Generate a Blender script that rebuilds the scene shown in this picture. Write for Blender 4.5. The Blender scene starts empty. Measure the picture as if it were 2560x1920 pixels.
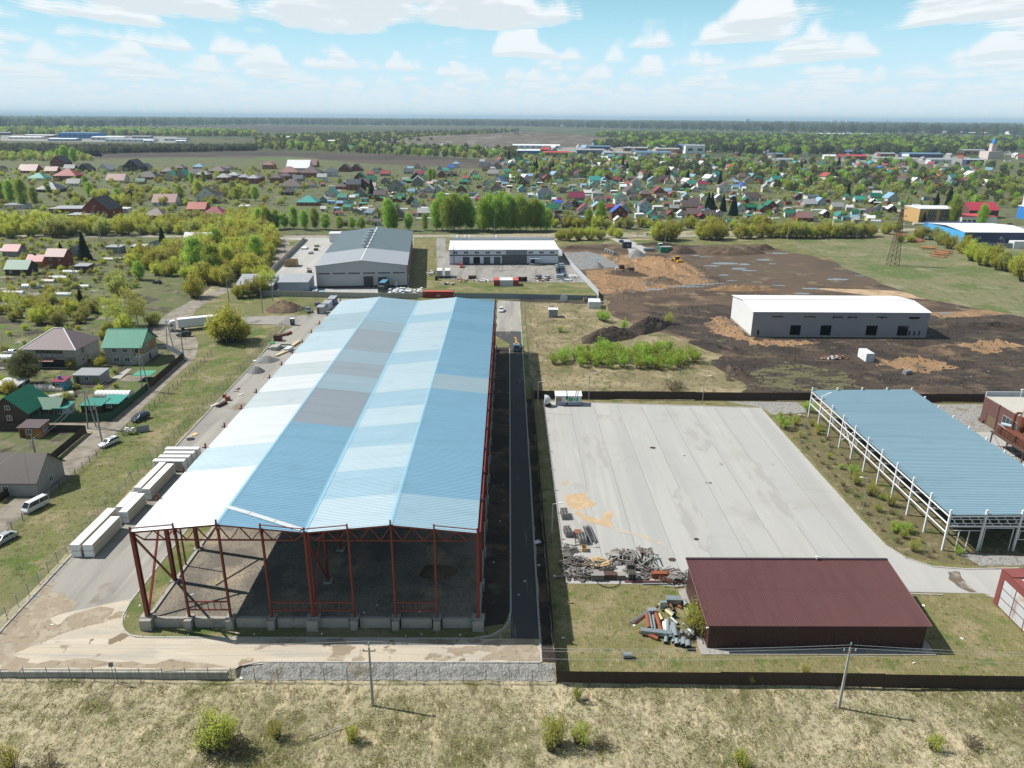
import bpy, math, random
from mathutils import Vector, Matrix, noise as mnoise
from mathutils.geometry import tessellate_polygon
import numpy as np

scene = bpy.context.scene
col = scene.collection
R = math.radians
rnd = random.Random(7)

# ------------------------------------------------------------------ camera
FOC, HORIZON, VANISH, CAM_H = 1850.0, 294.5, 1267.0, 69.0
PITCH = math.atan((960 - HORIZON) / FOC)
YAW = math.atan((1280 - VANISH) * math.cos(PITCH) / FOC)
ROLL = R(0.4)
cp, sp, cyw, syw, crl, srl = (math.cos(PITCH), math.sin(PITCH), math.cos(YAW), math.sin(YAW), math.cos(ROLL), math.sin(ROLL))
FW = Vector((syw * cp, cyw * cp, -sp))
RT0 = Vector((cyw, -syw, 0)); UP0 = Vector((syw * sp, cyw * sp, cp))
RT = RT0 * crl + UP0 * srl
UP = -RT0 * srl + UP0 * crl
cam_data = bpy.data.cameras.new('drone_camera')
cam_data.sensor_width = 36; cam_data.lens = FOC / 2560 * 36
cam_data.clip_start = 1; cam_data.clip_end = 250000
cam = bpy.data.objects.new('drone_camera', cam_data); col.objects.link(cam)
m3 = Matrix((RT, UP, -FW)).transposed()
cam.matrix_world = Matrix.Translation((0, 0, CAM_H)) @ m3.to_4x4()
scene.camera = cam

# ------------------------------------------------------------------ sky, sun, exposure
SUN_DIR = Vector((-0.97, 0.24, 0)).normalized() * math.cos(R(49)) + Vector((0, 0, math.sin(R(49))))
world = bpy.data.worlds.new('World'); scene.world = world; world.use_nodes = True
wt = world.node_tree; wt.nodes.clear()
def wn(t, **k):
    n = wt.nodes.new(t)
    for a, b in k.items(): setattr(n, a, b)
    return n
def wmath(op, a, b=None, c=None, clamp=False):
    n = wn('ShaderNodeMath', operation=op, use_clamp=clamp)
    for i, v in enumerate((a, b, c)):
        if v is None: continue
        if isinstance(v, (int, float)): n.inputs[i].default_value = v
        else: wt.links.new(v, n.inputs[i])
    return n.outputs[0]
def wmix(f, a, b):
    n = wn('ShaderNodeMix', data_type='RGBA')
    for s, v in ((n.inputs[0], f), (n.inputs[6], a), (n.inputs[7], b)):
        if isinstance(v, (int, float)): s.default_value = v
        elif isinstance(v, tuple): s.default_value = (*v, 1)
        else: wt.links.new(v, s)
    return n.outputs[2]
sky = wn('ShaderNodeTexSky', sky_type='NISHITA', sun_disc=False, sun_elevation=R(49),
         sun_rotation=math.atan2(SUN_DIR.x, SUN_DIR.y), altitude=200, air_density=1.0, dust_density=0.5, ozone_density=1.0)
tc = wn('ShaderNodeTexCoord'); sep = wn('ShaderNodeSeparateXYZ')
wt.links.new(tc.outputs['Generated'], sep.inputs[0])
dz = wmath('MAXIMUM', sep.outputs[2], 0.012)
ux = wmath('DIVIDE', sep.outputs[0], dz); uy = wmath('DIVIDE', sep.outputs[1], dz)
def cloud_layer(k, lo, hi):
    s = 1 + 0.030 * k
    cb = wn('ShaderNodeCombineXYZ')
    wt.links.new(wmath('MULTIPLY', ux, s), cb.inputs[0]); wt.links.new(wmath('MULTIPLY', uy, s * 0.5), cb.inputs[1])   # clouds drawn out along the wind
    cb.inputs[2].default_value = 9.7 + 0.018 * k
    nz = wn('ShaderNodeTexNoise'); nz.inputs['Scale'].default_value = 0.85
    nz.inputs['Detail'].default_value = 4.5; nz.inputs['Roughness'].default_value = 0.52
    wt.links.new(cb.outputs[0], nz.inputs['Vector'])
    mr = wn('ShaderNodeMapRange', interpolation_type='SMOOTHSTEP')
    mr.inputs[1].default_value = lo; mr.inputs[2].default_value = hi
    wt.links.new(nz.outputs[0], mr.inputs[0])
    return mr.outputs[0]
base = cloud_layer(0, 0.542, 0.628)
acc = base
for k in range(1, 13):
    acc = wmath('MAXIMUM', acc, cloud_layer(k, 0.536 + 0.0095 * k, 0.602 + 0.0095 * k))
tint = wn('ShaderNodeMix', data_type='RGBA', blend_type='MULTIPLY'); tint.inputs[0].default_value = 1
wt.links.new(sky.outputs[0], tint.inputs[6]); tint.inputs[7].default_value = (0.60, 1.0, 1.0, 1)
def low_air(lo, hi, f):                     # thick low air: brighter toward the horizon
    n = wn('ShaderNodeMapRange', interpolation_type='SMOOTHSTEP'); n.inputs[1].default_value = hi; n.inputs[2].default_value = lo
    wt.links.new(sep.outputs[2], n.inputs[0]); return wmath('MULTIPLY', n.outputs[0], f)
clear = wmix(low_air(0.0, 0.32, 1.0), tint.outputs[2], (8.3, 14.7, 17.8))
under = wmath('MULTIPLY', base, wmath('MULTIPLY_ADD', sep.outputs[2], 0.6, 0.6), clamp=True)   # cloud bases greyed more overhead, shaped to weaken sky light in the shadows
cl_col = wmix(under, (15.8, 16.2, 16.5), (11.0, 12.3, 13.1))
sky_cl = wmix(wmath('MULTIPLY', acc, 0.93), clear, cl_col)
sky_all = wmix(low_air(0.0, 0.13, 0.86), sky_cl, (12.2, 14.2, 15.2))
bg = wn('ShaderNodeBackground'); bg.inputs[1].default_value = 0.05
out = wn('ShaderNodeOutputWorld')
wt.links.new(sky_all, bg.inputs[0]); wt.links.new(bg.outputs[0], out.inputs[0])

sun_data = bpy.data.lights.new('sun', 'SUN'); sun_data.energy = 5.0; sun_data.angle = R(0.55); sun_data.color = (1.0, 0.95, 0.87)
sun = bpy.data.objects.new('sun', sun_data); col.objects.link(sun)
sun.rotation_euler = SUN_DIR.to_track_quat('Z', 'Y').to_euler()

vs = scene.view_settings
vs.view_transform = 'Standard'; vs.look = 'None'; vs.gamma = 1; vs.use_curve_mapping = False
vs.exposure = 0.30
scene.render.engine = 'CYCLES'
scene.cycles.max_bounces = 5; scene.cycles.diffuse_bounces = 1; scene.cycles.glossy_bounces = 2
scene.cycles.transmission_bounces = 3; scene.cycles.transparent_max_bounces = 4; scene.cycles.volume_bounces = 0
scene.cycles.use_denoising = True
scene.cycles.caustics_reflective = False; scene.cycles.caustics_refractive = False

# ------------------------------------------------------------------ survey: where a point of the ground lies
def G(px, py, z=0.0):
    d = FW + RT * ((px - 1280) / FOC) + UP * ((960 - py) / FOC)
    t = (z - CAM_H) / d.z
    return (d.x * t, d.y * t)
def ppm(py):                       # photograph pixels per metre on the ground at that row
    return cp * (py - HORIZON) / CAM_H

# ------------------------------------------------------------------ materials
MATS = {}
def _new(name):
    m = bpy.data.materials.new(name); m.use_nodes = True
    nt = m.node_tree; b = nt.nodes['Principled BSDF']
    return m, nt, b
def _noise(nt, vec, scale, detail=3, stretch=None, rough=0.55, rot=0):
    if stretch or rot:
        mp = nt.nodes.new('ShaderNodeMapping'); mp.inputs['Scale'].default_value = stretch or (1, 1, 1)
        mp.inputs['Rotation'].default_value = (0, 0, rot)
        nt.links.new(vec, mp.inputs[0]); vec = mp.outputs[0]
    n = nt.nodes.new('ShaderNodeTexNoise'); n.inputs['Scale'].default_value = scale
    n.inputs['Detail'].default_value = detail; n.inputs['Roughness'].default_value = rough
    nt.links.new(vec, n.inputs['Vector']); return n.outputs[0]
def _mix(nt, f, a, b, blend='MIX'):
    n = nt.nodes.new('ShaderNodeMix'); n.data_type = 'RGBA'; n.blend_type = blend
    for s, v in ((n.inputs[0], f), (n.inputs[6], a), (n.inputs[7], b)):
        if isinstance(v, (int, float)): s.default_value = v
        elif isinstance(v, tuple): s.default_value = (*v[:3], 1)
        else: nt.links.new(v, s)
    return n.outputs[2]
def _range(nt, v, lo, hi, a=0, b=1):
    n = nt.nodes.new('ShaderNodeMapRange'); n.interpolation_type = 'SMOOTHSTEP'
    for i, x in enumerate((lo, hi, a, b)): n.inputs[i + 1].default_value = x
    nt.links.new(v, n.inputs[0]); return n.outputs[0]
def LM(name, base, layers=(), rough=0.9, bump=0, bscale=3, space='POS', metal=0, spec=0.3, rand=0, wet=None):
    """base colour plus noise layers (colour, scale, lo, hi, stretch, detail, rot)"""
    if name in MATS: return MATS[name]
    m, nt, b = _new(name); MATS[name] = m
    if space == 'POS': vec = nt.nodes.new('ShaderNodeNewGeometry').outputs['Position']
    else: vec = nt.nodes.new('ShaderNodeTexCoord').outputs['Object']
    c = base; fac = None
    for L in layers:
        cl, sc, lo, hi = L[:4]
        f = _range(nt, _noise(nt, vec, sc, L[5] if len(L) > 5 else 3, L[4] if len(L) > 4 else None, rot=L[6] if len(L) > 6 else 0), lo, hi)
        c = _mix(nt, f, c, cl); fac = f
    if rand:
        oi = nt.nodes.new('ShaderNodeObjectInfo')
        hs = nt.nodes.new('ShaderNodeHueSaturation')
        nt.links.new(_range(nt, oi.outputs['Random'], 0, 1, 1 - rand, 1 + rand), hs.inputs['Value'])
        nt.links.new(_range(nt, oi.outputs['Random'], 0, 1, 0.5 - rand * .06, 0.5 + rand * .06), hs.inputs['Hue'])
        if isinstance(c, tuple): hs.inputs['Color'].default_value = (*c, 1)
        else: nt.links.new(c, hs.inputs['Color'])
        c = hs.outputs[0]
    if isinstance(c, tuple): b.inputs['Base Color'].default_value = (*c, 1)
    else: nt.links.new(c, b.inputs['Base Color'])
    b.inputs['Roughness'].default_value = rough; b.inputs['Metallic'].default_value = metal
    b.inputs['Specular IOR Level'].default_value = spec
    if wet is not None and fac is not None: nt.links.new(_range(nt, fac, 0, 1, rough, wet), b.inputs['Roughness'])
    if bump:
        bn = nt.nodes.new('ShaderNodeBump'); bn.inputs['Strength'].default_value = bump; bn.inputs['Distance'].default_value = 0.3
        nt.links.new(_noise(nt, vec, bscale, 4), bn.inputs['Height']); nt.links.new(bn.outputs[0], b.inputs['Normal'])
    return m
def C(name, c, rough=0.6, var=0.12, scale=0.6, metal=0, spec=0.4, rand=0, bump=0, bscale=4):
    """plain painted or raw surface with uneven wear"""
    d = tuple(x * (1 - 1.6 * var) for x in c); e = tuple(min(1, x * (1 + var)) for x in c)
    return LM(name, c, ((d, scale, 0.52, 0.75), (e, scale * 3.1, 0.5, 0.8)), rough, bump, bscale, 'OBJ', metal, spec, rand)
def leafmat(name, c, c2, trans=0.6):
    if name in MATS: return MATS[name]
    m, nt, b = _new(name); MATS[name] = m
    g = nt.nodes.new('ShaderNodeNewGeometry'); oi = nt.nodes.new('ShaderNodeObjectInfo')
    f = _range(nt, g.outputs['Random Per Island'], 0, 1)
    cc = _mix(nt, f, c, c2)
    hs = nt.nodes.new('ShaderNodeHueSaturation')
    nt.links.new(_range(nt, oi.outputs['Random'], 0, 1, 0.8, 1.2), hs.inputs['Value'])
    nt.links.new(_range(nt, oi.outputs['Random'], 0, 1, 0.482, 0.518), hs.inputs['Hue'])
    nt.links.new(cc, hs.inputs['Color'])
    nt.links.new(hs.outputs[0], b.inputs['Base Color']); b.inputs['Roughness'].default_value = 0.6
    b.inputs['Specular IOR Level'].default_value = 0.15
    tr = nt.nodes.new('ShaderNodeBsdfTranslucent'); nt.links.new(hs.outputs[0], tr.inputs[0])
    mx = nt.nodes.new('ShaderNodeMixShader'); mx.inputs[0].default_value = trans
    nt.links.new(b.outputs[0], mx.inputs[1]); nt.links.new(tr.outputs[0], mx.inputs[2])
    nt.links.new(mx.outputs[0], nt.nodes['Material Output'].inputs[0])
    return m

# ------------------------------------------------------------------ mesh helpers
class MB:
    def __init__(s): s.v = []; s.f = []
    def add(s, vs, fs):
        n = len(s.v); s.v += [tuple(p) for p in vs]; s.f += [tuple(i + n for i in q) for q in fs]; return s
    def box(s, x0, y0, z0, x1, y1, z1):
        return s.add([(x0, y0, z0), (x1, y0, z0), (x1, y1, z0), (x0, y1, z0), (x0, y0, z1), (x1, y0, z1), (x1, y1, z1), (x0, y1, z1)],
                     [(3, 2, 1, 0), (4, 5, 6, 7), (0, 1, 5, 4), (1, 2, 6, 5), (2, 3, 7, 6), (3, 0, 4, 7)])
    def cbox(s, c, d, rz=0, tilt=0):
        m = Matrix.Translation(c) @ Matrix.Rotation(rz, 4, 'Z') @ Matrix.Rotation(tilt, 4, 'Y')
        t = MB().box(-d[0] / 2, -d[1] / 2, -d[2] / 2, d[0] / 2, d[1] / 2, d[2] / 2)
        return s.add([m @ Vector(p) for p in t.v], t.f)
    def bar(s, p, q, w, h=None, r2=None):
        p, q = Vector(p), Vector(q); h = h or w; d = (q - p)
        if d.length < 1e-6: return s
        d.normalize(); u = d.cross(Vector((0, 0, 1)))
        if u.length < 1e-3: u = Vector((1, 0, 0))
        u.normalize(); k = u.cross(d)
        k2 = r2 if r2 else 1
        a = [p + u * i * w / 2 + k * j * h / 2 for i, j in ((-1, -1), (1, -1), (1, 1), (-1, 1))]
        b = [q + (u * i * w / 2 + k * j * h / 2) * k2 for i, j in ((-1, -1), (1, -1), (1, 1), (-1, 1))]
        return s.add(a + b, [(3, 2, 1, 0), (4, 5, 6, 7), (0, 1, 5, 4), (1, 2, 6, 5), (2, 3, 7, 6), (3, 0, 4, 7)])
    def cyl(s, p, q, r, n=8, r2=None, cap=True):
        p, q = Vector(p), Vector(q); d = (q - p).normalized(); r2 = r if r2 is None else r2
        u = d.cross(Vector((0, 0, 1)))
        if u.length < 1e-3: u = Vector((1, 0, 0))
        u.normalize(); k = u.cross(d)
        ring = [(math.cos(6.28319 * i / n), math.sin(6.28319 * i / n)) for i in range(n)]
        a = [p + (u * x + k * y) * r for x, y in ring]; b = [q + (u * x + k * y) * r2 for x, y in ring]
        fs = [(i, (i + 1) % n, n + (i + 1) % n, n + i) for i in range(n)]
        if cap: fs += [tuple(range(n - 1, -1, -1)), tuple(range(n, 2 * n))]
        return s.add(a + b, fs)
    def prism(s, pts, y0, y1, axis='y'):
        """outline in (x, z) drawn out along y, or in (y, z) along x, or (x, y) along z"""
        n = len(pts)
        if axis == 'y': f = lambda p, t: (p[0], t, p[1])
        elif axis == 'x': f = lambda p, t: (t, p[0], p[1])
        else: f = lambda p, t: (p[0], p[1], t)
        vs = [f(p, y0) for p in pts] + [f(p, y1) for p in pts]
        return s.add(vs, [tuple(range(n)), tuple(range(2 * n - 1, n - 1, -1))] + [(i, n + i, n + (i + 1) % n, (i + 1) % n) for i in range(n)])
    def quad(s, a, b, c, d): return s.add([a, b, c, d], [(0, 1, 2, 3)])
    def mesh(s, name, m=None, smooth=False):
        me = bpy.data.meshes.new(name); me.from_pydata(s.v, [], s.f); me.update()
        if m: me.materials.append(m)
        if smooth: me.shade_smooth()
        return me
    def build(s, name, m, parent=None, loc=None, rz=0, smooth=False):
        return put(name, s.mesh(name, m, smooth), parent, loc, rz)
def put(name, me, parent=None, loc=None, rz=0, m=None):
    o = bpy.data.objects.new(name, me); col.objects.link(o)
    if parent: o.parent = parent
    if loc: o.location = loc
    if rz: o.rotation_euler = (0, 0, rz)
    if m: o.material_slots[0].link = 'OBJECT'; o.material_slots[0].material = m
    return o
def tag(o, label=None, cat=None, group=None, kind=None):
    if label: o['label'] = label
    if cat: o['category'] = cat
    if group: o['group'] = group
    if kind: o['kind'] = kind
    return o
def thing(name, label, cat, loc=(0, 0, 0), rz=0, group=None):
    o = bpy.data.objects.new(name, None); col.objects.link(o); o.empty_display_size = 0.5
    o.location = loc if len(loc) == 3 else (*loc, 0); o.rotation_euler = (0, 0, rz)
    return tag(o, label, cat, group)
KIDS = {}
def copy_tree(src, loc=None, rz=None, label=None, parent=None, scale=None):
    c = src.copy(); col.objects.link(c); c.parent = parent
    if loc is not None: c.location = loc
    if rz is not None: c.rotation_euler = (0, 0, rz)
    if label: c['label'] = label
    if scale is not None: c.scale = scale if isinstance(scale, tuple) else (scale,) * 3
    if src.name not in KIDS: KIDS[src.name] = list(src.children)
    for ch in KIDS[src.name]: copy_tree(ch, parent=c)
    return c
def ordinal(n): return ['first', 'second', 'third', 'fourth', 'fifth', 'sixth', 'seventh', 'eighth', 'ninth', 'tenth', 'eleventh', 'twelfth', 'thirteenth', 'fourteenth', 'fifteenth', 'sixteenth', 'seventeenth', 'eighteenth', 'nineteenth', 'twentieth'][n] if n < 20 else '%dth' % (n + 1)

def outline(pts, seg=4.0, jit=0.6, seed=0, closed=True):
    r = random.Random(seed); o = []
    n = len(pts)
    for i in range(n if closed else n - 1):
        a = Vector(pts[i]).to_2d(); b = Vector(pts[(i + 1) % n]).to_2d()
        k = max(1, int((b - a).length / seg)); nn = Vector((-(b - a).y, (b - a).x))
        if nn.length: nn.normalize()
        for j in range(k):
            p = a.lerp(b, j / k)
            if jit: p = p + nn * jit * (mnoise.noise(Vector((p.x * .13 / max(seg, .5) * 4, p.y * .13 / max(seg, .5) * 4, seed * 3.1))) * 1.6 + r.uniform(-.4, .4))
            o.append((p.x, p.y))
    if not closed: o.append(tuple(pts[-1]))
    return o
PATCH_N = [0]
def patch(name, pts, m, z=0.02, jit=0.0, seg=3.0, px=True, kind='structure', label=None, cat=None, parent=None):
    if px: pts = [G(*p) for p in pts]
    PATCH_N[0] += 1
    if jit: pts = outline(pts, seg, jit, PATCH_N[0])
    tri = tessellate_polygon([[Vector((p[0], p[1], 0)) for p in pts]])
    me = bpy.data.meshes.new(name)
    fs = []
    for a, b, c in tri:
        A, B, Cc = pts[a], pts[b], pts[c]
        if (B[0] - A[0]) * (Cc[1] - A[1]) - (B[1] - A[1]) * (Cc[0] - A[0]) < 0: b, c = c, b
        fs.append((a, b, c))
    me.from_pydata([(p[0], p[1], z) for p in pts], [], fs); me.update(); me.materials.append(m)
    return tag(put(name, me, parent), label, cat, None, kind)
def strip(pts, w):
    """polygon along a line of ground points"""
    L, Rr = [], []
    P = [Vector(p).to_2d() for p in pts]
    for i, p in enumerate(P):
        d = (P[min(i + 1, len(P) - 1)] - P[max(i - 1, 0)]); d.normalize(); n = Vector((-d.y, d.x))
        ww = w[i] if isinstance(w, (list, tuple)) else w
        L.append(tuple(p + n * ww / 2)); Rr.append(tuple(p - n * ww / 2))
    return L + Rr[::-1]
def kerb(name, pts, label, m, w=0.25, h=0.15, z=0.0, px=False):
    """kerb of separate stones along a line"""
    if px: pts = [G(*p) for p in pts]
    root = thing(name, label, 'kerb')
    mb = MB()
    for a, b in zip(pts[:-1], pts[1:]):
        a, b = Vector(a).to_2d(), Vector(b).to_2d(); L = (b - a).length; k = max(1, round(L / 3.0)); d = (b - a) / k
        for i in range(k):
            p, q = a + d * (i + .012), a + d * (i + .988)
            mb.bar((p.x, p.y, z + h / 2), (q.x, q.y, z + h / 2), w, h)
    o = mb.build('kerb_stone', m, root); o['kind'] = 'stuff'
    return root
def heap(name, label, cat, pts_xy, hh, m, n=26, rough=.25, group=None, seed=1, power=1.0):
    """heap of loose material over an oval (cx, cy, rx, ry, rot)"""
    cx, cy, rx, ry, rot = pts_xy; vs = []; fs = []
    for j in range(n + 1):
        t = j / n
        for i in range(n * 2):
            a = math.pi * i / n
            e = 1 + .22 * mnoise.noise(Vector((math.cos(a) * 1.7, math.sin(a) * 1.7, seed)))
            x = math.cos(a) * rx * t * e; y = math.sin(a) * ry * t * e
            z = hh * max(0, (1 - t ** 1.3)) ** power
            z += rough * (1 - t * .8) * (mnoise.noise(Vector((x * .6, y * .6, seed * 2.3))) + .6 * mnoise.noise(Vector((x * 1.7, y * 1.7, seed)))) if t < 1 else -.15 - z
            vs.append((x, y, z))
    w = 2 * n
    for j in range(n):
        for i in range(w): fs.append((j * w + i, (j + 1) * w + i, (j + 1) * w + (i + 1) % w, j * w + (i + 1) % w))
    mb = MB().add(vs, fs)
    return tag(mb.build(name, m, None, (cx, cy, 0), rot), label, cat, group)
# ------------------------------------------------------------------ ground materials
STRAW = (0.395, 0.355, 0.235); STRAW2 = (0.300, 0.272, 0.172); OLIVE = (0.120, 0.122, 0.042); GREEN = (0.085, 0.125, 0.025)
m_ground = LM('dry_meadow', STRAW2, (
    (STRAW, .11, .40, .60, None, 4), ((.150, .145, .062), .055, .47, .62, None, 5), ((.48, .405, .265), .5, .50, .72, (1, .45, 1), 5, .5),
    (OLIVE, .21, .53, .70, None, 5), ((.17, .13, .08), 1.5, .52, .70, (1, .35, 1), 4, -.4), ((.50, .43, .29), 2.6, .55, .75, (1, .3, 1), 4, .8),
    ((.060, .052, .030), .9, .66, .76, None, 3)), .95, .7, 3.2)
m_lawn = LM('grass_lawn', (.175, .160, .070), (
    ((.26, .215, .12), .22, .48, .66, None, 5), (GREEN, .34, .54, .70, None, 5), ((.085, .12, .028), 1.1, .56, .74, None, 4),
    ((.30, .25, .15), 1.9, .56, .74, (1, .4, 1), 4, .6), ((.11, .10, .05), 2.7, .58, .75)), .95, .6, 3.5)
m_green = LM('green_grass', (.150, .150, .060), (((.085, .125, .028), .10, .50, .64, None, 5), ((.25, .21, .12), .13, .50, .66, None, 5),
    ((.055, .08, .02), .9, .56, .75), ((.26, .22, .12), 1.3, .60, .75, None, 4)), .95, .6, 3)
m_garden = LM('garden_ground', (.110, .120, .052), (((.068, .055, .042), .06, .55, .64, None, 4), ((.085, .125, .032), .085, .50, .62, None, 5),
    ((.17, .148, .105), .19, .54, .68, None, 4), ((.05, .042, .032), .3, .58, .68, (1, .3, 1), 3, .15), ((.20, .19, .17), .45, .66, .76)), .95, .5, 1.5)
m_far = LM('far_country', (.070, .082, .030), (((.045, .058, .022), .004, .45, .60, None, 5), ((.10, .10, .045), .0016, .50, .62, None, 5),
    ((.05, .042, .032), .0009, .58, .64, None, 3), ((.030, .045, .018), .012, .52, .65, None, 4)), .95)
m_concrete = LM('concrete_paving', (.385, .38, .365), (((.36, .36, .35), .22, .45, .60, (1, .03, 1), 3), ((.405, .40, .385), .30, .5, .66, (1, .04, 1), 3, .02),
    ((.345, .335, .315), .05, .52, .70, None, 5), ((.41, .405, .39), .9, .54, .72, (1, .08, 1), 3), ((.27, .26, .245), .5, .70, .76, (1, .5, 1), 4)), .85)
m_roadpale = LM('sandy_road', (.475, .415, .330), (((.40, .365, .31), .35, .45, .62, (.25, 1, 1), 4), ((.27, .215, .155), .16, .585, .625, None, 5),
    ((.52, .465, .385), .5, .52, .68, (.2, 1, 1), 3), ((.20, .155, .11), .23, .655, .675, None, 4)), .9, .2, 2)
m_asphalt = LM('worn_asphalt', (.270, .258, .240), (((.20, .195, .185), .25, .46, .66, (1, .15, 1), 4), ((.32, .30, .27), .5, .54, .72, (1, .12, 1), 3),
    ((.16, .145, .125), .12, .57, .70, None, 5)), .9, .15, 3)
m_apron = LM('grey_apron', (.305, .290, .265), (((.245, .235, .22), .28, .45, .64, (1, .10, 1), 4), ((.36, .34, .305), .4, .52, .70, (1, .08, 1), 3),
    ((.20, .165, .125), .10, .60, .70, None, 5)), .9, .15, 3)
m_dark_asphalt = LM('dark_asphalt', (.060, .060, .061), (((.06, .06, .062), .3, .45, .65, (1, .1, 1), 4), ((.15, .145, .135), .8, .58, .72, (1, .08, 1), 4)), .85, .15, 3)
m_track = LM('dirt_road', (.255, .228, .190), (((.185, .162, .132), .3, .46, .62, None, 4), ((.32, .295, .255), .2, .53, .68, None, 5),
    ((.14, .12, .09), .5, .60, .72, None, 4)), .95, .4, 2)
m_mud = LM('dark_soil', (.062, .046, .036), (((.036, .028, .024), .07, .46, .58, None, 5), ((.115, .082, .055), .09, .55, .66, (1, 1.6, 1), 5),
    ((.030, .024, .021), .45, .52, .68, (.5, 1, 1), 4, .3), ((.095, .090, .045), .16, .62, .70, None, 5), ((.16, .12, .08), .6, .64, .74, None, 4)), .95, 1.0, .9)
m_brown = LM('brown_soil', (.108, .074, .050), (((.066, .046, .034), .06, .46, .60, None, 5), ((.205, .145, .088), .11, .54, .68, None, 5),
    ((.065, .050, .040), .3, .56, .70, (.4, 1, 1), 4, .4), ((.24, .21, .18), .35, .66, .74, None, 3)), .92, .8, 1)
m_sand = LM('orange_sand', (.265, .165, .090), (((.25, .150, .078), .14, .45, .62, None, 5), ((.13, .092, .062), .12, .50, .64, (1, .6, 1), 5, .5),
    ((.40, .27, .15), .5, .56, .74, (1, .3, 1), 4, .5)), .95, .9, 1)
m_sandstain = LM('sand_spill', (.45, .32, .19), (((.52, .39, .25), .5, .45, .7), ((.40, .35, .28), 1.2, .5, .7)), .95)
m_gravel = LM('pale_gravel', (.30, .295, .28), (((.20, .195, .185), 1.2, .48, .6, None, 4), ((.38, .375, .36), 3.0, .54, .66, None, 3), ((.22, .18, .13), .22, .60, .72, None, 4)), .95, 1.0, 3)
m_grey_gravel = LM('grey_gravel', (.215, .215, .215), (((.16, .16, .165), .4, .45, .62, None, 5), ((.27, .265, .26), 1.4, .52, .7, None, 4)), .95, .5, 2)
m_floor = LM('compacted_crushed_stone', (.235, .205, .165), (((.155, .140, .118), .18, .45, .60, None, 5), ((.33, .275, .20), .13, .55, .68, None, 5), ((.11, .10, .085), 3.2, .52, .68, None, 4)), .95, .6, 3)
m_plough = LM('ploughed_field', (.058, .046, .038), (((.040, .032, .028), .02, .45, .6, (1, .1, 1), 4), ((.10, .078, .058), .012, .52, .64, (.25, 1, 1), 5, .1)), .95)
m_stubble = LM('stubble_field', (.085, .066, .050), (((.075, .058, .046), .02, .45, .6, (.15, 1, 1), 4), ((.15, .12, .085), .03, .55, .68, (.1, 1, 1), 4)), .95)
m_crop = LM('young_crop', (.075, .135, .030), (((.10, .15, .045), .02, .45, .65, None, 4),), .95)
m_puddle = LM('puddle_water', (.20, .195, .185), (), .08, spec=.6)
m_meadow = LM('green_meadow', (.170, .165, .085), (((.10, .135, .042), .035, .46, .60, None, 5), ((.23, .21, .13), .06, .53, .68, None, 5), ((.09, .115, .04), .4, .52, .68, (1, .4, 1), 4, .4), ((.25, .225, .15), .9, .56, .72, (1, .3, 1), 4, .3)), .95, .6, 2)
m_damp = LM('damp_sand', (.300, .245, .180), (((.36, .31, .24), .5, .48, .62, None, 5), ((.22, .175, .125), 1.1, .55, .7, None, 4)), .9, .3, 2)
m_kerb = C('kerb_concrete', (.40, .385, .36), .9, .2, 1.2)
m_conc = C('cast_concrete', (.33, .315, .285), .9, .22, .7, bump=.3)

# ------------------------------------------------------------------ the ground sheet, out to the horizon
def hz_ground(x, y):
    def ss(a, b, v):
        t = min(1, max(0, (v - a) / (b - a))); return t * t * (3 - 2 * t)
    low = -1.1 + .4 * ss(6.4, 7.4, x)
    if x < -35.8: s = ss(79.35, 79.2, y)
    elif x < 6.7: s = ss(80.9, 78.6, y)
    else: s = ss(78.0, 77.2, y)
    z = low * s
    if s > .5 and y > 25: z += .16 * mnoise.noise(Vector((x * .35, y * .35, 2.2))) + .30 * mnoise.noise(Vector((x * .07, y * .07, 9.1)))
    return z
def lines(a, b, step, far_a, far_b, g=1.28):
    L = list(np.arange(a, b + .001, step)); s = step
    while L[-1] < far_b: s *= g; L.append(min(far_b, L[-1] + s))
    s = step; F = []; p = a
    while p > far_a: s *= g; p = max(far_a, p - s); F.append(p)
    return F[::-1] + L
gx = sorted(set(lines(-76, 82, 1.0, -46000, 46000)) | {-35.9, -35.7, 6.5, 6.8, 7.3})
gy = sorted(set(lines(46, 86, 1.0, -3000, 46000)) | {79.1, 79.2, 79.35, 79.5, 77.2, 77.6, 78.6, 80.9, 80.4})
vs_, fs_ = [], []
for y in gy:
    for x in gx:
        vs_.append((x, y, hz_ground(x, y) if (-80 < x < 90 and 30 < y < 90) else (-1.1 if (y < 79.3 and x < 6.5) else (-.7 if y < 77.5 else 0.0))))
W_ = len(gx)
for j in range(len(gy) - 1):
    for i in range(W_ - 1): fs_.append((j * W_ + i, j * W_ + i + 1, (j + 1) * W_ + i + 1, (j + 1) * W_ + i))
g = MB().add(vs_, fs_).build('ground', m_ground, smooth=True); tag(g, 'dry straw coloured meadow and open ground under everything', 'ground', kind='structure')

# ------------------------------------------------------------------ ground cover, far to near (each sheet a little above the one below)
def W(name, pts, m, z, jit=0, seg=3): return patch(name, pts, m, z, jit, seg, px=False)
W('far_country', [(-45000, 640), (45000, 640), (45000, 45000), (-45000, 45000)], m_far, .004)
W('village_ground', [(-900, 95), (-97, 95), (-97, 215), (-124, 255), (-124, 300), (-140, 455), (370, 520), (2000, 620), (2000, 1500), (-1700, 1500), (-1700, 95)], m_garden, .012, 2, 20)
W('rough_ground', [(-73.5, 76.9), (-97, 95), (-95, 190), (-100, 215), (-126, 250), (-122, 320), (-135, 440), (-60, 450), (60, 447), (260, 480), (420, 470), (420, 150), (130, 150), (75, 180), (5, 180), (-75, 180)], m_green, .016, 1, 6)
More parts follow.
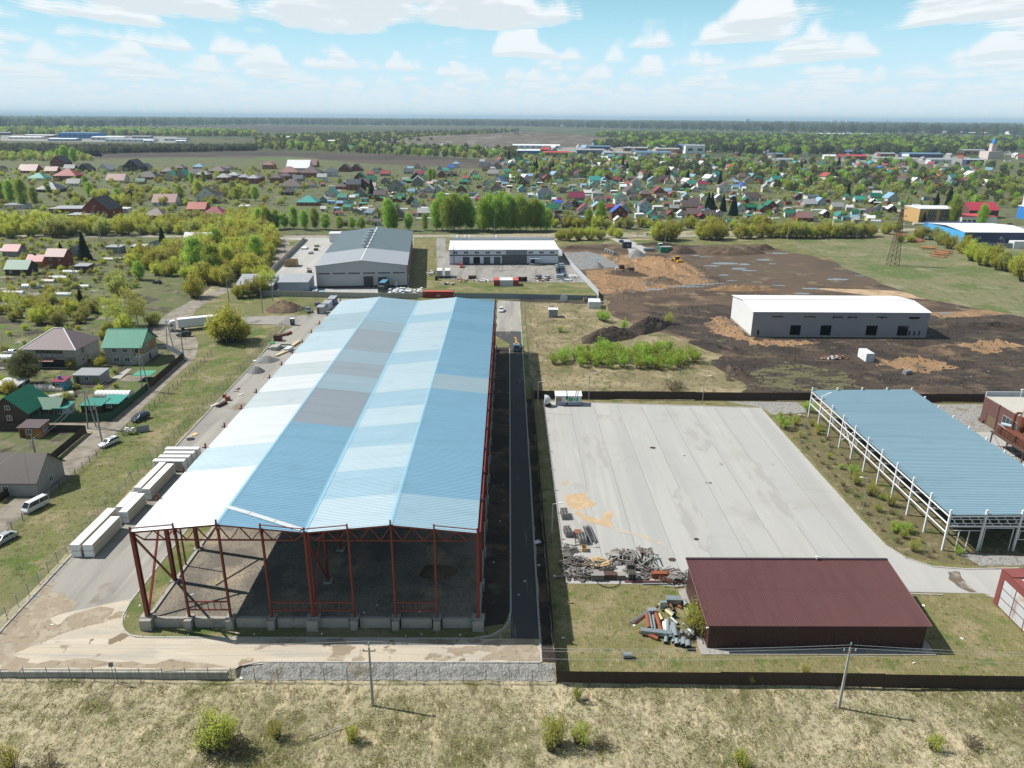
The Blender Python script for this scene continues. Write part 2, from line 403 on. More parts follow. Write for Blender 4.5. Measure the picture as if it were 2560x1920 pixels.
# ploughed fields and crops beyond the village
patch('ploughed_field', [(230, 398), (640, 388), (780, 398), (1000, 414), (1300, 424), (1240, 400), (940, 388), (700, 380), (450, 372), (230, 372)], m_stubble, .05, 6, 40)
patch('ploughed_field', [(200, 392), (600, 394), (960, 401), (1190, 407), (1240, 400), (930, 384), (640, 380), (440, 378), (200, 382)], m_plough, .07, 6, 40)
patch('crop_field', [(440, 372), (640, 372), (700, 376), (560, 364), (440, 361)], m_crop, .07, 10, 60)
patch('crop_field', [(640, 393), (720, 393), (800, 397), (640, 398)], m_crop, .09, 6, 30)
patch('ploughed_field', [(160, 322), (640, 330), (760, 328), (900, 322), (860, 318), (640, 314), (200, 311)], m_plough, .07, 20, 120)
patch('ploughed_field', [(980, 331), (1300, 331), (1290, 324), (1120, 320), (1000, 323)], m_plough, .07, 20, 120)
patch('ploughed_field', [(1060, 312), (1500, 318), (1480, 313), (1100, 308)], m_stubble, .07, 30, 200)
patch('ploughed_field', [(-60, 372), (260, 392), (240, 380), (-60, 360)], m_plough, .07, 8, 60)
patch('landfill_ground', [(1080, 352), (1250, 362), (1540, 362), (1520, 345), (1320, 330), (1180, 334)], LM('landfill', (.12, .105, .088), (((.19, .175, .16), .03, .5, .65, None, 5), ((.09, .08, .07), .05, .55, .7)), .95), .07, 8, 60)
patch('industrial_ground', [(1280, 378), (1700, 385), (1800, 378), (1700, 362), (1280, 360)], m_asphalt, .07, 5, 60)
patch('industrial_ground', [(2080, 402), (2480, 416), (2470, 396), (2300, 386), (2070, 386)], m_asphalt, .07, 5, 60)
patch('industrial_ground', [(0, 352), (460, 357), (440, 342), (160, 336), (0, 338)], m_asphalt, .07, 5, 60)

# roads
RD = [(-700, 437), (-142, 455), (-100, 458), (0, 461), (108, 467), (244, 495), (357, 518), (900, 610)]
W('village_road', strip(RD, 7.5), LM('old_road', (.30, .275, .24), (((.22, .20, .175), .2, .48, .64, None, 4), ((.36, .34, .30), .1, .55, .7, None, 4)), .9), .032, .5, 8)
W('verge', strip([(p[0], p[1] - 7) for p in RD[1:7]], 6), m_green, .024, .8, 6)
TRK = [(-139, 455), (-126, 415), (-113, 377), (-110, 340), (-117, 318), (-121, 298), (-122, 273), (-117, 246), (-104, 228), (-97, 213), (-96, 196), (-93, 162), (-91.5, 136), (-91, 117), (-91, 95), (-90, 60)]
W('dirt_road', strip(TRK, [8, 9, 10, 9, 8, 7, 8, 13, 9, 6, 5.4, 5.4, 5.4, 5.4, 5.4, 5.4]), m_track, .036, .35, 4)
W('lane', strip([(-93, 160), (-106, 161), (-150, 157), (-220, 150)], 5), m_track, .034, .35, 4)
patch('far_street', [(770, 512), (800, 512), (900, 445), (893, 445)], m_track, .06, .6, 10)
patch('far_street', [(1262, 500), (1276, 500), (1275, 470), (1265, 470)], m_track, .06, .6, 10)
W('entrance_road', [(-123, 251), (-100, 253.5), (-78, 252.5), (-72, 246), (-60, 240), (-55, 268), (-84, 264.5), (-105, 261.5), (-124, 259)], m_asphalt, .040, .2, 4)

# the yard round the big hall
KERB_X = lambda y: -71.4 - (y - 87) * .0275
W('yard_paving', [(-71, 79.4), (-71.5, 88), (-72.4, 107), (-73.4, 150), (-75.2, 210), (-76, 246), (-74, 250), (-72, 292), (-52, 292), (-51.4, 92), (-56, 88.5), (-56, 79.4)], m_apron, .044)
W('front_road', [(-72, 79.45), (-71.5, 88.5), (-56.2, 95), (-55.2, 88.4), (-52, 85.8), (4.7, 85.8), (4.7, 81.0), (-30, 81.0), (-35.5, 80.2), (-36, 79.45)], m_roadpale, .052)
W('side_road', [(.65, 85.9), (4.7, 85.9), (4.7, 292), (-4.2, 292), (-4.2, 240), (.65, 230)], m_dark_asphalt, .046)
W('side_yard', [(-4.0, 245), (4.7, 245), (4.7, 289), (-4.0, 291)], m_apron, .058, .25, 2)
W('mud_patch', [(-72, 80), (-71.6, 100), (-69, 96), (-65, 94), (-66.5, 90), (-63, 86), (-66, 83), (-64, 80)], m_damp, .060, 1.1, 1.2)
W('mud_patch', [(-63.5, 91.5), (-60.5, 92.8), (-57.6, 92.2), (-58.2, 88.5), (-61.5, 87.6), (-64.5, 84.2), (-65.5, 86.5)], m_damp, .064, .6, 1.2)
W('mud_patch', [(-64, 80.5), (-58, 81.4), (-50, 80.7), (-42, 81.2), (-37, 79.9), (-45, 79.6), (-64, 79.6)], m_damp, .064, .5, 1.5)
W('mud_patch', [(-1.5, 85.7), (4.6, 85.7), (4.6, 81.1), (-4, 81.2), (-1.8, 83.0), (-4.5, 84.2)], m_damp, .064, .5, 1.2)
for i, (x, y, r) in enumerate([(-6.6, 83.4, .8), (-4.6, 83.9, .9), (-7.6, 82.0, .5), (-8.9, 81.6, .7), (-16.0, 83.3, .6), (-30, 85, 1.3), (-24, 84.9, 1.1), (-11, 85.2, .9), (-20, 81.6, .5)]):
    W('damp_stain', [(x + r * 1.7 * math.cos(a * .6283), y + r * .6 * math.sin(a * .6283)) for a in range(10)], m_damp, .068 + i * .002, .25, .5)
W('hall_verge', [(-56.5, 240), (-56.6, 94), (-55.2, 88.6), (-53.2, 86.4), (-51, 85.95), (-4.6, 85.95), (-1.5, 86.9), (.4, 89.5), (.6, 92), (.6, 228), (-3.5, 228)], m_green, .072)
mb = MB(); n = 60
for j in range(5):
    for i in range(n + 1):
        x = -35.2 + 41.6 * i / n; y = 80.8 - .5 * j + .25 * mnoise.noise(Vector((x * .8, j * 2.1, 1))) * (1 if 0 < j else 0)
        mb.v.append((x, y, hz_ground(x, y) + .06 + .10 * mnoise.noise(Vector((x * 2, y * 2, 4))) * (1 if j else 0)))
for j in range(4):
    for i in range(n): mb.f.append((j * (n + 1) + i, (j + 1) * (n + 1) + i, (j + 1) * (n + 1) + i + 1, j * (n + 1) + i + 1))
tag(mb.build('embankment', m_gravel), kind='structure')
W('shade_soil_verge', [(-3.6, 88.4), (-.3, 89), (.55, 92), (.55, 226), (-3.6, 226)], m_mud, .078)  # dark soil sheet laid over the grass to deepen the hall's shade
W('shade_soil_verge', [(4.95, 81.2), (6.45, 81), (6.4, 180), (4.95, 180)], m_mud, .024, .2, 2)
kerb('island_kerb', [(-56.6, 205), (-56.6, 94), (-56.1, 90.5), (-55.2, 88.5), (-54.2, 87.2), (-53, 86.3), (-51, 85.9), (-4.6, 85.8), (-2.2, 86.4), (-.5, 87.8), (.4, 89.6), (.65, 92), (.65, 225)], 'low concrete kerb running round the open red framed hall', m_kerb)
kerb('yard_kerb', [(-71.3, 83), (-71.7, 88), (-72.4, 107), (-73.4, 150), (-75.2, 210), (-77.6, 249), (-81, 252), (-95, 253.2)], 'concrete kerb along the left yard beside the chain link fence', m_kerb, .3, .2)
kerb('road_kerb', [(4.75, 81), (4.75, 170), (4.75, 289)], 'pale kerb between the shaded side road and the brown fence', m_kerb)
kerb('front_kerb', [(-35.2, 80.3), (-33, 80.95), (4.7, 81.0)], 'dark kerb above the gravel bank in front of the hall', m_kerb)

# the concrete lot with the brown barn
W('lot_grass', [(6.6, 77.9), (6.6, 180), (76, 180), (150, 178), (150, 77.9)], m_lawn, .020)
W('concrete_lot', [(9.6, 99), (9.4, 178.6), (64.2, 174.6), (64.8, 119), (65.2, 110.4), (66.8, 106.3), (70, 103.8), (75, 103.2), (120, 103.5), (120, 96.5), (80, 95), (74, 96.7), (62.1, 97.1), (26.6, 98.8)], m_concrete, .048)
LANE = [C('lane_%d' % i, c, .85, .05, .12) for i, c in enumerate(((.37, .37, .36), (.40, .395, .38), (.35, .345, .335)))]
for i in range(9):
    xa = 9.8 + i * 6.1; o = W('paving_lane', [(xa + .04, 99.2 if xa < 20 else 98.9), (min(64, xa + 6.06), 99.2 if xa < 20 else 98), (min(64, xa + 6.06), 177.4 - (xa + 6 - 9.6) * .073), (xa + .04, 178.2 - (xa - 9.6) * .073)], m_concrete, .0505 + .001 * (i % 3)); o.parent = bpy.data.objects['concrete_lot']
    if i % 3: o.data.materials[0] = LM('concrete_lane_%d' % (i % 3), ((.372, .372, .362), (.390, .386, .372))[i % 3 - 1], (((.35, .35, .34), .20, .47, .62, (1, .03, 1), 3), ((.41, .405, .39), .35, .52, .68, (1, .05, 1), 3, .02), ((.335, .325, .305), .06, .53, .70, None, 5), ((.26, .25, .235), .45, .69, .75, (1, .6, 1), 4)), .85)
kerb('lot_kerb', [(9.5, 99), (9.3, 178.7), (64.3, 174.7), (64.9, 119), (65.3, 110.4), (66.9, 106.4), (70.1, 103.9), (75, 103.3), (84, 103.6)], 'concrete kerb framing the wide empty paved lot', m_kerb)
jr = random.Random(3); m_joint = C('joint_tar', (.25, .245, .235), .9)
for i in range(1, 9): o = W('paving_joint', [(9.8 + i * 6.1 - .06, 99), (9.8 + i * 6.1 + .06, 99), (9.8 + i * 6.1 + .06, 177.6 - i * .45), (9.8 + i * 6.1 - .06, 177.6 - i * .45)], m_joint, .0545); o.parent = bpy.data.objects['concrete_lot']
for i in range(9):
    x, y = jr.uniform(12, 60), jr.uniform(102, 168); P = [(x, y)]; a = jr.uniform(-.5, .5) + (1.57 if i % 3 == 0 else 0)
    for k in range(7): a += jr.uniform(-.6, .6); P.append((P[-1][0] + math.cos(a) * 1.6, P[-1][1] + math.sin(a) * 1.6))
    o = W('crack', strip(P, .06), m_joint, .056 + .0002 * i); o.parent = bpy.data.objects['concrete_lot']
for i, (x, y, a, b) in enumerate(((20, 150, 2.5, 9), (34, 120, 2, 12), (44, 158, 3, 10), (52, 130, 2, 14), (26, 168, 5, 3), (14, 125, 1.5, 12), (38, 104, 4, 2))): o = W('damp_stain', [(x + a * math.cos(t * .5236), y + b * math.sin(t * .5236)) for t in range(12)], LM('old_stain', (.335, .33, .315), (((.385, .38, .365), .5, .44, .56, (1, .2, 1), 5),), .85), .0582 + .0002 * i, 1.2, 1.2); o.parent = bpy.data.objects['concrete_lot']
W('lot_path', [(74, 96.4), (77.5, 93.5), (86, 80), (90, 80), (90, 96.5)], m_concrete, .056)
W('gravel_strip', [(57, 179.2), (75, 179.2), (76, 172), (66, 170), (64.6, 174.9)], m_gravel, .040, .3, 2)
W('gravel_strip', [(76, 108), (92, 107), (104, 104.4), (78, 104.2)], m_gravel, .044, .4, 2)
W('shed_ground', [(66, 108), (65.6, 172), (110, 172), (110, 104.5), (76, 104.3), (69, 106)], LM('weedy_ground', (.145, .125, .062), (((.085, .11, .03), .3, .5, .66, None, 5), ((.25, .2, .12), .5, .52, .7, None, 5), ((.06, .05, .03), 1.1, .56, .72)), .95, .8, 2.5), .030, .3, 3)
W('works_paving', [(98.8, 112), (98.8, 160), (140, 160), (140, 112)], m_concrete, .036)
W('works_gravel', [(98, 160.2), (98, 178), (150, 178), (150, 160.2)], m_gravel, .033, .4, 3)
W('sand_spill', [G(*p) for p in [(1408, 1240), (1440, 1236), (1462, 1232), (1468, 1248), (1490, 1258), (1478, 1268), (1450, 1276), (1418, 1268)]], m_sandstain, .070, .25, .6)
W('sand_spill', [G(*p) for p in [(1515, 1278), (1536, 1280), (1528, 1300), (1534, 1322), (1520, 1318), (1496, 1312), (1462, 1300), (1432, 1284), (1440, 1276), (1470, 1290), (1500, 1300)]], m_sandstain, .072, .25, .6)
W('sand_spill', [G(*p) for p in [(1540, 1320), (1570, 1326), (1620, 1342), (1680, 1372), (1684, 1380), (1640, 1356), (1590, 1340), (1545, 1330)]], LM('faint_sand', (.42, .38, .33), (((.45, .36, .25), 1.2, .5, .65),), .9), .074, .3, .6)
W('sand_spill', [G(*p) for p in [(1406, 1206), (1420, 1204), (1416, 1212), (1408, 1211)]], m_sandstain, .076, .1, .6)
for i, P in enumerate([[(2369, 1430), (2398, 1430), (2404, 1446), (2420, 1462), (2442, 1481), (2424, 1482), (2392, 1466), (2374, 1450)]]):
    W('oil_stain', [G(*p) for p in P], LM('wet_stain', (.15, .12, .09), (((.30, .28, .25), .5, .5, .65, None, 4),), .5), .060, .2, .6)
for i, (x, y, r) in enumerate([(1632, 1120, .7), (1710, 1140, .25), (1776, 1208, .4), (1766, 1208, .3), (1741, 1349, .5), (1680, 1400, .7)]):
    a, b = G(x, y); W('tar_spot', [(a + r * math.cos(t), b + r * .8 * math.sin(t)) for t in range(6)], m_mud, .078 + .002 * i, .15, .4)

# grass field between the road and the hall's right side, building plots, soil
W('rough_field', [(6.6, 180.5), (6.6, 288), (36, 290), (58, 300), (92, 318), (150, 320), (160, 181), (60, 180.5)], LM('rough_field_grass', (.20, .170, .095), (
    ((.30, .25, .155), .10, .46, .62, None, 5), ((.10, .115, .04), .13, .54, .68, None, 5), ((.13, .11, .07), .5, .53, .7, (1, .4, 1), 4, .5)), .95, .7, 2.5), .024, 1, 4)
W('site_soil', [(62, 181.5), (70, 196), (64, 214), (70, 228), (60, 236), (48, 252), (38, 268), (40, 290), (37, 300), (31, 368), (27, 410), (40, 428), (110, 432), (150, 436), (160, 390), (190, 330), (206, 300), (230, 262), (300, 240), (330, 180), (150, 179), (76, 180.5)], m_brown, .036, 1.2, 3)
W('churned_soil', [(62, 182), (70, 196), (64, 214), (72, 226), (58, 240), (50, 262), (56, 282), (80, 286), (130, 276), (200, 272), (290, 238), (320, 182), (150, 180), (78, 181)], m_mud, .042, 1.6, 2.5)
W('weed_patch', [(64, 190), (80, 186), (96, 190), (98, 204), (84, 212), (74, 206)], LM('churned_grass', (.115, .11, .055), (((.05, .04, .032), .25, .46, .54, (.5, 1.6, 1), 5), ((.16, .14, .08), .8, .55, .7)), .95, .8, 1), .048, 1.6, 2)
W('sand_ground', [(70, 258), (80, 268), (82, 264), (81.8, 240), (84, 236), (96, 236), (104, 234), (92, 228), (80, 231), (72, 244)], m_sand, .050, 2.0, 1.0)
W('sand_ground', [(110, 212), (128, 220), (134, 208), (120, 203)], m_sand, .050, 2.0, 1.0)
W('sand_ground', [(140, 230), (165, 238), (170, 230), (150, 222)], m_sand, .050, 2.0, 1.0)
W('sand_ground', [(150, 195), (185, 204), (190, 196), (160, 188)], m_sand, .050, 2.0, 1.0)
W('sand_ground', [(98, 186), (112, 194), (128, 188), (118, 182), (100, 181.5)], m_brown, .054, 2.0, 1.0)
W('sand_ground', [(36, 350), (37.6, 304), (58, 309), (89, 324), (92, 345), (90, 385), (70, 400), (60, 396), (57, 362)], m_sand, .046, 2.0, 1.0)
W('puddled_soil', [(92, 424), (100, 330), (96, 326), (160, 322), (186, 334), (170, 384), (150, 424)], LM('puddled_clay', (.105, .074, .052), (
    ((.085, .063, .048), .045, .46, .6, None, 5), ((.17, .125, .08), .09, .56, .68, None, 5), ((.07, .053, .042), .22, .55, .7, (.4, 1, 1), 4), ((.10, .10, .05), .03, .6, .7)), .92, .6, 1), .046, 1.5, 4)
W('sandy_track', strip([(166, 392), (186, 352), (198, 322), (206, 300), (190, 276), (160, 270)], [4, 6, 7, 8, 9, 8]), m_sand, .054, .7, 3)
W('sandy_track', [(128, 318), (168, 312), (176, 296), (150, 304)], LM('pale_sand', (.42, .31, .2), (((.3, .2, .12), .2, .5, .65, None, 4),), .95), .054, .7, 3)
W('gravel_pad', [(28.6, 404), (35.5, 355), (55, 363), (53, 394), (44, 407)], m_grey_gravel, .058, .5, 3)
W('site_drive', [(62, 455), (72, 455), (79, 420), (73, 398), (66, 401), (68, 425)], m_concrete, .062, .3, 3)
for i, (px, py, a, b) in enumerate([(1724, 632, 6, 3.4), (1737, 639, 3, 2), (1812, 659, 7, 3), (1769, 642, 4, 2), (1861, 661, 3, 2.2), (1847, 672, 4, 2.5), (1782, 665, 3.6, 1.6), (1810, 688, 2.6, 1.6), (1908, 650, 4, 2), (1634, 724, 4.2, 1.8), (1716, 717, 9, 1.5), (1750, 712, 7, 1.2), (1790, 709, 5, 1), (1490, 647, 4, 2.2), (1464, 662, 4, 1.2), (1520, 666, 3, 1.4), (1604, 709, 1.5, .8), (1872, 677, 4, 1.5), (1700, 678, 1, .6), (1760, 697, 1.4, .7), (2095, 699, 5, 2), (2027, 722, 4, 1.6), (2005, 734, 4, 1.6), (1930, 660, 2, 1.4), (1946, 714, 3, 1.2), (1830, 702, 3, .8), (2150, 690, 2.5, 1), (2365, 784, 3, 1.4), (1765, 665, 1.5, .8), (1655, 700, 1, .5), (1950, 634, 5, 2.4)]):
    x, y = G(px, py)
    tag(W('puddle', [(x + a * math.cos(t * .5236), y + b * math.sin(t * .5236)) for t in range(12)], m_puddle, .070 + .0012 * i, .5, .8), kind='structure')
W('yard_of_grey_hall', [(-140, 450), (-100, 453), (-57, 452), (-53, 414), (-43, 316), (-40, 300), (-52, 293.5), (-100, 297.5), (-108, 326), (-120, 440)], m_concrete, .050)
W('hall_lawn', [(-57, 450), (-43, 452), (-37.5, 352), (-36, 296), (-40, 297), (-43, 316), (-53, 414)], m_lawn, .060, .2, 3)
W('yard_of_white_hall', [(-44, 453), (-37.8, 452), (-34, 404), (30, 408), (31, 368), (35, 326), (8, 326), (-30, 332), (-33, 345)], m_asphalt, .056)
W('yard_grass', [(-36, 296), (-33, 333), (-28, 330), (8, 324), (35, 324), (37, 300.5), (36, 292), (-20, 295)], m_green, .052, .5, 3)
W('dug_bank', [(33, 409), (40, 411), (64, 410), (64, 434), (33, 430)], m_brown, .060, 1.5, 3)
W('mud_track', strip([(5, 291.5), (20, 289), (38, 287)], 4), m_mud, .060, .6, 2)
W('meadow', [G(*p) for p in [(1985, 614), (2050, 640), (2120, 672), (2200, 707), (2290, 744), (2400, 762), (2560, 792), (2860, 830), (2860, 640), (2560, 570), (2190, 585), (2000, 600)]], m_meadow, .066, 1.5, 5)
# ------------------------------------------------------------------ the big open hall: red steel frame under blue sheet roofing
X0, X1, Y0 = -51.1, -4.0, 88.3
BAY, NB = 9.0, 15
Y1 = Y0 + BAY * NB
SP = (X1 - X0) / 8
ZE, ZR, ZP = 15.75, 16.95, 1.6
m_red = C('red_oxide_steel', (.175, .028, .020), .5, .2, .5, spec=.5)
m_redlight = C('red_oxide_steel_light', (.27, .05, .032), .5, .15, .5)
hall = thing('open_hall', 'huge unfinished hall with red steel frame under striped pale blue sheet roof', 'warehouse')
def zroof(x):
    t = (x - X0) / (X1 - X0) * 4; k = int(min(3.999, t)); u = t - k
    return ZE + (ZR - ZE) * (u if k % 2 == 0 else 1 - u)
def isec(p, q, w, d, t=.03):     # rolled I section
    mb = MB(); p, q = Vector(p), Vector(q)
    for s in (-1, 1): mb.bar(p + Vector((0, s * d / 2, 0)), q + Vector((0, s * d / 2, 0)), w, t * 1.5)
    mb.bar(p, q, t, d); return mb
# plinth and piers
plinth = MB()
for i in range(8):
    xa = X0 + i * SP + (.75 if i else .9); xb = X0 + (i + 1) * SP - (.75 if i < 7 else .9)
    MB().box(xa, Y0 - .25, -.4, xb, Y0 + .25, ZP + .02 * (i % 3)).build('plinth_beam', m_conc, hall)
pier = MB().box(-.8, -1.2, -.6, .8, .5, ZP + .18).box(-.95, -.55, ZP + .18, .95, .6, ZP + .32).mesh('pier', m_conc)
pier_s = MB().box(-.5, -1.0, -.6, .5, .5, ZP + .05).box(-.62, -.5, ZP + .05, .62, .55, ZP + .2).mesh('pier', m_conc)
for i in range(9): put('pier', pier if i in (0, 4, 8) else pier_s, hall, (X0 + i * SP, Y0 + .1, 0))
side = MB().box(-.25, .62, -.2, .25, BAY - .62, ZP).mesh('plinth_beam', m_conc)
foot = MB().box(-.6, -.6, -.3, .6, .6, ZP + .12).mesh('column_footing', m_conc)
colm = isec((0, 0, ZP), (0, 0, ZE - .4), .45, .62).mesh('column', m_red)
inner = isec((0, 0, ZP), (0, 0, ZE - .3), .38, .5).mesh('column', m_red)
for j in range(NB + 1):
    y = Y0 + j * BAY
    for x in (X0, X1):
        if j < NB: put('plinth_beam', side, hall, (x, y, 0))
        if j: put('column_footing', foot, hall, (x, y, 0))
        put('column', colm, hall, (x, y, .3 if j == 0 else .12))
    put('column', inner, hall, ((X0 + X1) / 2, y, .3 if j == 0 else .12))
    if j: put('column_footing', foot, hall, ((X0 + X1) / 2, y, 0))
post = isec((0, 0, ZP + .1), (0, 0, ZE + .2), .26, .34).mesh('gable_post', m_red)
for i in (1, 2, 3, 5, 6, 7): put('gable_post', post, hall, (X0 + i * SP, Y0, .1), 0)
for i in range(9):
    x = X0 + i * SP; z = zroof(x)
    MB().bar((x, Y0 - .32, z - 1.0), (x, Y0 - .32, z + .75), .2).build('post_head', m_red, hall)
MB().bar((X0 + 4 * SP + .35, Y0 + .1, ZP + .3), (X0 + 4 * SP + .35, Y0 + .1, ZE - .1), .3).build('gable_post', m_red, hall)
# trusses on every frame
def truss(x_a, x_b):
    mb = MB(); n = 8; zb = ZE - 1.4
    P = [(x_a + (x_b - x_a) * i / n) for i in range(n + 1)]
    tops = [(x, 0, zroof(min(max(x, X0), X1)) - .28) for x in P]
    for a, b in zip(tops[:-1], tops[1:]): mb.bar(a, b, .2, .2)
    bots = [((P[i] + P[i + 1]) / 2, 0, zb) for i in range(n)]
    mb.bar((P[0] + 1.5, 0, zb), (P[-1] - 1.5, 0, zb), .18, .18)
    for i in range(n):
        if 0 < i: mb.bar(tops[i], bots[i], .13)
        if i < n - 1: mb.bar(bots[i], tops[i + 1], .13)
    mb.bar(tops[0], bots[0], .15); mb.bar(bots[-1], tops[-1], .15)
    return mb.mesh('truss', m_red)
tl, tr_ = truss(X0, (X0 + X1) / 2), truss((X0 + X1) / 2, X1)
for j in range(NB + 1):
    for t in (tl, tr_): put('truss', t, hall, (0, Y0 + j * BAY, 0))
# bracing
def brace(p, q, w=.22, m=m_red): MB().bar(p, q, w).build('brace', m, hall)
for x in (X0, X1):
    brace((x, Y0 + .3, ZE - 1.2), (x, Y0 + BAY - .2, ZP + .3), .24)
    brace((x, Y0 + BAY - .3, ZE - 1.2), (x, Y0 + .3, ZP + .4), .26, m_redlight if x == X0 else m_red)
    brace((x, Y0 + BAY * 2 - .3, ZE - 1.4), (x, Y0 + BAY + .6, ZE - 6.5), .22, m_redlight)
    MB().bar((x, Y0 + BAY + 4.2, ZP), (x, Y0 + BAY + 4.2, ZE - 6.6), .2).build('brace', m_red, hall)
xm = (X0 + X1) / 2
brace((xm, Y0 + .4, ZE - 1.2), (xm, Y0 + BAY - .2, ZP + .3)); brace((xm + .1, Y0 + BAY - .3, ZE - 1.2), (xm + .1, Y0 + .5, ZP + .5))
# ladder girts between the gable posts
for i in (1, 3, 4, 6):
    xa, xb = X0 + i * SP + .22, X0 + (i + 1) * SP - .22; mb = MB()
    for z in (3.0, 4.35): mb.bar((xa, Y0 - .1, z), (xb, Y0 - .1, z), .14, .2)
    for k in range(1, 6): x = xa + (xb - xa) * k / 6; mb.bar((x, Y0 - .1, 3.0), (x, Y0 - .1, 4.35), .09)
    mb.build('ladder_girt', m_red, hall)
for a, b in ((0, 1), (3, 4), (4, 5), (7, 8)):      # edge rails laid along the roof front
    xa, xb = X0 + a * SP, X0 + b * SP
    MB().bar((xa, Y0 - .34, zroof(xa) + .55), (xb, Y0 - .34, zroof(xb) + .55), .1).build('edge_rail', m_red, hall)
pur = [MB().bar((X0 + (i + .5) * SP / 2, 0, zroof(X0 + (i + .5) * SP / 2) - .12), (X0 + (i + .5) * SP / 2, BAY * NB, zroof(X0 + (i + .5) * SP / 2) - .12), .1, .16).mesh('purlin', m_red) for i in range(16)]
for p in pur: put('purlin', p, hall, (0, Y0, 0))
# roof sheets, bay by bay on four slopes: real ribs running down each slope
WS = (X1 - X0) / 4
def ribbed(up):
    mb = MB(); pitch = .45; n = int(BAY / pitch); prof = []
    for i in range(n):
        b = i * pitch
        prof += [(b, 0), (b + .2, 0), (b + .26, .075), (b + .39, .075)]
    prof.append((BAY, 0))
    z0, z1 = (0, ZR - ZE) if up else (ZR - ZE, 0)
    k = len(prof)
    vs = [(0, y, z + z0) for y, z in prof] + [(WS, y, z + z1) for y, z in prof]
    mb.add(vs, [(i + 1, i, k + i, k + i + 1) for i in range(k - 1)])
    return mb.mesh('roof_sheet', None)
rm = {}
def sheet(key, c, rough=.38, metal=.35):
    k = lambda f: tuple(min(1, x * f) for x in c)
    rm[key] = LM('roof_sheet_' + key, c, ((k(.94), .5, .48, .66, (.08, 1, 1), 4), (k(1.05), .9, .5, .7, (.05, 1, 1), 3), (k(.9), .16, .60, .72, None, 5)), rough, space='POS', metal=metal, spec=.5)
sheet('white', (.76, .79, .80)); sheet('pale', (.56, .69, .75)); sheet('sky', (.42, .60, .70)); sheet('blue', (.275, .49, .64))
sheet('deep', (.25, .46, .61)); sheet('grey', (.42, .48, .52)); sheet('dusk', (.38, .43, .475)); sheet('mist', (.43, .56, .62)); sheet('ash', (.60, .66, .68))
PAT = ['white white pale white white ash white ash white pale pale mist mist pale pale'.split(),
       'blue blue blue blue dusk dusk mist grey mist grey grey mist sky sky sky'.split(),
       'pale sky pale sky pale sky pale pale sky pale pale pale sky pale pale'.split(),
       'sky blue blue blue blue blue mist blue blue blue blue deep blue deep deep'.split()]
rib_up, rib_dn = ribbed(True), ribbed(False)
for me in (rib_up, rib_dn): me.materials.append(rm['blue'])
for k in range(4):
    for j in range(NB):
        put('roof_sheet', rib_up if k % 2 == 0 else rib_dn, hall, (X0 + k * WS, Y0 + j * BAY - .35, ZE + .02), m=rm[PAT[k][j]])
m_cap = C('ridge_cap_blue', (.30, .56, .70), .35, .05, .3, .3)
for i, x in enumerate((X0 + WS, X0 + 2 * WS, X0 + 3 * WS)):
    z = zroof(x) + .09; s = -.045 if i != 1 else .045
    MB().add([(x - .3, Y0 - .35, z + s), (x, Y0 - .35, z), (x + .3, Y0 - .35, z + s), (x - .3, Y1, z + s), (x, Y1, z), (x + .3, Y1, z + s)], [(0, 1, 4, 3), (1, 2, 5, 4)]).build('ridge_cap' if i != 1 else 'valley_gutter', m_cap, hall)
MB().box(X1 - 9, Y1 - .6, zroof(X1 - 5) + .1, X1, Y1 - .2, zroof(X1 - 5) + .25).build('eave_flashing', m_cap, hall)
brk = MB().bar((0, 0, -.5), (0, 0, .75), .22).bar((-.1, 0, .0), (.55, 0, .0), .16).mesh('eave_bracket', m_red)
for j in range(1, NB + 1):
    put('eave_bracket', brk, hall, (X0 - .3, Y0 + j * BAY, ZE), math.pi); put('eave_bracket', brk, hall, (X1 + .2, Y0 + j * BAY, ZE))
for j in range(NB):
    MB().bar((X1 + .35, Y0 + j * BAY + .3, ZE - .35), (X1 + .35, Y0 + (j + 1) * BAY - .3, ZE - .35), .18, .3).build('eave_beam', m_red, hall)
tag(W('hall_floor', [(X0 + .25, Y0 + .25), (X1 - .25, Y0 + .25), (X1 - .25, Y1), (X0 + .25, Y1)], m_floor, ZP - .22), 'crushed stone floor inside the open red framed hall', 'floor', kind='structure')
heap('soil_heap', 'dark soil heap in the shade inside the open hall', 'soil heap', (-33, 113, 5, 4, 0), 2.6, m_mud, 14)
heap('soil_heap', 'low brown soil heap near the right columns of the hall', 'soil heap', (-11, 100, 6, 4, 0), 2.4, m_brown, 14, seed=5)
heap('soil_heap', 'long soil heap deep in the shaded hall', 'soil heap', (-15, 120, 7, 4, 0), 2.6, m_brown, 14, seed=8)
m_white = C('white_paint', (.78, .78, .77), .45, .06, .5)
m_board = C('offcut_board', (.55, .5, .42), .8, .15, 1)
# loose flashing lying on the roof
a = Vector((*G(563, 1272, 16.6), 0)); b = Vector((*G(753, 1320, 16.2), 0))
d = (b - a) / 3; mb = MB(); fl = thing('roof_flashing', 'long pale metal flashing lying loose across the front of the blue roof', 'flashing')
for i in range(3):
    p, q = a + d * (i + .01), a + d * (i + .99)
    MB().bar((p.x, p.y, zroof(p.x) + .17), (q.x, q.y, zroof(q.x) + .17), .75, .05).build('flashing_strip', rm['white'], fl)
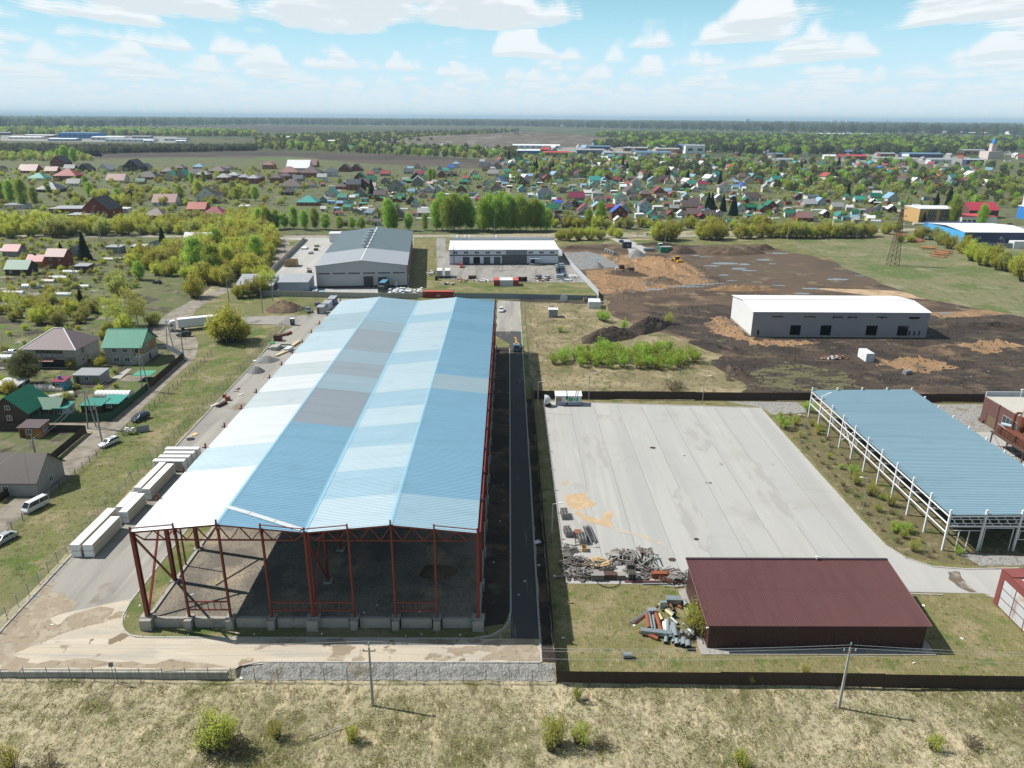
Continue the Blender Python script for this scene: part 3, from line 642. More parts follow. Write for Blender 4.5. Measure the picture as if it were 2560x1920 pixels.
# ------------------------------------------------------------------ shared building parts
m_glass = C('dark_glass', (.035, .045, .055), .12, .1, .5, 0, .6)
m_frame = C('white_frame', (.74, .74, .73), .5, .05, .5)
m_dark = C('dark_opening', (.012, .012, .014), .9, .1)
WINM = {}
def win(parent, c, w, h, rz=0, n=2, frame=None, name='window', glass=None):
    key = (round(w, 2), round(h, 2), n)
    if key not in WINM:
        t = min(.09, w * .09); mb = MB()
        mb.box(-w / 2, -.08, -h / 2, w / 2, 0, -h / 2 + t).box(-w / 2, -.08, h / 2 - t, w / 2, 0, h / 2)
        for i in range(n + 1):
            x = -w / 2 + (w - t) * i / n; mb.box(x, -.075, -h / 2 + t, x + t, 0, h / 2 - t)
        WINM[key] = (mb.mesh('window', m_frame), MB().box(-w / 2 + t, -.03, -h / 2 + t, w / 2 - t, -.005, h / 2 - t).mesh('pane', m_glass))
    f = put(name, WINM[key][0], parent, c, rz, frame)
    put('pane', WINM[key][1], f, None, 0, glass)
    return f
def slab(parent, name, c, d, m, rz=0): return MB().cbox((0, 0, 0), d).build(name, m, parent, c, rz)
def gable_walls(w, l, h, hr, along='y'):
    """walls of a box w by l; ridge along y (gables front/back) or along x"""
    mb = MB()
    if along == 'y':
        mb.add([(0, 0, 0), (w, 0, 0), (w, 0, h), (w / 2, 0, hr), (0, 0, h), (0, l, 0), (w, l, 0), (w, l, h), (w / 2, l, hr), (0, l, h)],
               [(0, 1, 2, 3, 4), (6, 5, 9, 8, 7), (1, 6, 7, 2), (5, 0, 4, 9)])
    else:
        mb.add([(0, 0, 0), (w, 0, 0), (w, 0, h), (0, 0, h), (0, l, 0), (w, l, 0), (w, l, h), (0, l, h), (0, l / 2, hr), (w, l / 2, hr)],
               [(0, 1, 2, 3), (5, 4, 7, 6), (1, 5, 6, 9, 2), (4, 0, 3, 8, 7)])
    return mb
def ribsheet(w, l, z0, z1, pitch=.3, hgt=.045, thick=0):
    """ribbed sheet: spans w in x; ribs run along y from (y=0,z0) to (y=l,z1)"""
    n = max(1, int(w / pitch)); p = w / n; prof = []
    for i in range(n): prof += [(i * p, 0), (i * p + p * .4, 0), (i * p + p * .52, hgt), (i * p + p * .88, hgt)]
    prof.append((w, 0)); k = len(prof)
    mb = MB().add([(x, 0, z0 + z) for x, z in prof] + [(x, l, z1 + z) for x, z in prof], [(i, i + 1, k + i + 1, k + i) for i in range(k - 1)])
    if thick: mb.add([(0, 0, z0 - thick), (w, 0, z0 - thick), (w, l, z1 - thick), (0, l, z1 - thick)], [(3, 2, 1, 0)])
    return mb

# ------------------------------------------------------------------ brown barn on the lot
m_barnroof = LM('brown_red_sheet', (.104, .043, .042), (((.094, .038, .038), .7, .48, .64, (1, .1, 1), 4), ((.112, .048, .046), .45, .52, .7, (1, .06, 1), 4)), .45, space='OBJ', spec=.5)
m_barnwall = C('brown_red_wall', (.062, .026, .024), .5, .06, .4, 0, .4)
m_pad = m_conc
barn = thing('barn', 'maroon corrugated metal barn with single sloping roof on the paved lot', 'barn', (27.8, 83.9, 0))
MB().box(-1.1, -1.3, 0, 31.2, 13.6, .12).build('foundation_slab', m_pad, barn)
BW, BL, BF, BB_ = 29.9, 12.9, 4.0, 5.75
fw_ = ribsheet(BW, BF - .1, 0, 0, .26, .04)
MB().add([(x, -z, y + .1) for x, y, z in fw_.v], fw_.f).build('front_wall', m_barnwall, barn)
MB().add([(0, 0, .1), (0, BL, .1), (0, BL, BB_), (0, 0, BF)], [(0, 3, 2, 1)]).build('side_wall', m_barnwall, barn)
MB().add([(BW, 0, .1), (BW, BL, .1), (BW, BL, BB_), (BW, 0, BF)], [(0, 1, 2, 3)]).build('side_wall', m_barnwall, barn)
MB().add([(0, BL, .1), (BW, BL, .1), (BW, BL, BB_), (0, BL, BB_)], [(0, 3, 2, 1)]).build('back_wall', m_barnwall, barn)
for k, (ya, yb) in enumerate(((-.35, BL * .52), (BL * .52 - .1, BL + .3))):
    f = lambda y: BF + (BB_ - BF) * y / BL + .08 + (.015 if k else 0)
    s_ = ribsheet(BW + .8, yb - ya, f(ya), f(yb), .26, .05)
    s_.build('roof_sheet', m_barnroof, barn, (-.4, ya, 0))
MB().box(-.45, BL + .05, BB_ + .02, BW + .45, BL + .45, BB_ + .28).build('ridge_flashing', C('dark_flashing', (.05, .035, .045), .4), barn)
for x in (-.42, BW + .42): MB().bar((x, -.35, BF + .06), (x, BL + .3, BB_ + .12), .06, .22).build('verge_trim', C('verge_trim', (.2, .12, .12), .4), barn)
MB().box(19.4, BL, BB_ + .3, 19.6, BL + .2, BB_ + .7).box(19.3, BL - .05, BB_ + .6, 19.7, BL + .25, BB_ + .72).build('vent', m_frame, barn)
slab(barn, 'lamp', (-.05, .35, 3.2), (.5, .2, .18), m_white)

# ------------------------------------------------------------------ white framed open shed with blue roof
m_wsteel = C('white_steel', (.70, .71, .73), .5, .06, .6)
m_shedroof = LM('blue_sheet', (.262, .405, .485), (((.24, .375, .455), .5, .48, .66, (.06, 1, 1), 4), ((.28, .42, .50), .8, .5, .7, (.05, 1, 1), 3), ((.235, .36, .43), .10, .58, .72, None, 5)), .42, space='OBJ', metal=.25, spec=.5)
shed = thing('open_shed', 'open shed of white steel columns under flat blue sheet roof', 'shed', (74.3, 108.9, 0))
SWD, SLN, SZ = 24.2, 59.8, 6.95
sc_ = MB().box(-.15, -.15, 0, .15, .15, 7.85).mesh('column', m_wsteel)
for j in range(11):
    put('column', sc_, shed, (0, j * SLN / 10, 0)); put('column', sc_, shed, (SWD, j * SLN / 10, 0))
for i in range(1, 4):
    for j in (0, 10): put('column', sc_, shed, (i * SWD / 4, j * SLN / 10, 0))
rs = ribsheet(SLN + .3, SWD + .2, 0, .35, .6, .09)
MB().add([(y, x, z + SZ) for x, y, z in rs.v], [tuple(reversed(f)) for f in rs.f]).build('roof_sheet', m_shedroof, shed, (-.1, -.15, 0))
for x in (0, SWD):
    for z in (6.55, 5.15, 3.55): MB().bar((x - .05, .2, z), (x - .05, SLN - .2, z), .16, .2).build('side_beam', m_wsteel, shed)
    mb = MB()
for j in range(10):
    y = j * SLN / 10; mb = MB()
    for dy in (-.9, -1.5):
        if j > 1: mb.bar((0, y + SLN / 10 + dy, 3.6), (0, y + SLN / 10 + dy, 5.1), .1)
    if j in (6,): mb.bar((0, y + .3, 6.4), (0, y + 5.6, 2.0), .12).bar((0, y + .3, 2.0), (0, y + 5.6, 6.4), .12)
    if mb.v: mb.build('side_bracing', m_wsteel, shed)
for j in range(11):
    y = j * SLN / 10; mb = MB()
    mb.bar((.2, y, 6.6), (SWD - .2, y, 6.9), .16, .3).bar((.2, y, 4.75), (SWD - .2, y, 4.75), .18, .3)
    for z in (5.35, 6.1): mb.bar((.2, y - .1, z), (SWD - .2, y - .1, z), .09, .1)
    for i in range(16): mb.bar((.2 + i * 1.5, y, 6.55), (1.7 + i * 1.5, y, 4.85), .1)
    for i in range(16): mb.bar((.9 + i * 1.48, y - .1, 5.35), (.9 + i * 1.48, y - .1, 6.1), .08)
    mb.build('roof_truss', m_wsteel, shed)
mb = MB().bar((.2, 0, 3.9), (6, 0, 3.9), .1)
for x in (2.2, 3.9): mb.bar((x, 0, 0), (x, 0, 3.9), .12)
mb.build('door_frame', m_wsteel, shed)
MB().bar((6.4, 0, 4.4), (11.4, 0, 4.4), .1).bar((6.5, 0, 0), (6.5, 0, 4.4), .1).bar((11.3, 0, 0), (11.3, 0, 4.4), .1).build('door_frame', m_wsteel, shed)
mb = MB()
for z in (3.9, 2.2): mb.bar((12.4, 0, z), (18, 0, z), .1)
for i in range(4): mb.bar((12.5 + i * 1.5, 0, 2.2), (12.5 + i * 1.5, 0, 3.9), .09)
mb.build('door_frame', m_wsteel, shed)
MB().bar((.5, 55.5, 6.95), (4.0, 58.5, 7.05), .5, .06).build('loose_flashing', m_wsteel, shed)

# ------------------------------------------------------------------ white roofed grey hall on the dark soil
m_greyclad = C('grey_cladding', (.285, .285, .315), .5, .04, .25)
m_paleclad = C('pale_cladding', (.66, .68, .70), .5, .04, .25)
m_whiteroof = C('white_roof_sheet', (.80, .81, .82), .4, .03, .2)
gh = thing('grey_hall', 'long grey hall with white gabled roof and dark open gateways on bare soil', 'warehouse', (82, 240, 0))
GW, GL, GH, GR = 59.2, 24, 8.6, 9.9
mb = MB(); gate_x = [(13.0, 3.6), (23.2, 3.7), (38.6, 3.8), (49.2, 3.7)]
def wall_x(parent, x0, x1, y, z0, z1, holes, m, th=.25, name='wall_panel'):
    """front wall with rectangular holes, one cladding panel per stretch"""
    xs = sorted({x0, x1, *[h[0] for h in holes], *[h[1] for h in holes]})
    for a, b in zip(xs[:-1], xs[1:]):
        hs = sorted([(h[2], h[3]) for h in holes if h[0] <= a + 1e-6 and h[1] >= b - 1e-6]); z = z0; mb = MB()
        for lo, hi in hs:
            if lo > z + .01: mb.box(a, y, z, b, y + th, lo)
            z = max(z, hi)
        if z < z1 - .01: mb.box(a, y, z, b, y + th, z1)
        if mb.v: mb.build(name, m, parent)
wins_g = [(6.5, 10.2), (17, 21.0), (26.6, 30.2), (31.6, 35.0), (41.5, 45.0), (52.4, 56)]
holes = [(x, x + w, .6, 4.1) for x, w in gate_x] + [(a, b, 6.4, 7.2) for a, b in wins_g] + [(53.2, 53.8, .7, 2.3), (54.8, 55.5, .7, 2.3), (56.4, 57.1, .7, 2.3), (2, 2.7, .7, 2.4)]
wall_x(gh, 0, GW, 0, .6, GH, holes, m_greyclad)
MB().box(-.05, -.06, -.3, GW + .05, .3, .6).build('plinth', m_conc, gh)
MB().box(-.08, .2, -.3, .25, GL, .6).build('plinth', m_conc, gh)
for x, ml in ((0, m_paleclad), (GW - .25, m_paleclad)):
    MB().prism([(.26, .6), (GL - .02, .6), (GL - .02, GH), (GL / 2, GR - .05), (.26, GH)], x, x + .25, 'x').build('gable_wall', ml, gh)
MB().box(.26, GL - .25, .6, GW - .26, GL, GH).build('back_wall', m_greyclad, gh)
for s_, (ya, yb, za, zb) in enumerate(((-.4, GL / 2, GH - .02, GR), (GL / 2, GL + .4, GR, GH - .02))):
    MB().add([(-.35, ya, za), (GW + .35, ya, za), (GW + .35, yb, zb), (-.35, yb, zb), (-.35, ya, za + .18), (GW + .35, ya, za + .18), (GW + .35, yb, zb + .18), (-.35, yb, zb + .18)],
             [(3, 2, 1, 0), (4, 5, 6, 7), (0, 1, 5, 4), (1, 2, 6, 5), (2, 3, 7, 6), (3, 0, 4, 7)]).build('roof_slope', m_whiteroof, gh)
MB().box(-.35, GL / 2 - .18, GR + .17, GW + .35, GL / 2 + .18, GR + .26).build('ridge_cap', C('ridge_grey', (.35, .36, .37), .5), gh)
for i in range(11): MB().box(i * GW / 11 + .3, .3, .6, i * GW / 11 + .55, .6, GH - .1).build('column', m_dark, gh)
W('hall_floor', [(82.3, 240.3), (140.9, 240.3), (140.9, 263.7), (82.3, 263.7)], m_mud, .1)

# ------------------------------------------------------------------ grey hall with slate roof, vents and a loading dock
RZ2 = R(5.6)
m_hall2 = C('grey_panel', (.42, .43, .45), .5, .04, .3)
m_slate = C('slate_blue_roof', (.105, .145, .165), .55, .14, .25)
m_slate2 = C('pale_grey_roof', (.30, .325, .36), .5, .05, .3)
h2 = thing('loading_hall', 'grey panel hall with slate blue gabled roof and row of ridge vents', 'warehouse', (-81.3, 311, 0), RZ2)
AW, AL, AH, AR = 38.2, 101, 9.3, 11.5
for i in range(6):
    a, b = AW * i / 6 + .02, AW * (i + 1) / 6 - .02
    f = lambda x: AH + (AR - AH) * (1 - abs(x - AW / 2) / (AW / 2)); pts = [(a, .9), (b, .9), (b, f(b))] + [(a, f(a))]
    MB().prism(pts, 0, .25).build('wall_panel', m_hall2, h2)
MB().box(-.03, -.05, 0, AW + .03, .3, .9).build('plinth', C('dark_plinth', (.05, .04, .045), .8), h2)
m_maroon = C('maroon_panel', (.20, .07, .065), .6, .1, .3)
MB().box(0, .26, 0, .25, AL, AH).build('side_wall', m_hall2, h2); MB().box(AW - .25, .26, 0, AW, AL, AH).build('side_wall', m_maroon, h2)
MB().prism([(0, 0), (AW, 0), (AW, AH), (AW / 2, AR), (0, AH)], AL - .2, AL).build('back_wall', m_hall2, h2)
for (xa, xb, za, zb) in ((-.4, AW / 2, AH - .03, AR), (AW / 2, AW + .4, AR, AH - .03)):
    for ya, yb, mm in ((-.3, 32, m_slate2), (32, AL + .3, m_slate)):
        MB().add([(xa, ya, za + .05), (xb, ya, zb + .05), (xb, yb, zb + .05), (xa, yb, za + .05), (xa, ya, za + .3), (xb, ya, zb + .3), (xb, yb, zb + .3), (xa, yb, za + .3)],
                 [(3, 2, 1, 0), (4, 5, 6, 7), (0, 1, 5, 4), (1, 2, 6, 5), (2, 3, 7, 6), (3, 0, 4, 7)]).build('roof_slope', mm, h2)
MB().box(AW / 2 - .25, -.3, AR + .28, AW / 2 + .25, AL + .3, AR + .4).build('ridge_cap', m_paleclad, h2)
for i in range(6):
    y = 33 + i * 9.5
    v = MB().cyl((0, 0, 0), (0, 0, 1.6), .85, 12).build('ridge_vent', C('galvanised', (.42, .47, .50), .4, .1, 1, .5), h2, (AW / 2 - 1.6, y, AR))
    MB().cyl((0, 0, 1.6), (0, 0, 2.3), 1.15, 12).build('vent_cowl', MATS['galvanised'], v)
for i in range(6):
    win(h2, (3.3 + i * 6.3, 0, 6.3), 5.2, 1.0, 0, 6)
def gate(parent, c, w, h, fm, dm, rz=0, name='gate'):
    o = MB().box(-w / 2 - .3, -.18, 0, -w / 2, 0, h + .3).box(w / 2, -.18, 0, w / 2 + .3, 0, h + .3).box(-w / 2, -.18, h, w / 2, 0, h + .3).build('gate_frame', fm, parent, c, rz)
    MB().box(-w / 2, -.06, 0, w / 2, -.01, h).build(name, dm, o)
    return o
m_gate_dark = C('dark_gate', (.045, .038, .04), .6)
gate(h2, (21.8, 0, .1), 3.6, 4.6, C('dock_frame', (.16, .14, .14), .7), m_gate_dark)
gate(h2, (27.7, 0, .1), 3.2, 4.2, MATS['dock_frame'], m_gate_dark)
slab(h2, 'canopy', (33.4, -.5, 3.4), (2.2, 1.2, .12), m_paleclad); slab(h2, 'door', (33.4, -.03, 1.6), (1.1, .1, 2.2), m_frame)
MB().cyl((AW + .3, 8, 0), (AW + .3, 8, 4), .2, 8).build('downpipe', m_paleclad, h2)

# ------------------------------------------------------------------ white roofed workshop with grey gates
RZ3 = R(2.6)
h3 = thing('workshop', 'long workshop with white roof, grey band and four open gates', 'workshop', (-29, 366.6, 0), RZ3)
m_band = C('dark_band', (.085, .095, .11), .6, .06); m_lilac = C('pale_blue_panel', (.60, .64, .72), .5, .04, .3)
CW, CL, CH = 54.2, 25.5, 7.3
hol = [(6.6, 9.9, .6, 3.9), (11.8, 15.1, .6, 3.9), (16.9, 20.2, .6, 3.9), (22, 25.3, .6, 3.9)]
wall_x(h3, 0, CW, 0, .6, 4.35, hol, m_lilac); MB().box(0, -.02, 4.36, CW, .25, 5.0).build('wall_band', m_band, h3)
MB().box(0, 0, 5.01, CW, .25, CH).build('wall_panel', m_lilac, h3); MB().box(-.03, -.06, 0, CW + .03, .25, .6).build('plinth', m_band, h3)
MB().box(26, -.03, .61, 38.5, 0.02, 4.35).build('wall_panel', m_band, h3); MB().box(28, -.03, 5.0, 38.5, 0.02, CH).build('wall_panel', C('mid_grey_panel', (.20, .22, .25), .6), h3)
MB().box(0, .26, 0, .25, CL, CH).build('side_wall', m_lilac, h3); MB().box(CW - .25, .26, 0, CW, CL, CH).build('side_wall', m_band, h3); MB().box(.25, CL - .25, 0, CW - .25, CL, CH).build('back_wall', m_lilac, h3)
for k, (a, b, c_, d_) in enumerate(hol): MB().box(a + .02, .5, .6, b - .02, .6, 3.9).build('gate', m_band if k != 1 else m_dark, h3)
for i in range(10): win(h3, (2.9 + i * 5.35, -.03, 6.0), 2.3, 1.1, 0, 2)
MB().add([(-.3, -.4, CH + .02), (CW + .3, -.4, CH + .02), (CW + .3, CL - 1, CH + .75), (-.3, CL - 1, CH + .75), (-.3, -.4, CH + .25), (CW + .3, -.4, CH + .25), (CW + .3, CL - 1, CH + .95), (-.3, CL - 1, CH + .95)],
         [(3, 2, 1, 0), (4, 5, 6, 7), (0, 1, 5, 4), (1, 2, 6, 5), (2, 3, 7, 6), (3, 0, 4, 7)]).build('roof', m_whiteroof, h3)
MB().box(-.3, CL - 1, CH, CW + .3, CL - .6, CH + 2.3).build('parapet', C('galv_parapet', (.36, .41, .45), .5), h3)
slab(h3, 'canopy', (42.5, -1.4, 3.3), (5.5, 2.8, .2), C('canopy_blue', (.35, .45, .5), .5)); slab(h3, 'porch', (42.5, -1.4, .45), (5.5, 2.8, .8), m_conc); slab(h3, 'door', (41.5, -.06, 1.9), (1.8, .1, 2.3), m_dark)
MB().cyl((2.2, -.3, 0), (2.2, -.3, 9.2), .12, 6).build('flue', m_band, h3)
for x in (3.5, 7.5, 10, 24): MB().cyl((x, CL - .4, CH + 2.2), (x, CL - .4, CH + 3.6), .5, 8).build('vent', m_white, h3)

# ------------------------------------------------------------------ brown works building, dust collector, rusty annex at the right edge
m_works = C('brown_plaster', (.125, .062, .058), .7, .08, .4)
wk = thing('works_building', 'dark brown flat roofed works building with tan gate at the right edge', 'building', (115.6, 140, 0))
MB().box(0, 0, .0, 34, 27, 6.3).build('wall', m_works, wk)
MB().box(.1, .1, 6.3, 34, 26.8, 6.5).build('roof', C('pale_membrane', (.46, .44, .40), .8, .1, .3), wk)
MB().box(.0, 26.6, 6.3, 34, 27, 7.6).build('parapet', C('galv_parapet2', (.33, .37, .42), .5), wk)
for y in (0, 21): MB().box(-.12, y - .05, 0, .02, y + .05, 6.45).build('downpipe', m_dark, wk)
MB().box(-.4, 25.2, 0, 0, 27.1, .8).build('plinth', m_works, wk)
gate(wk, (0, 22.9, 0), 3.4, 3.0, m_works, C('tan_gate', (.145, .10, .065), .7), -math.pi / 2)
win(wk, (-.02, 16, 3.4), 6.5, 2.6, -math.pi / 2, 5, C('grey_frame', (.35, .36, .36), .6)); win(wk, (-.02, 6, 3.4), 6.5, 2.6, -math.pi / 2, 5, MATS['grey_frame'])
MB().cyl((8, 26.2, 6.5), (8, 26.2, 8.4), .06, 6).cbox((7.9, 25.9, 8.5), (.7, .35, .2)).build('floodlight', m_white, wk)
m_rust = C('rust', (.155, .052, .028), .85, .3, 1.2); m_rustd = C('dark_rust', (.09, .048, .038), .85, .25, 1)
dc = thing('dust_collector', 'rusty dust collector on a raised steel platform with cyclone and pipes', 'machine', (108.6, 141, 0))
MB().box(0, 0, 3.3, 6, 11.5, 3.55).build('platform', m_rustd, dc)
for x in (.3, 5.7):
    for y in (.4, 5.8, 11.1): MB().cyl((x, y, 0), (x, y, 3.3), .16, 8).build('leg', m_rustd, dc)
MB().bar((.3, .4, .3), (.3, 5.8, 3.2), .07).bar((.3, 5.8, .3), (.3, .4, 3.2), .07).bar((.3, 5.8, .3), (.3, 11, 3.2), .07).build('brace', m_rustd, dc)
mb = MB().box(1, 4.8, 3.55, 3.4, 9.4, 5.1); mb.build('hopper', m_rust, dc)
MB().box(1, 9.7, 3.55, 3.2, 10.9, 4.9).build('hopper', m_rust, dc); MB().box(1.2, .6, 3.55, 3.6, 4.4, 5.3).build('hopper', m_rust, dc)
mb = MB()
for z in (3.9, 4.5, 5.2): mb.bar((.8, .6, z), (.8, 10.9, z), .07)
for y in range(1, 11): mb.bar((.8, y, 3.55), (.8, y, 5.2), .06)
mb.build('railing', m_rustd, dc)
cy_ = MB().cyl((3.9, 7.4, 6.4), (3.9, 7.4, 8.6), 1.0, 12).cyl((3.9, 7.4, 4.6), (3.9, 7.4, 6.4), .3, 12, 1.0).build('cyclone', m_rust, dc)
MB().cyl((3.9, 7.4, 8.6), (3.9, 7.4, 9.9), .55, 10).cyl((3.9, 7.4, 9.9), (3.9, 7.4, 10.2), .8, 10).build('exhaust', C('pale_metal', (.45, .44, .43), .5), cy_)
pp = [(2.6, 8.6, 5.0), (2.6, 8.6, 8.6), (2.9, 8.2, 9.2), (3.6, 7.7, 9.2)]
mb = MB()
for a, b in zip(pp[:-1], pp[1:]): mb.cyl(a, b, .28, 8)
mb.build('duct', m_rust, dc)
MB().cyl((1.5, 10.6, 5.6), (2.6, 8.8, 5.8), .35, 8).build('blue_duct', C('pale_blue_duct', (.35, .48, .55), .5), dc)
MB().cyl((1.0, 11, 5.5), (2.6, 5, 4.2), .08, 6).build('handrail', C('pink_rail', (.45, .36, .36), .6), dc)
MB().cyl((3.9, 2.4, 5.0), (3.9, 2.4, 8.5), .7, 10).cyl((3.9, 2.4, 8.5), (3.9, 2.4, 9.2), .7, 10, .3).build('cyclone', m_rustd, dc)
ax = thing('rusty_annex', 'rusty red steel framed annex with stained translucent wall panels at right edge', 'building', (74.2, 94.4, 0))
m_annex = C('faded_red_steel', (.20, .055, .05), .6, .2, .6)
m_trans = LM('stained_panel', (.46, .49, .52), (((.42, .24, .10), .35, .56, .68, None, 4), ((.30, .27, .27), .8, .54, .7, (1, 1, .3), 4)), .4, space='OBJ')
MB().add([(0, 0, 0), (0, 0, 6.0), (13, 0, 6.6), (13, 0, 0)], [(0, 1, 2, 3)]).build('back_wall', m_annex, ax)
for i in range(5):
    for k in range(3):
        z0, z1 = .25 + k * 1.55, .25 + (k + 1) * 1.55 - .06; ya, yb = -.9 - i * 2.8, -.9 - (i + 1) * 2.8 + .1
        MB().box(-.04, yb, z0, .04, ya, z1).build('wall_panel', m_trans, ax)
mb = MB()
for i in range(6): mb.box(-.09, -.95 - i * 2.8, 0, .09, -.83 - i * 2.8, 5.2)
for k in range(4): mb.box(-.07, -15, .14 + k * 1.55, .07, -.8, .23 + k * 1.55)
mb.build('wall_frame', m_annex, ax)
MB().box(-.12, -.82, 0, .12, .05, 6.0).box(-.12, -15, 4.95, .12, -.8, 6.0).build('wall_frame', m_annex, ax)
rs = ribsheet(13, 2.6, 6.25, 6.05, .3, .05); rs.build('roof_sheet', m_annex, ax, (-.2, -2.5, 0))
rs = ribsheet(13, 12.5, 5.6, 6.0, .3, .05); rs.build('roof_sheet', C('pale_old_sheet', (.42, .40, .38), .6, .2, .6), ax, (.9, -15, 0))
rs = ribsheet(1.2, 12.5, 5.9, 6.1, .3, .05); rs.build('roof_sheet', m_annex, ax, (-.25, -15, 0))

# ------------------------------------------------------------------ roadside buildings far right
def boxb(name, label, loc, w, l, h, wm, rmat, rz=0, hr=None, along='x', cat='building', windows=(), over=.4):
    t = thing(name, label, cat, (*loc, 0), rz); hr = hr or h + .01
    gable_walls(w, l, h, hr, along).build('wall', wm, t)
    if hr - h < .1:
        MB().box(-.15, -.15, h, w + .15, l + .15, h + .35).build('roof', rmat, t)
    else: roof_gable(t, w, l, h, hr, along, rmat, over)
    for wx, wz, ww, wh, n in windows: win(t, (wx, -.01, wz), ww, wh, 0, n)
    return t
def roof_gable(t, w, l, h, hr, along, m, over=.4, th=.12):
    mb = MB()
    if along == 'y':
        s = (hr - h) / (w / 2); e = over
        for sx in (0, 1):
            xa, xb = (-e, w / 2) if sx == 0 else (w + e, w / 2); za, zb = h - s * e, hr
            mb.add([(xa, -e, za), (xb, -e, zb), (xb, l + e, zb), (xa, l + e, za), (xa, -e, za + th), (xb, -e, zb + th), (xb, l + e, zb + th), (xa, l + e, za + th)],
                   [(0, 3, 2, 1), (4, 5, 6, 7), (0, 1, 5, 4), (1, 2, 6, 5), (2, 3, 7, 6), (3, 0, 4, 7)])
    else:
        s = (hr - h) / (l / 2); e = over
        for sy in (0, 1):
            ya, yb = (-e, l / 2) if sy == 0 else (l + e, l / 2); za, zb = h - s * e, hr
            mb.add([(-e, ya, za), (w + e, ya, za), (w + e, yb, zb), (-e, yb, zb), (-e, ya, za + th), (w + e, ya, za + th), (w + e, yb, zb + th), (-e, yb, zb + th)],
                   [(0, 1, 2, 3), (7, 6, 5, 4), (0, 4, 5, 1), (1, 5, 6, 2), (2, 6, 7, 3), (3, 7, 4, 0)])
    return mb.build('roof', m, t)
m_bluewall = C('bright_blue_cladding', (.04, .20, .55), .5, .06, .3); m_navy = C('navy_cladding', (.045, .055, .13), .6, .06, .3)
t = boxb('blue_store', 'navy and bright blue metal store with white roof beside the log piles', (265.5, 433, ), 40, 40, 8.2, m_navy, m_whiteroof, 0, 9.6, 'x')
MB().box(-.2, .0, 0, -.02, 40, 8.2).build('side_wall', C('cyan_blue_cladding', (.07, .36, .70), .5), t)
for x in (9, 21.5): slab(t, 'panel_door', (x, -.05, 5), (1.6, .1, 1.6), C('grey_panel_door', (.3, .32, .36), .6))
boxb('blue_annex', 'low bright blue metal annex behind the navy store', (270, 478), 32, 8, 7.2, m_bluewall, m_navy)
m_ochre = C('ochre_render', (.50, .32, .14), .7, .06, .3)
t = boxb('ochre_building', 'two storey ochre office block with dark window bays and flat roof', (292, 534), 30, 22, 10, m_ochre, m_paleclad)
for i in range(3): slab(t, 'window_bay', (9 + i * 8.6, -.05, 5.6), (6, .15, 7.6), C('dark_bay', (.05, .045, .05), .3))
for i in range(3): win(t, (9 + i * 8.6, -.16, 7.2), 5, 2.0, 0, 4); win(t, (9 + i * 8.6, -.16, 3.6), 5, 2.0, 0, 4)
t = boxb('red_roofed_store', 'white roadside store with flat red roof beside the ochre block', (318, 526), 26, 18, 5.6, m_white, C('bright_red_roof', (.50, .06, .06), .5), R(4))
for i in range(3): slab(t, 'shop_window', (2.5 + i * 3.5, -.05, 2.2), (2.4, .12, 2.8), m_glass)
t = boxb('blue_garage', 'bright blue metal garage hall with pale roof at far right roadside', (386, 545), 30, 26, 9, m_bluewall, m_paleclad, 0, 11.5, 'y')
for i in range(2): slab(t, 'gate', (5 + i * 8, -.05, 2), (4, .1, 4), m_dark)
t = boxb('pale_office', 'pale blue three storey office block behind the blue garage', (415, 590), 26, 20, 17, m_lilac, MATS['galv_parapet'])
for i in range(4):
    for k in range(3): win(t, (4 + i * 6, -.02, 3.5 + k * 5), 2.2, 1.8, 0, 2)
boxb('crimson_roofed_house', 'large house with crimson hipped metal roof behind the roadside store', (347, 566), 22, 16, 6, m_works, C('crimson_sheet', (.42, .04, .07), .45), 0, 11, 'x')
boxb('roadside_shop', 'small shop with low orange red roof by the parked cars', (384, 522), 12, 10, 4, m_paleclad, C('orange_red_sheet', (.5, .12, .07), .5), 0, 5.2, 'x')
# ------------------------------------------------------------------ fences and walls
m_fbrown = C('brown_profile_sheet', (.040, .024, .019), .55, .1, .4); m_fgreen = C('green_profile_sheet', (.012, .075, .045), .5, .1, .4)
m_fgrey = C('blue_grey_profile_sheet', (.22, .26, .30), .5, .08, .4); m_fwhite = C('pale_profile_sheet', (.55, .58, .62), .5, .06, .4)
m_galv = C('galvanised_post', (.30, .31, .32), .5, .1, 1, .4); m_wire = C('fence_wire', (.26, .27, .28), .5, .1, 1, .3)
m_oldwood = C('weathered_wood', (.17, .15, .13), .9, .2, 1.5); m_panelconc = C('wall_panel_concrete', (.36, .35, .32), .9, .15, .7)
PANELS = {}
def fence_panel(kind, w, h):
    key = (kind, round(w, 2), h)
    if key in PANELS: return PANELS[key]
    mb = MB()
    if kind == 'sheet':
        n = max(2, int(w / .2)); p = w / n; prof = []
        for i in range(n): prof += [(i * p, .0), (i * p + p * .35, .0), (i * p + p * .5, -.025), (i * p + p * .85, -.025)]
        prof.append((w, 0)); k = len(prof)
        mb.add([(x, y, .05) for x, y in prof] + [(x, y, h) for x, y in prof], [(i, i + 1, k + i + 1, k + i) for i in range(k - 1)])
        mb.box(0, .01, .4, w, .04, .46).box(0, .01, h - .4, w, .04, h - .34)
    elif kind == 'mesh':
        for i in range(1, 9): mb.bar((0, 0, h * i / 8), (w, 0, h * i / 8), .012)
        for i in range(int(w / .35)): mb.bar((i * .35, 0, .05), (i * .35, 0, h), .009)
    elif kind == 'slab':
        mb.box(.03, -.08, 0, w - .03, .08, h).box(.25, -.11, .3, w - .25, -.08, h - .3)
    elif kind == 'wire':
        for z in (.5, 1.0, h - .1): mb.bar((0, 0, z), (w, 0, z), .015)
    me = mb.mesh('panel'); me.materials.append(m_fbrown); PANELS[key] = me
    return me
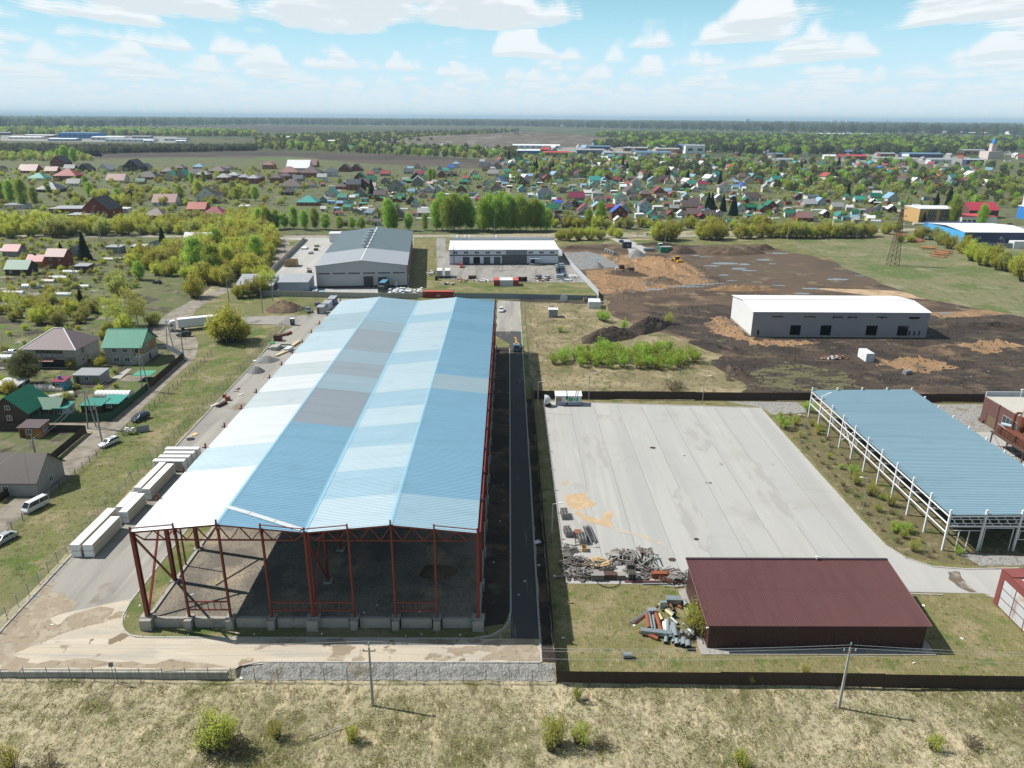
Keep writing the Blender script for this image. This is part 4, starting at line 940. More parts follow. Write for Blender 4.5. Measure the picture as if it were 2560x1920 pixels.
def fence(name, label, pts, h, kind, m, step=2.8, pm=None, pw=.07, zf=None, ph=None, jag=0):
    t = thing(name, label, 'wall' if kind == 'slab' else 'fence', (*pts[0], 0)); ox, oy = pts[0]
    ph = ph or h; post = MB().box(-pw / 2, -pw / 2, 0, pw / 2, pw / 2, ph).mesh('post', pm or m); zf = zf or (lambda x, y: 0); cnt = 0
    for a, b in zip(pts[:-1], pts[1:]):
        a, b = Vector(a), Vector(b); L = (b - a).length; n = max(1, round(L / step)); w = L / n; rz = math.atan2(b.y - a.y, b.x - a.x)
        pan = fence_panel(kind, w, h)
        for i in range(n):
            p = a.lerp(b, i / n); z = zf(p.x, p.y) + (jag * ((cnt // 7) % 2) if jag else 0); cnt += 1
            if kind != 'slab': put('post', post, t, (p.x - ox, p.y - oy, z), rz)
            put('panel', pan, t, (p.x - ox, p.y - oy, z), rz, m)
    if kind != 'slab': put('post', post, t, (pts[-1][0] - ox, pts[-1][1] - oy, zf(*pts[-1])))
    return t
lowz = lambda x, y: -.75
fence('metal_fence', 'dark brown profiled metal fence along the front meadow before the maroon barn', [(6.6, 77.7), (40, 77.4), (92, 76.6)], 2.25, 'sheet', m_fbrown, 3, zf=lowz, jag=.12)
fence('metal_fence', 'dark brown profiled metal fence in shade between side road and paved lot', [(6.6, 78.2), (6.5, 185)], 2.2, 'sheet', m_fbrown, 3)
fence('metal_fence', 'dark brown profiled metal fence behind the far edge of the paved lot', [(6.9, 180.4), (76, 179.6), (150, 179)], 2.3, 'sheet', m_fbrown, 3, jag=.1)
frontz = lambda x, y: -1.0
fence('mesh_fence', 'grey wire mesh fence above the straw meadow in front of the hall', [(-78, 78.4), (-36, 78.5), (6.5, 78.4)], 1.95, 'mesh', m_wire, 3.07, m_galv, .08, frontz, 2.25)
fence('mesh_fence', 'tall wire mesh fence along the left yard beside the panel bundles', [(-72.0, 84), (-73.4, 107), (-74.9, 133), (-76.5, 210), (-78.6, 250)], 2.2, 'mesh', m_wire, 3.0, m_galv, .08)
fence('mesh_fence', 'low dark wire fence along the dirt road verge', [(-87.0, 105), (-87.4, 124), (-88.2, 156), (-88.6, 168), (-90.8, 217)], 1.35, 'mesh', m_wire, 3.0, C('dark_post', (.06, .05, .045), .8), .09, None, 1.55)
fence('mesh_fence', 'pale mesh fence between shaded side road and overgrown field', [(6.4, 187), (6.4, 285)], 2.1, 'mesh', m_galv, 3.0, m_galv)
fence('mesh_fence', 'short mesh fence beside the wood chip heap', [(-77.6, 266), (-74.6, 285)], 2.0, 'mesh', m_galv, 2.5, m_galv)
fence('mesh_fence', 'low mesh fence behind the cable drums', [(7, 283.5), (35, 281.5), (38.5, 283)], 1.9, 'mesh', m_wire, 3, m_galv)
fence('metal_fence', 'dark brown metal fence along the dirt road beside the green roofed house', [(-97.4, 212.5), (-95.6, 184)], 2.1, 'sheet', m_fbrown)
fence('metal_fence', 'dark green metal fence round the greenhouse gardens', [(-95.6, 184), (-94.7, 164), (-120, 162.6), (-190, 158)], 2.1, 'sheet', m_fgreen)
fence('metal_fence', 'brown metal fence at the garden corner by the white estate car', [(-118, 157.6), (-97, 157.2), (-95.6, 136), (-95.4, 124)], 1.9, 'sheet', m_fbrown)
fence('metal_fence', 'grey metal fence behind the green roofed block house', [(-97.5, 213), (-107, 222.5), (-125, 222)], 1.9, 'sheet', m_fgrey)
fence('metal_fence', 'dark fence at the birch trees by the dirt road', [(-118.5, 232), (-128, 262)], 1.8, 'sheet', m_fbrown)
fence('concrete_wall', 'pale concrete panel wall along the left of the grey hall yard', [(-122, 446), (-120, 440), (-108.6, 326), (-100.4, 297)], 2.5, 'slab', m_panelconc, 3)
fence('concrete_wall', 'pale concrete panel wall in front of the grey hall yard', [(-100.4, 296.6), (-72, 294.2), (-52, 293), (-36, 292.6)], 2.3, 'slab', m_panelconc, 3)
fence('metal_fence', 'blue grey metal fence behind the big blue roof', [(-22, 294.4), (0, 293.6), (35.6, 290.8)], 2.2, 'sheet', m_fgrey)
fence('metal_fence', 'long pale metal fence between workshop yard and sand pit', [(36.4, 291), (37.3, 300), (30.8, 369), (27.7, 407)], 2.6, 'sheet', m_fwhite)
fence('wire_fence', 'thin post and wire fence round the sand pit', [(39.4, 287.7), (76, 311.8), (96, 324), (91, 386)], 1.9, 'wire', m_wire, 3, C('dark_post', (.06, .05, .045), .8), .09)
fence('metal_fence', 'grey fence in front of the navy store', [(268, 428), (310, 426)], 3.0, 'slab', m_fgrey, 4)
fence('picket_fence', 'dark fence across the gardens left of the greenhouses', [(-230, 226), (-165, 229), (-150, 250)], 1.5, 'wire', m_wire, 2.5, m_oldwood, .1)
# retaining wall of long concrete blocks at the front left
rw = thing('retaining_wall', 'low grey retaining wall of stacked concrete beams at the front left', 'wall', (-73, 79.2, 0))
blk = [MB().box(0, -.18, 0, 2.98, .18, .27).mesh('concrete_beam', m_panelconc), MB().box(0, -.16, 0, 2.98, .18, .265).mesh('concrete_beam', m_panelconc)]
for k in range(4):
    for i in range(12): put('concrete_beam', blk[(i + k) % 2], rw, (i * 3.02 + .02, 0, -1.12 + k * .28))

# ------------------------------------------------------------------ poles, wires, pylon
m_pole = C('pole_concrete', (.36, .35, .33), .9, .12, .8); m_ins = C('insulator_teal', (.2, .4, .4), .4); m_wood = C('pole_wood', (.20, .17, .14), .9, .15, 1)
m_cable = C('aluminium_cable', (.45, .46, .47), .5, .05)
def pole(label, loc, h, kind='single', rz=0, m=None, lean=0, red=False):
    t = thing('utility_pole', label, 'utility pole', (*loc, hz_ground(*loc) if loc[1] < 79 else 0), rz)
    m = m or m_pole
    if kind == 'frame':
        MB().bar((-.9, 0, -.3), (-.12, 0, h), .3, r2=.65).build('post', m, t); MB().bar((.9, 0, -.3), (.12, 0, h - .3), .3, r2=.65).build('post', m, t)
    else: MB().bar((0, 0, -.3), (lean, 0, h), .32, .28, r2=.62).build('post', m, t)
    a = MB().bar((-.75, 0, h - .55), (.75, 0, h - .55), .09).bar((0, 0, h - .3), (0, 0, h + .55), .07).build('crossarm', m_red if red else m_galv, t)
    for x, z in ((-.7, h - .35), (.7, h - .35), (0, h + .6)): MB().cyl((x, 0, z - .12), (x, 0, z + .14), .09, 6).build('insulator', m_ins, t)
    return t
def cable(label, a, b, sag=.5, r=.011):
    pts = [Vector(a).lerp(Vector(b), i / 10) - Vector((0, 0, sag * 4 * (i / 10) * (1 - i / 10))) for i in range(11)]; mb = MB()
    for p, q in zip(pts[:-1], pts[1:]): mb.bar(p, q, r * 2)
    tag(mb.build('power_cable', m_cable), label, 'cable')
p1 = (-16.8, 74.4); p2 = (41.9, 73.7)
pole('tall grey concrete pole standing in the meadow before the hall', p1, 9.0, red=True)
pole('pale concrete pole with red bracket before the maroon barn', p2, 9.2, red=True)
for k, (dx, dz) in enumerate(((-.7, 8.0), (.7, 8.0), (0, 9.0))):
    w_ = ('near', 'far', 'top')[k]
    cable('thin %s power cable between the two meadow poles' % w_, (p1[0], p1[1] + dx, dz - .2), (p2[0], p2[1] + dx, dz), .9)
    cable('thin %s power cable running right from the pole before the barn' % w_, (p2[0], p2[1] + dx, dz), (102, 72.6 + dx, dz), .9)
    cable('thin %s power cable running left from the pole before the hall' % w_, (p1[0], p1[1] + dx, dz - .2), (-80, 75 + dx, dz - .3), .9)
PL = [('A shaped twin pole by the parked dark car at the road bend', (-106.2, 223.6), 9, 'frame'), ('single pole at the end of the brown roadside fence', (-97.0, 211.9), 8.6, 'single'),
      ('A shaped twin pole at the middle of the green fence', (-96.0, 184.7), 10.5, 'frame'), ('A shaped twin pole at the lane corner', (-97.2, 160), 9.5, 'frame'),
      ('single pole leaning over the white estate car', (-90.6, 151.8), 9, 'single'), ('single pole beside the lower garden fence', (-94.5, 135.2), 8.5, 'single')]
for lb, loc, h, k in PL: pole(lb, loc, h, k, R(30 if k == 'frame' else 90))
Lc = [PL[i][1] for i in (0, 1, 2, 3, 5)]; Lh = [8.6, 8.2, 10, 9, 8.1]
for i in range(4):
    for s in (-.5, .5): cable('sagging %s wire %s the dirt road poles' % ('left' if s < 0 else 'right', ['at the bend of', 'along the brown fence under', 'over the green fence between', 'over the lower garden between'][i]), (Lc[i][0] + s, Lc[i][1], Lh[i]), (Lc[i + 1][0] + s, Lc[i + 1][1], Lh[i + 1]), 1)
cable('wire leaving the lowest garden pole toward the left foreground', (-94.5, 135.2, 8.1), (-96, 80, 8.1), 1)
for lb, px, h in (('thin pole on the dirt road verge by the semi trailer', (573, 755), 9), ('thin pole before the low grey shed', (657, 782), 9.5), ('thin pole at the concrete wall corner', (683, 752), 9.5),
                  ('thin pole on the track above the concrete wall', (714, 640), 9), ('utility pole left of the site entrance', (1505, 610), 10), ('utility pole right of the site entrance', (1594, 594), 9), ('utility pole before the round willow', (1663, 606), 10),
                  ('utility pole at the meadow edge by the willows', (1820, 603), 10), ('utility pole left of the tall pylon', (1968, 600), 10), ('utility pole nearest the tall pylon', (2141, 598), 10), ('pole between the workshop and the poplars', (1400, 590), 11),
                  ('pole behind the ridge vents of the grey hall', (897, 575), 10), ('pole left of the poplar trees', (1063, 585), 9), ('pole in front of the poplars', (1236, 588), 10), ('A frame pole in the middle of the garden plots', (190, 708), 8), ('A frame pole by the spruce trees', (252, 608), 9), ('A frame pole at the garden centre greenhouse', (302, 650), 8), ('tall A frame pole behind the gardens', (352, 605), 11), ('thin pole in the far left gardens', (90, 640), 8), ('pole behind the orange brick houses', (1022, 578), 10), ('pole by the dark brown house fence', (238, 552), 9)):
    x, y = G(*px); pole(lb, (x, y), h, 'frame' if 'A frame' in lb else 'single', R(90 if 'A frame' not in lb else 0))
def lamp(label, x, y, h, rz=0):
    t = thing('lamp_post', label, 'lamp post', (x, y, 0), rz)
    MB().cyl((0, 0, 0), (0, 0, h), .09, 6, .06).build('post', m_galv, t); MB().bar((0, 0, h), (1.1, 0, h + .2), .06).cbox((1.3, 0, h + .2), (.6, .25, .12)).build('lamp_head', m_white, t)
lamp('slim lamp post behind the kiosks at the brown fence', 21.1, 179, 7.5); lamp('slim lamp post at the far right of the brown fence', 50.2, 177.4, 7.5)
lamp('slim lamp post on the shed verge near the sand stain', 66, 121, 7.5, math.pi); lamp('leaning lamp post at the far end of the shed verge', 65.4, 150, 8, math.pi)
lamp('slim lamp post in the shade beside the pallet stacks', 7.8, 111, 7.5); lamp('slim lamp post beside the white mixer tank', 7.6, 171, 8)
py = thing('transmission_pylon', 'tall dark lattice power pylon standing in the meadow', 'pylon', (194.3, 371.3, 0))
def lat(z): return 1.9 * (1 - z / 30) + .35
for sx in (-1, 1):
    for sy in (-1, 1): MB().bar((sx * lat(0), sy * lat(0), 0), (sx * lat(29), sy * lat(29), 29), .2, r2=.6).build('leg', m_rustd, py)
mb = MB()
zs = [0, 3, 5.8, 8.4, 10.8, 13, 15, 17, 18.8, 20.5, 22, 23.5, 25, 26.5, 28]
for a, b in zip(zs[:-1], zs[1:]):
    la, lb = lat(a), lat(b)
    for (p, q) in (((-1, -1), (1, -1)), ((1, -1), (1, 1)), ((1, 1), (-1, 1)), ((-1, 1), (-1, -1))):
        mb.bar((p[0] * la, p[1] * la, a), (q[0] * lb, q[1] * lb, b), .09).bar((q[0] * la, q[1] * la, a), (p[0] * lb, p[1] * lb, b), .09)
mb.build('lattice_bracing', m_rustd, py)['kind'] = 'stuff'
for z, w in ((21, 3.6), (24.5, 3), (28, 2.4)): MB().bar((-w, 0, z), (w, 0, z), .18).bar((-w, 0, z), (0, 0, z + 1), .1).bar((w, 0, z), (0, 0, z + 1), .1).build('crossarm', m_rustd, py)
# ------------------------------------------------------------------ vehicles
m_tyre = C('tyre_rubber', (.018, .018, .018), .9); m_carglass = C('car_glass', (.02, .025, .03), .08, .05, .5, 0, .6); m_lamp = C('lamp_lens', (.7, .7, .68), .2); m_tail = C('tail_lens', (.35, .02, .02), .3)
def paint(n, c): return C('car_paint_' + n, c, .25, .04, .6, .2, .6)
PAINT = {n: paint(n, c) for n, c in dict(white=(.72, .73, .74), silver=(.45, .47, .49), black=(.02, .022, .028), navy=(.03, .045, .08), grey=(.16, .17, .18), red=(.50, .02, .025), brown=(.10, .06, .045), blue=(.06, .12, .28), maroon=(.16, .03, .035), teal=(.20, .36, .42)).items()}
CARM = {}
CSPEC = dict(  # length, width, belt, roof z, hood z, cabin base y0,y1, cabin top y0,y1
    sedan=(4.5, 1.75, .95, 1.42, .88, -1.75, 1.1, -1.15, .35), suv=(4.6, 1.85, 1.1, 1.72, 1.05, -2.2, 1.05, -2.0, .4), wagon=(4.6, 1.72, .95, 1.46, .88, -2.22, 1.05, -1.95, .3),
    van=(4.7, 1.72, 1.15, 1.98, 1.1, -2.3, 2.1, -2.2, 1.35), mpv=(4.5, 1.8, 1.05, 1.65, .95, -2.2, 1.5, -1.9, .5))
def car_mesh(kind):
    if kind in CARM: return CARM[kind]
    L, w, belt, zr, hood, c0, c1, t0, t1 = CSPEC[kind]; h = L / 2
    prof = [(-h + .05, .3), (-h, .6), (-h + .12, belt - .03), (c0, belt), (c1, belt), (h - .25, hood - .08), (h, .62), (h - .04, .3)]
    n = len(prof); mb = MB(); xs = [(-w / 2, .93), (-w / 2 + .13, 1), (w / 2 - .13, 1), (w / 2, .93)]
    vs = [(x, y * (.5 + s / 2) if abs(y) > h * .8 else y, .3 + (z - .3) * s) for x, s in xs for y, z in prof]
    fs = [(k * n + i, k * n + (i + 1) % n, (k + 1) * n + (i + 1) % n, (k + 1) * n + i) for k in range(3) for i in range(n)]
    mb.add(vs, fs + [tuple(range(n - 1, -1, -1)), tuple(range(3 * n, 4 * n))])
    body = mb.mesh('body', PAINT['white'])
    b, t = w * .46, w * .37; zt = zr - .05
    cab = MB().add([(-b, c0, belt - .01), (b, c0, belt - .01), (b, c1, belt - .01), (-b, c1, belt - .01), (-t, t0, zt), (t, t0, zt), (t, t1, zt), (-t, t1, zt)],
                   [(4, 5, 6, 7), (0, 1, 5, 4), (1, 2, 6, 5), (2, 3, 7, 6), (3, 0, 4, 7)]).mesh('cabin_glass', m_carglass)
    rf = MB().add([(-t - .02, t0 - .04, zt), (t + .02, t0 - .04, zt), (t + .02, t1 + .05, zt), (-t - .02, t1 + .05, zt), (-t + .06, t0 + .06, zr), (t - .06, t0 + .06, zr), (t - .06, t1 - .1, zr), (-t + .06, t1 - .1, zr)],
                  [(4, 5, 6, 7), (0, 1, 5, 4), (1, 2, 6, 5), (2, 3, 7, 6), (3, 0, 4, 7)])
    for x in (-1, 1):
        for ya, yb in ((c0, t0), (c1, t1), ((c0 + c1) / 2 - .2, (t0 + t1) / 2 - .1)): rf.bar((x * b, ya, belt), (x * t, yb, zt), .07)
    rf = rf.mesh('roof', PAINT['white'])
    whl = MB().cyl((-.11, 0, 0), (.11, 0, 0), .32, 12).mesh('wheel', m_tyre); rim = MB().cyl((-.125, 0, 0), (.125, 0, 0), .19, 8).mesh('rim', PAINT['silver'])
    hl = MB().cbox((0, 0, 0), (.34, .12, .16)).mesh('headlight', m_lamp); tl_ = MB().cbox((0, 0, 0), (.3, .08, .18)).mesh('tail_light', m_tail)
    CARM[kind] = (body, cab, rf, whl, hl, tl_, rim); return CARM[kind]
def car(label, loc, heading, colour, kind='sedan', group=None):
    """heading in degrees, 0 = facing away from the camera"""
    L, w = CSPEC[kind][:2]; me = car_mesh(kind); p = PAINT[colour]
    t = thing('parked_car' if kind != 'van' else 'parked_van', label, 'car' if kind != 'van' else 'van', (loc[0], loc[1], .06), R(heading), group)
    put('body', me[0], t, m=p); put('cabin_glass', me[1], t); put('roof', me[2], t, m=p)
    for x in (-1, 1):
        for y in (-.31, .31):
            o = put('wheel', me[3], t, (x * (w / 2 - .12), y * L, .32)); put('rim', me[6], o)
        put('headlight', me[4], t, (x * (w / 2 - .28), L / 2 - .05, .7)); put('tail_light', me[5], t, (x * (w / 2 - .25), -L / 2 + .02, .75))
    return t
car('black people carrier parked on the dirt road verge by the green fence', (-88.2, 165.0), 158, 'navy', 'mpv')
car('white estate car parked on the verge under the leaning pole', (-88.4, 150.6), 158, 'white', 'wagon')
car('white minivan parked on the dirt road verge lower left', (-87.5, 122.0), 160, 'white', 'van')
car('silver car cut off at the left picture edge', (-86.2, 110.6), 162, 'silver')
car('dark off roader parked beside the white semi truck', (-107.4, 237), 92, 'black', 'suv')
car('dark car hidden among the willows', (-152.9, 319), 70, 'black')
car('dark grey off roader parked nearer the site cabins', (-74.6, 270.3), 205, 'grey', 'suv'); car('black off roader parked behind the grey one by the cabins', (-73.2, 278.6), 25, 'black', 'suv')
car('white car at the far right corner of the big roof', (-2.4, 273.0), 178, 'white', 'wagon')
car('bright red hatchback in front of the workshop gates', G(1153, 668), 185, 'red', 'mpv')
car('dark grey car left of the pair on the workshop asphalt', G(1345, 697), 150, 'grey', 'mpv'); car('silver blue car right of the pair on the workshop asphalt', G(1367, 697), 150, 'silver')
for i, (x, y, c_, k) in enumerate([(1399, 667, 'silver', 'suv'), (1400, 672, 'teal', 'suv'), (1401, 678, 'black', 'suv'), (1402, 683, 'navy', 'wagon'), (1403, 688, 'blue', 'wagon'), (1404, 693, 'grey', 'suv')]):
    car('%s car, %s in the file by the pale fence' % (['silver', 'pale teal', 'black', 'dark navy', 'blue', 'grey'][i], ordinal(i)), G(x, y), 80, c_, k, 'cars parked in file beside the pale fence')
car('white car parked behind the pine by the block house', G(30, 885), 80, 'white')
car('white van driving on the village road behind the willows', G(1622, 590), 88, 'white', 'van')
car('white car at the far right roadside', G(2492, 562), 85, 'white'); car('maroon car at the far right roadside', G(2523, 563), 85, 'maroon')
car('white van by the red roofed store', G(2430, 562), 80, 'white', 'van'); car('grey car at the dark brown house drive', G(38, 537), 60, 'grey'); car('navy car at the dark brown house drive', G(32, 533), 60, 'navy')
car('dark car at the site entrance behind the navy cabin', G(1553, 607), 10, 'navy', 'suv')
# semi truck
def wheels(t, spots, r=.5, w=.3):
    me = MB().cyl((-w / 2, 0, 0), (w / 2, 0, 0), r, 12).mesh('wheel', m_tyre)
    for x, y in spots: put('wheel', me, t, (x, y, r))
m_trailer = C('white_trailer_skin', (.76, .77, .78), .4, .04, .3)
sm = thing('semi_truck', 'white articulated lorry with long box trailer at the road bend', 'truck', (-107.9, 244.5, .05), R(64 + 0))
# local +y is forward (toward the left of the picture)
MB().box(-1.27, -9.6, 1.15, 1.27, 4.0, 3.95).build('trailer_box', m_trailer, sm); MB().box(-.5, -9.4, .75, .5, 3.8, 1.14).build('chassis', m_dark, sm)
MB().box(-1.3, -9.65, 3.95, 1.3, 4.05, 4.02).build('trailer_roof', m_whiteroof, sm)
cabm = MB().prism([(4.7, .45), (7.0, .45), (7.05, 1.6), (6.75, 2.9), (6.3, 3.5), (4.8, 3.7), (4.7, 3.2)], -1.2, 1.2, 'x').build('cab', PAINT['white'], sm)
MB().prism([(7.08, 1.7), (6.82, 2.75), (6.76, 2.75), (7.0, 1.7)], -1.05, 1.05, 'x').build('windscreen', m_carglass, sm)
for x in (-1.22, 1.2): MB().box(x, 5.6, 1.75, x + .03, 6.6, 2.6).build('side_window', m_carglass, sm)
wheels(sm, [(s * 1.05, y) for s in (-1, 1) for y in (6.0, 2.7, -5.2, -6.5, -7.8)])
for s in (-.8, .8): MB().box(s - .2, 7.05, .7, s + .2, 7.12, 1.0).build('headlight', m_lamp, sm)
sm.rotation_euler = (0, 0, R(90 + 24 + 2)); sm.location = (-108.6, 246.0, .05)
dk = thing('dock_truck', 'dark green lorry with blue roofed box backed to the dock', 'truck', (*G(953, 733), .05), R(176))
MB().box(-1.25, -10.2, 1.1, 1.25, -1.8, 3.9).build('cargo_box', C('dark_teal_tarp', (.035, .05, .06), .6), dk); MB().box(-1.27, -10.2, 3.9, 1.27, -1.8, 3.96).build('box_roof', C('blue_tarp', (.10, .24, .36), .5), dk)
MB().prism([(-1.5, .5), (.6, .5), (.65, 1.6), (.35, 2.7), (-.2, 3.0), (-1.5, 3.0)], -1.2, 1.2, 'x').build('cab', C('dark_green_cab', (.05, .075, .07), .4), dk)
MB().prism([(.68, 1.65), (.42, 2.55), (.36, 2.55), (.6, 1.65)], -1.0, 1.0, 'x').build('windscreen', m_carglass, dk); wheels(dk, [(s * 1.05, y) for s in (-1, 1) for y in (-.3, -7, -8.4)])
def trailer(label, loc, rz):
    t = thing('box_trailer', label, 'trailer', (*loc, .05), rz)
    MB().box(-1.2, 0, .9, 1.2, 6, 3.5).build('box', C('grey_box_wall', (.40, .42, .45), .5), t); MB().box(-1.22, -.02, 3.5, 1.22, 6.02, 3.56).build('roof', m_whiteroof, t)
    for x in (-.6, .6): MB().box(x - .55, -.05, 1.0, x + .55, -.01, 3.4).build('rear_door', C('grey_door', (.50, .52, .55), .5), t)
    wheels(t, [(s, y) for s in (-1, 1) for y in (1.2, 2.3, 4.8)])
trailer('white roofed box trailer left of the pair in the workshop yard', G(1099, 696), R(3)); trailer('white roofed box trailer right of the pair in the workshop yard', G(1119, 696), R(3))
pk = thing('crane_lorry', 'small pale lorry with yellow crane arm on the side road', 'truck', (*G(1291, 877), .05), R(180))
MB().prism([(0, .45), (1.7, .45), (1.75, 1.2), (1.4, 2.1), (0, 2.2)], -.95, .95, 'x').build('cab', PAINT['teal'], pk); MB().prism([(1.78, 1.25), (1.47, 1.95), (1.42, 1.95), (1.7, 1.25)], -.8, .8, 'x').build('windscreen', m_carglass, pk)
MB().box(-.95, -4.2, .8, .95, -.1, 1.2).build('flatbed', PAINT['silver'], pk); wheels(pk, [(s * .85, y) for s in (-1, 1) for y in (1, -2.8)], .4)
m_yellow = C('machine_yellow', (.62, .33, .025), .5, .12, .6)
MB().box(-.5, -1.2, 1.2, .5, -.3, 2.4).bar((0, -.8, 2.2), (.3, -4.6, 3.0), .3).bar((.3, -4.6, 3.0), (.6, -7.5, 2.2), .25).build('crane_arm', m_yellow, pk)
# yellow roller-loader, forklift, small machines
rl = thing('road_roller', 'yellow road roller working on the sand ridge', 'machine', (*G(1691, 655), .05), R(200))
MB().box(-1, -2.6, .7, 1, -.2, 1.7).build('engine_housing', m_yellow, rl); MB().box(-.9, -.3, 1.2, .9, 1.2, 2.9).build('cab', m_carglass, rl); MB().box(-1, -.4, 2.9, 1, 1.3, 3.05).build('cab_roof', m_yellow, rl)
MB().cyl((-1.05, 2.3, .75), (1.05, 2.3, .75), .75, 14).build('drum', m_yellow, rl); MB().box(-1.2, 1.3, .5, -1.05, 2.6, 1.0).box(1.05, 1.3, .5, 1.2, 2.6, 1.0).build('drum_frame', m_yellow, rl); wheels(rl, [(-1.1, -1.6), (1.1, -1.6)], .75, .5)
fk = thing('forklift', 'dark forklift truck beside the grey hall', 'forklift', (*G(773, 682), .05), R(70))
MB().box(-.6, -1.3, .4, .6, .4, 1.2).build('body', C('olive_machine', (.10, .09, .035), .5), fk); MB().box(-.55, -.9, 2.0, .55, .3, 2.1).bar((-.5, .3, 1.2), (-.5, .2, 2.0), .07).bar((.5, .3, 1.2), (.5, .2, 2.0), .07).bar((-.5, -.9, 1.2), (-.5, -.8, 2.0), .07).bar((.5, -.9, 1.2), (.5, -.8, 2.0), .07).build('cage', m_dark, fk)
MB().bar((-.35, .7, .1), (-.35, .7, 2.8), .12).bar((.35, .7, .1), (.35, .7, 2.8), .12).bar((-.35, .7, .15), (-.35, 1.8, .12), .1).bar((.35, .7, .15), (.35, 1.8, .12), .1).build('mast', m_dark, fk); wheels(fk, [(s * .55, y) for s in (-1, 1) for y in (-.9, .3)], .35, .2)
# ------------------------------------------------------------------ containers, cabins, kiosks
m_cred = C('container_red', (.26, .032, .028), .55, .12, .5)
def container(label, loc, rz, L=12.19, m=None, roof=None, name='shipping_container', wd=2.44, h=2.6):
    t = thing(name, label, 'container', (*loc, .06), rz); m = m or m_cred
    n = int(L / .28); p = L / n; prof = []
    for i in range(n): prof += [(i * p, 0), (i * p + p * .4, 0), (i * p + p * .5, .035), (i * p + p * .9, .035)]
    prof.append((L, 0)); k = len(prof)
    for y, s in ((0, 1), (wd, -1)):
        mb = MB().add([(x, y + s * d, .12) for x, d in prof] + [(x, y + s * d, h - .1) for x, d in prof], [((i, i + 1, k + i + 1, k + i) if s > 0 else (i + 1, i, k + i, k + i + 1)) for i in range(k - 1)])
        mb.build('side_wall', m, t)
    MB().box(.02, .05, h - .1, L - .02, wd - .05, h - .02).build('roof', roof or m, t)
    MB().box(0, -.03, 0, L, .05, .12).box(0, -.03, h - .1, L, .05, h).box(0, wd - .05, 0, L, wd + .03, .12).box(0, wd - .05, h - .1, L, wd + .03, h).build('rail', m, t)
    MB().box(-.02, .05, 0, .06, wd - .05, h - .1).build('end_wall', m, t)
    for y in (.06, wd / 2 + .02): MB().box(L - .05, y, .1, L + .02, y + wd / 2 - .08, h - .12).build('door', m, t)
    return t
def letters(parent, text, loc, size, m, rz=0, rx=90, name='lettering'):
    cu = bpy.data.curves.new(name, 'FONT'); cu.body = text; cu.size = size; cu.extrude = .004; cu.materials.append(m); cu.align_x = 'CENTER'
    dg = bpy.context.evaluated_depsgraph_get(); o = bpy.data.objects.new(name, cu); col.objects.link(o); bpy.context.view_layer.update()
    me = bpy.data.meshes.new_from_object(o.evaluated_get(bpy.context.evaluated_depsgraph_get())); bpy.data.objects.remove(o)
    q = put(name, me, parent, loc); q.rotation_euler = (R(rx), 0, rz); return q
zc = container('long dark red shipping container with white lettering behind the blue roof', (-34.3, 294.3), R(1.2), roof=C('container_roof_red', (.50, .10, .08), .5, .1))
letters(zc, 'ZIM', (6.1, -.05, .5), .95, m_white)
for i in range(7): letters(zc, '*', (5.5 + i * .2, -.05, 1.25 + (.18 if i % 2 else 0)), .4, m_white)
letters(zc, 'TRHU', (.9, -.05, 1.9), .35, m_white)
rw_ = thing('painted_container', 'container block with red ends and white middle on the workshop verge', 'container', (*G(1235, 716), .06), R(2))
for x0, x1, mm in ((0, 2.5, m_cred), (2.52, 8.3, C('white_container_wall', (.50, .53, .56), .5)), (8.32, 10.8, m_cred)):
    MB().box(x0, 0, 0, x1, 6, 2.6).build('container_module', mm, rw_); MB().box(x0 + .03, .03, 2.6, x1 - .03, 5.97, 2.66).build('roof', C('container_roof_red', (.50, .10, .08), .5) if mm is m_cred else m_paleclad, rw_)
letters(rw_, 'TRLU', (1.2, -.02, 1.9), .4, m_white)
container('white storage container at the corner of the blue grey fence', G(1471, 772), R(-4), 4.6, C('white_container', (.62, .65, .66), .5), m_paleclad, wd=6, h=2.7)
bx = container('white site container on dark soil beside scrap timber', (108.6, 213), R(0), 2.45, C('white_container2', (.70, .72, .74), .5), m_paleclad, wd=5.6)
def cabin(label, loc, rz, w, l, h, wm, rm_, win_side=True, door=None):
    t = thing('site_cabin', label, 'cabin', (*loc, .06), rz)
    MB().box(0, 0, .1, w, l, h).build('wall', wm, t); MB().box(-.1, -.1, h, w + .1, l + .1, h + .12).build('roof', rm_, t)
    if door: MB().box(door, -.06, .15, door + .8, 0, 2.1).build('door', C('brown_door', (.16, .05, .04), .6), t)
    win(t, (w * .6, -.01, 1.5), .7, .7, 0, 2)
    if win_side:
        for y in (l * .3, l * .7): win(t, (w + .01, y, 1.5), .8, .8, math.pi / 2, 2)
    return t
m_greyroof = C('grey_tin_roof', (.33, .35, .38), .5, .1, .5)
cabin('grey site cabin with brown door nearest the big roof', (-70.8, 267.4), 0, 2.5, 4, 2.5, C('grey_cabin', (.38, .39, .38), .6), m_greyroof, True, .3)
cabin('white site cabin in the middle of the cabin row', (-70.0, 272.6), 0, 2.6, 6, 2.6, C('white_cabin', (.62, .66, .72), .6), m_greyroof); cabin('navy site cabin at the far end of the cabin row', (-69.6, 279.6), 0, 2.6, 6, 2.7, C('navy_cabin', (.05, .10, .22), .6), m_greyroof)
cabin('dark navy cabin at the site entrance', G(1557, 621), R(4), 5, 2.5, 3.2, C('ink_cabin', (.03, .035, .06), .6), m_navy)
cabin('green site cabin on the sand ridge', G(1651, 632), R(4), 6, 3, 3.0, C('green_cabin', (.02, .22, .13), .6), m_greyroof); cabin('small green toilet cabin behind the green site cabin', G(1646, 623), R(4), 2.2, 2, 3, MATS['green_cabin'], m_white, False)
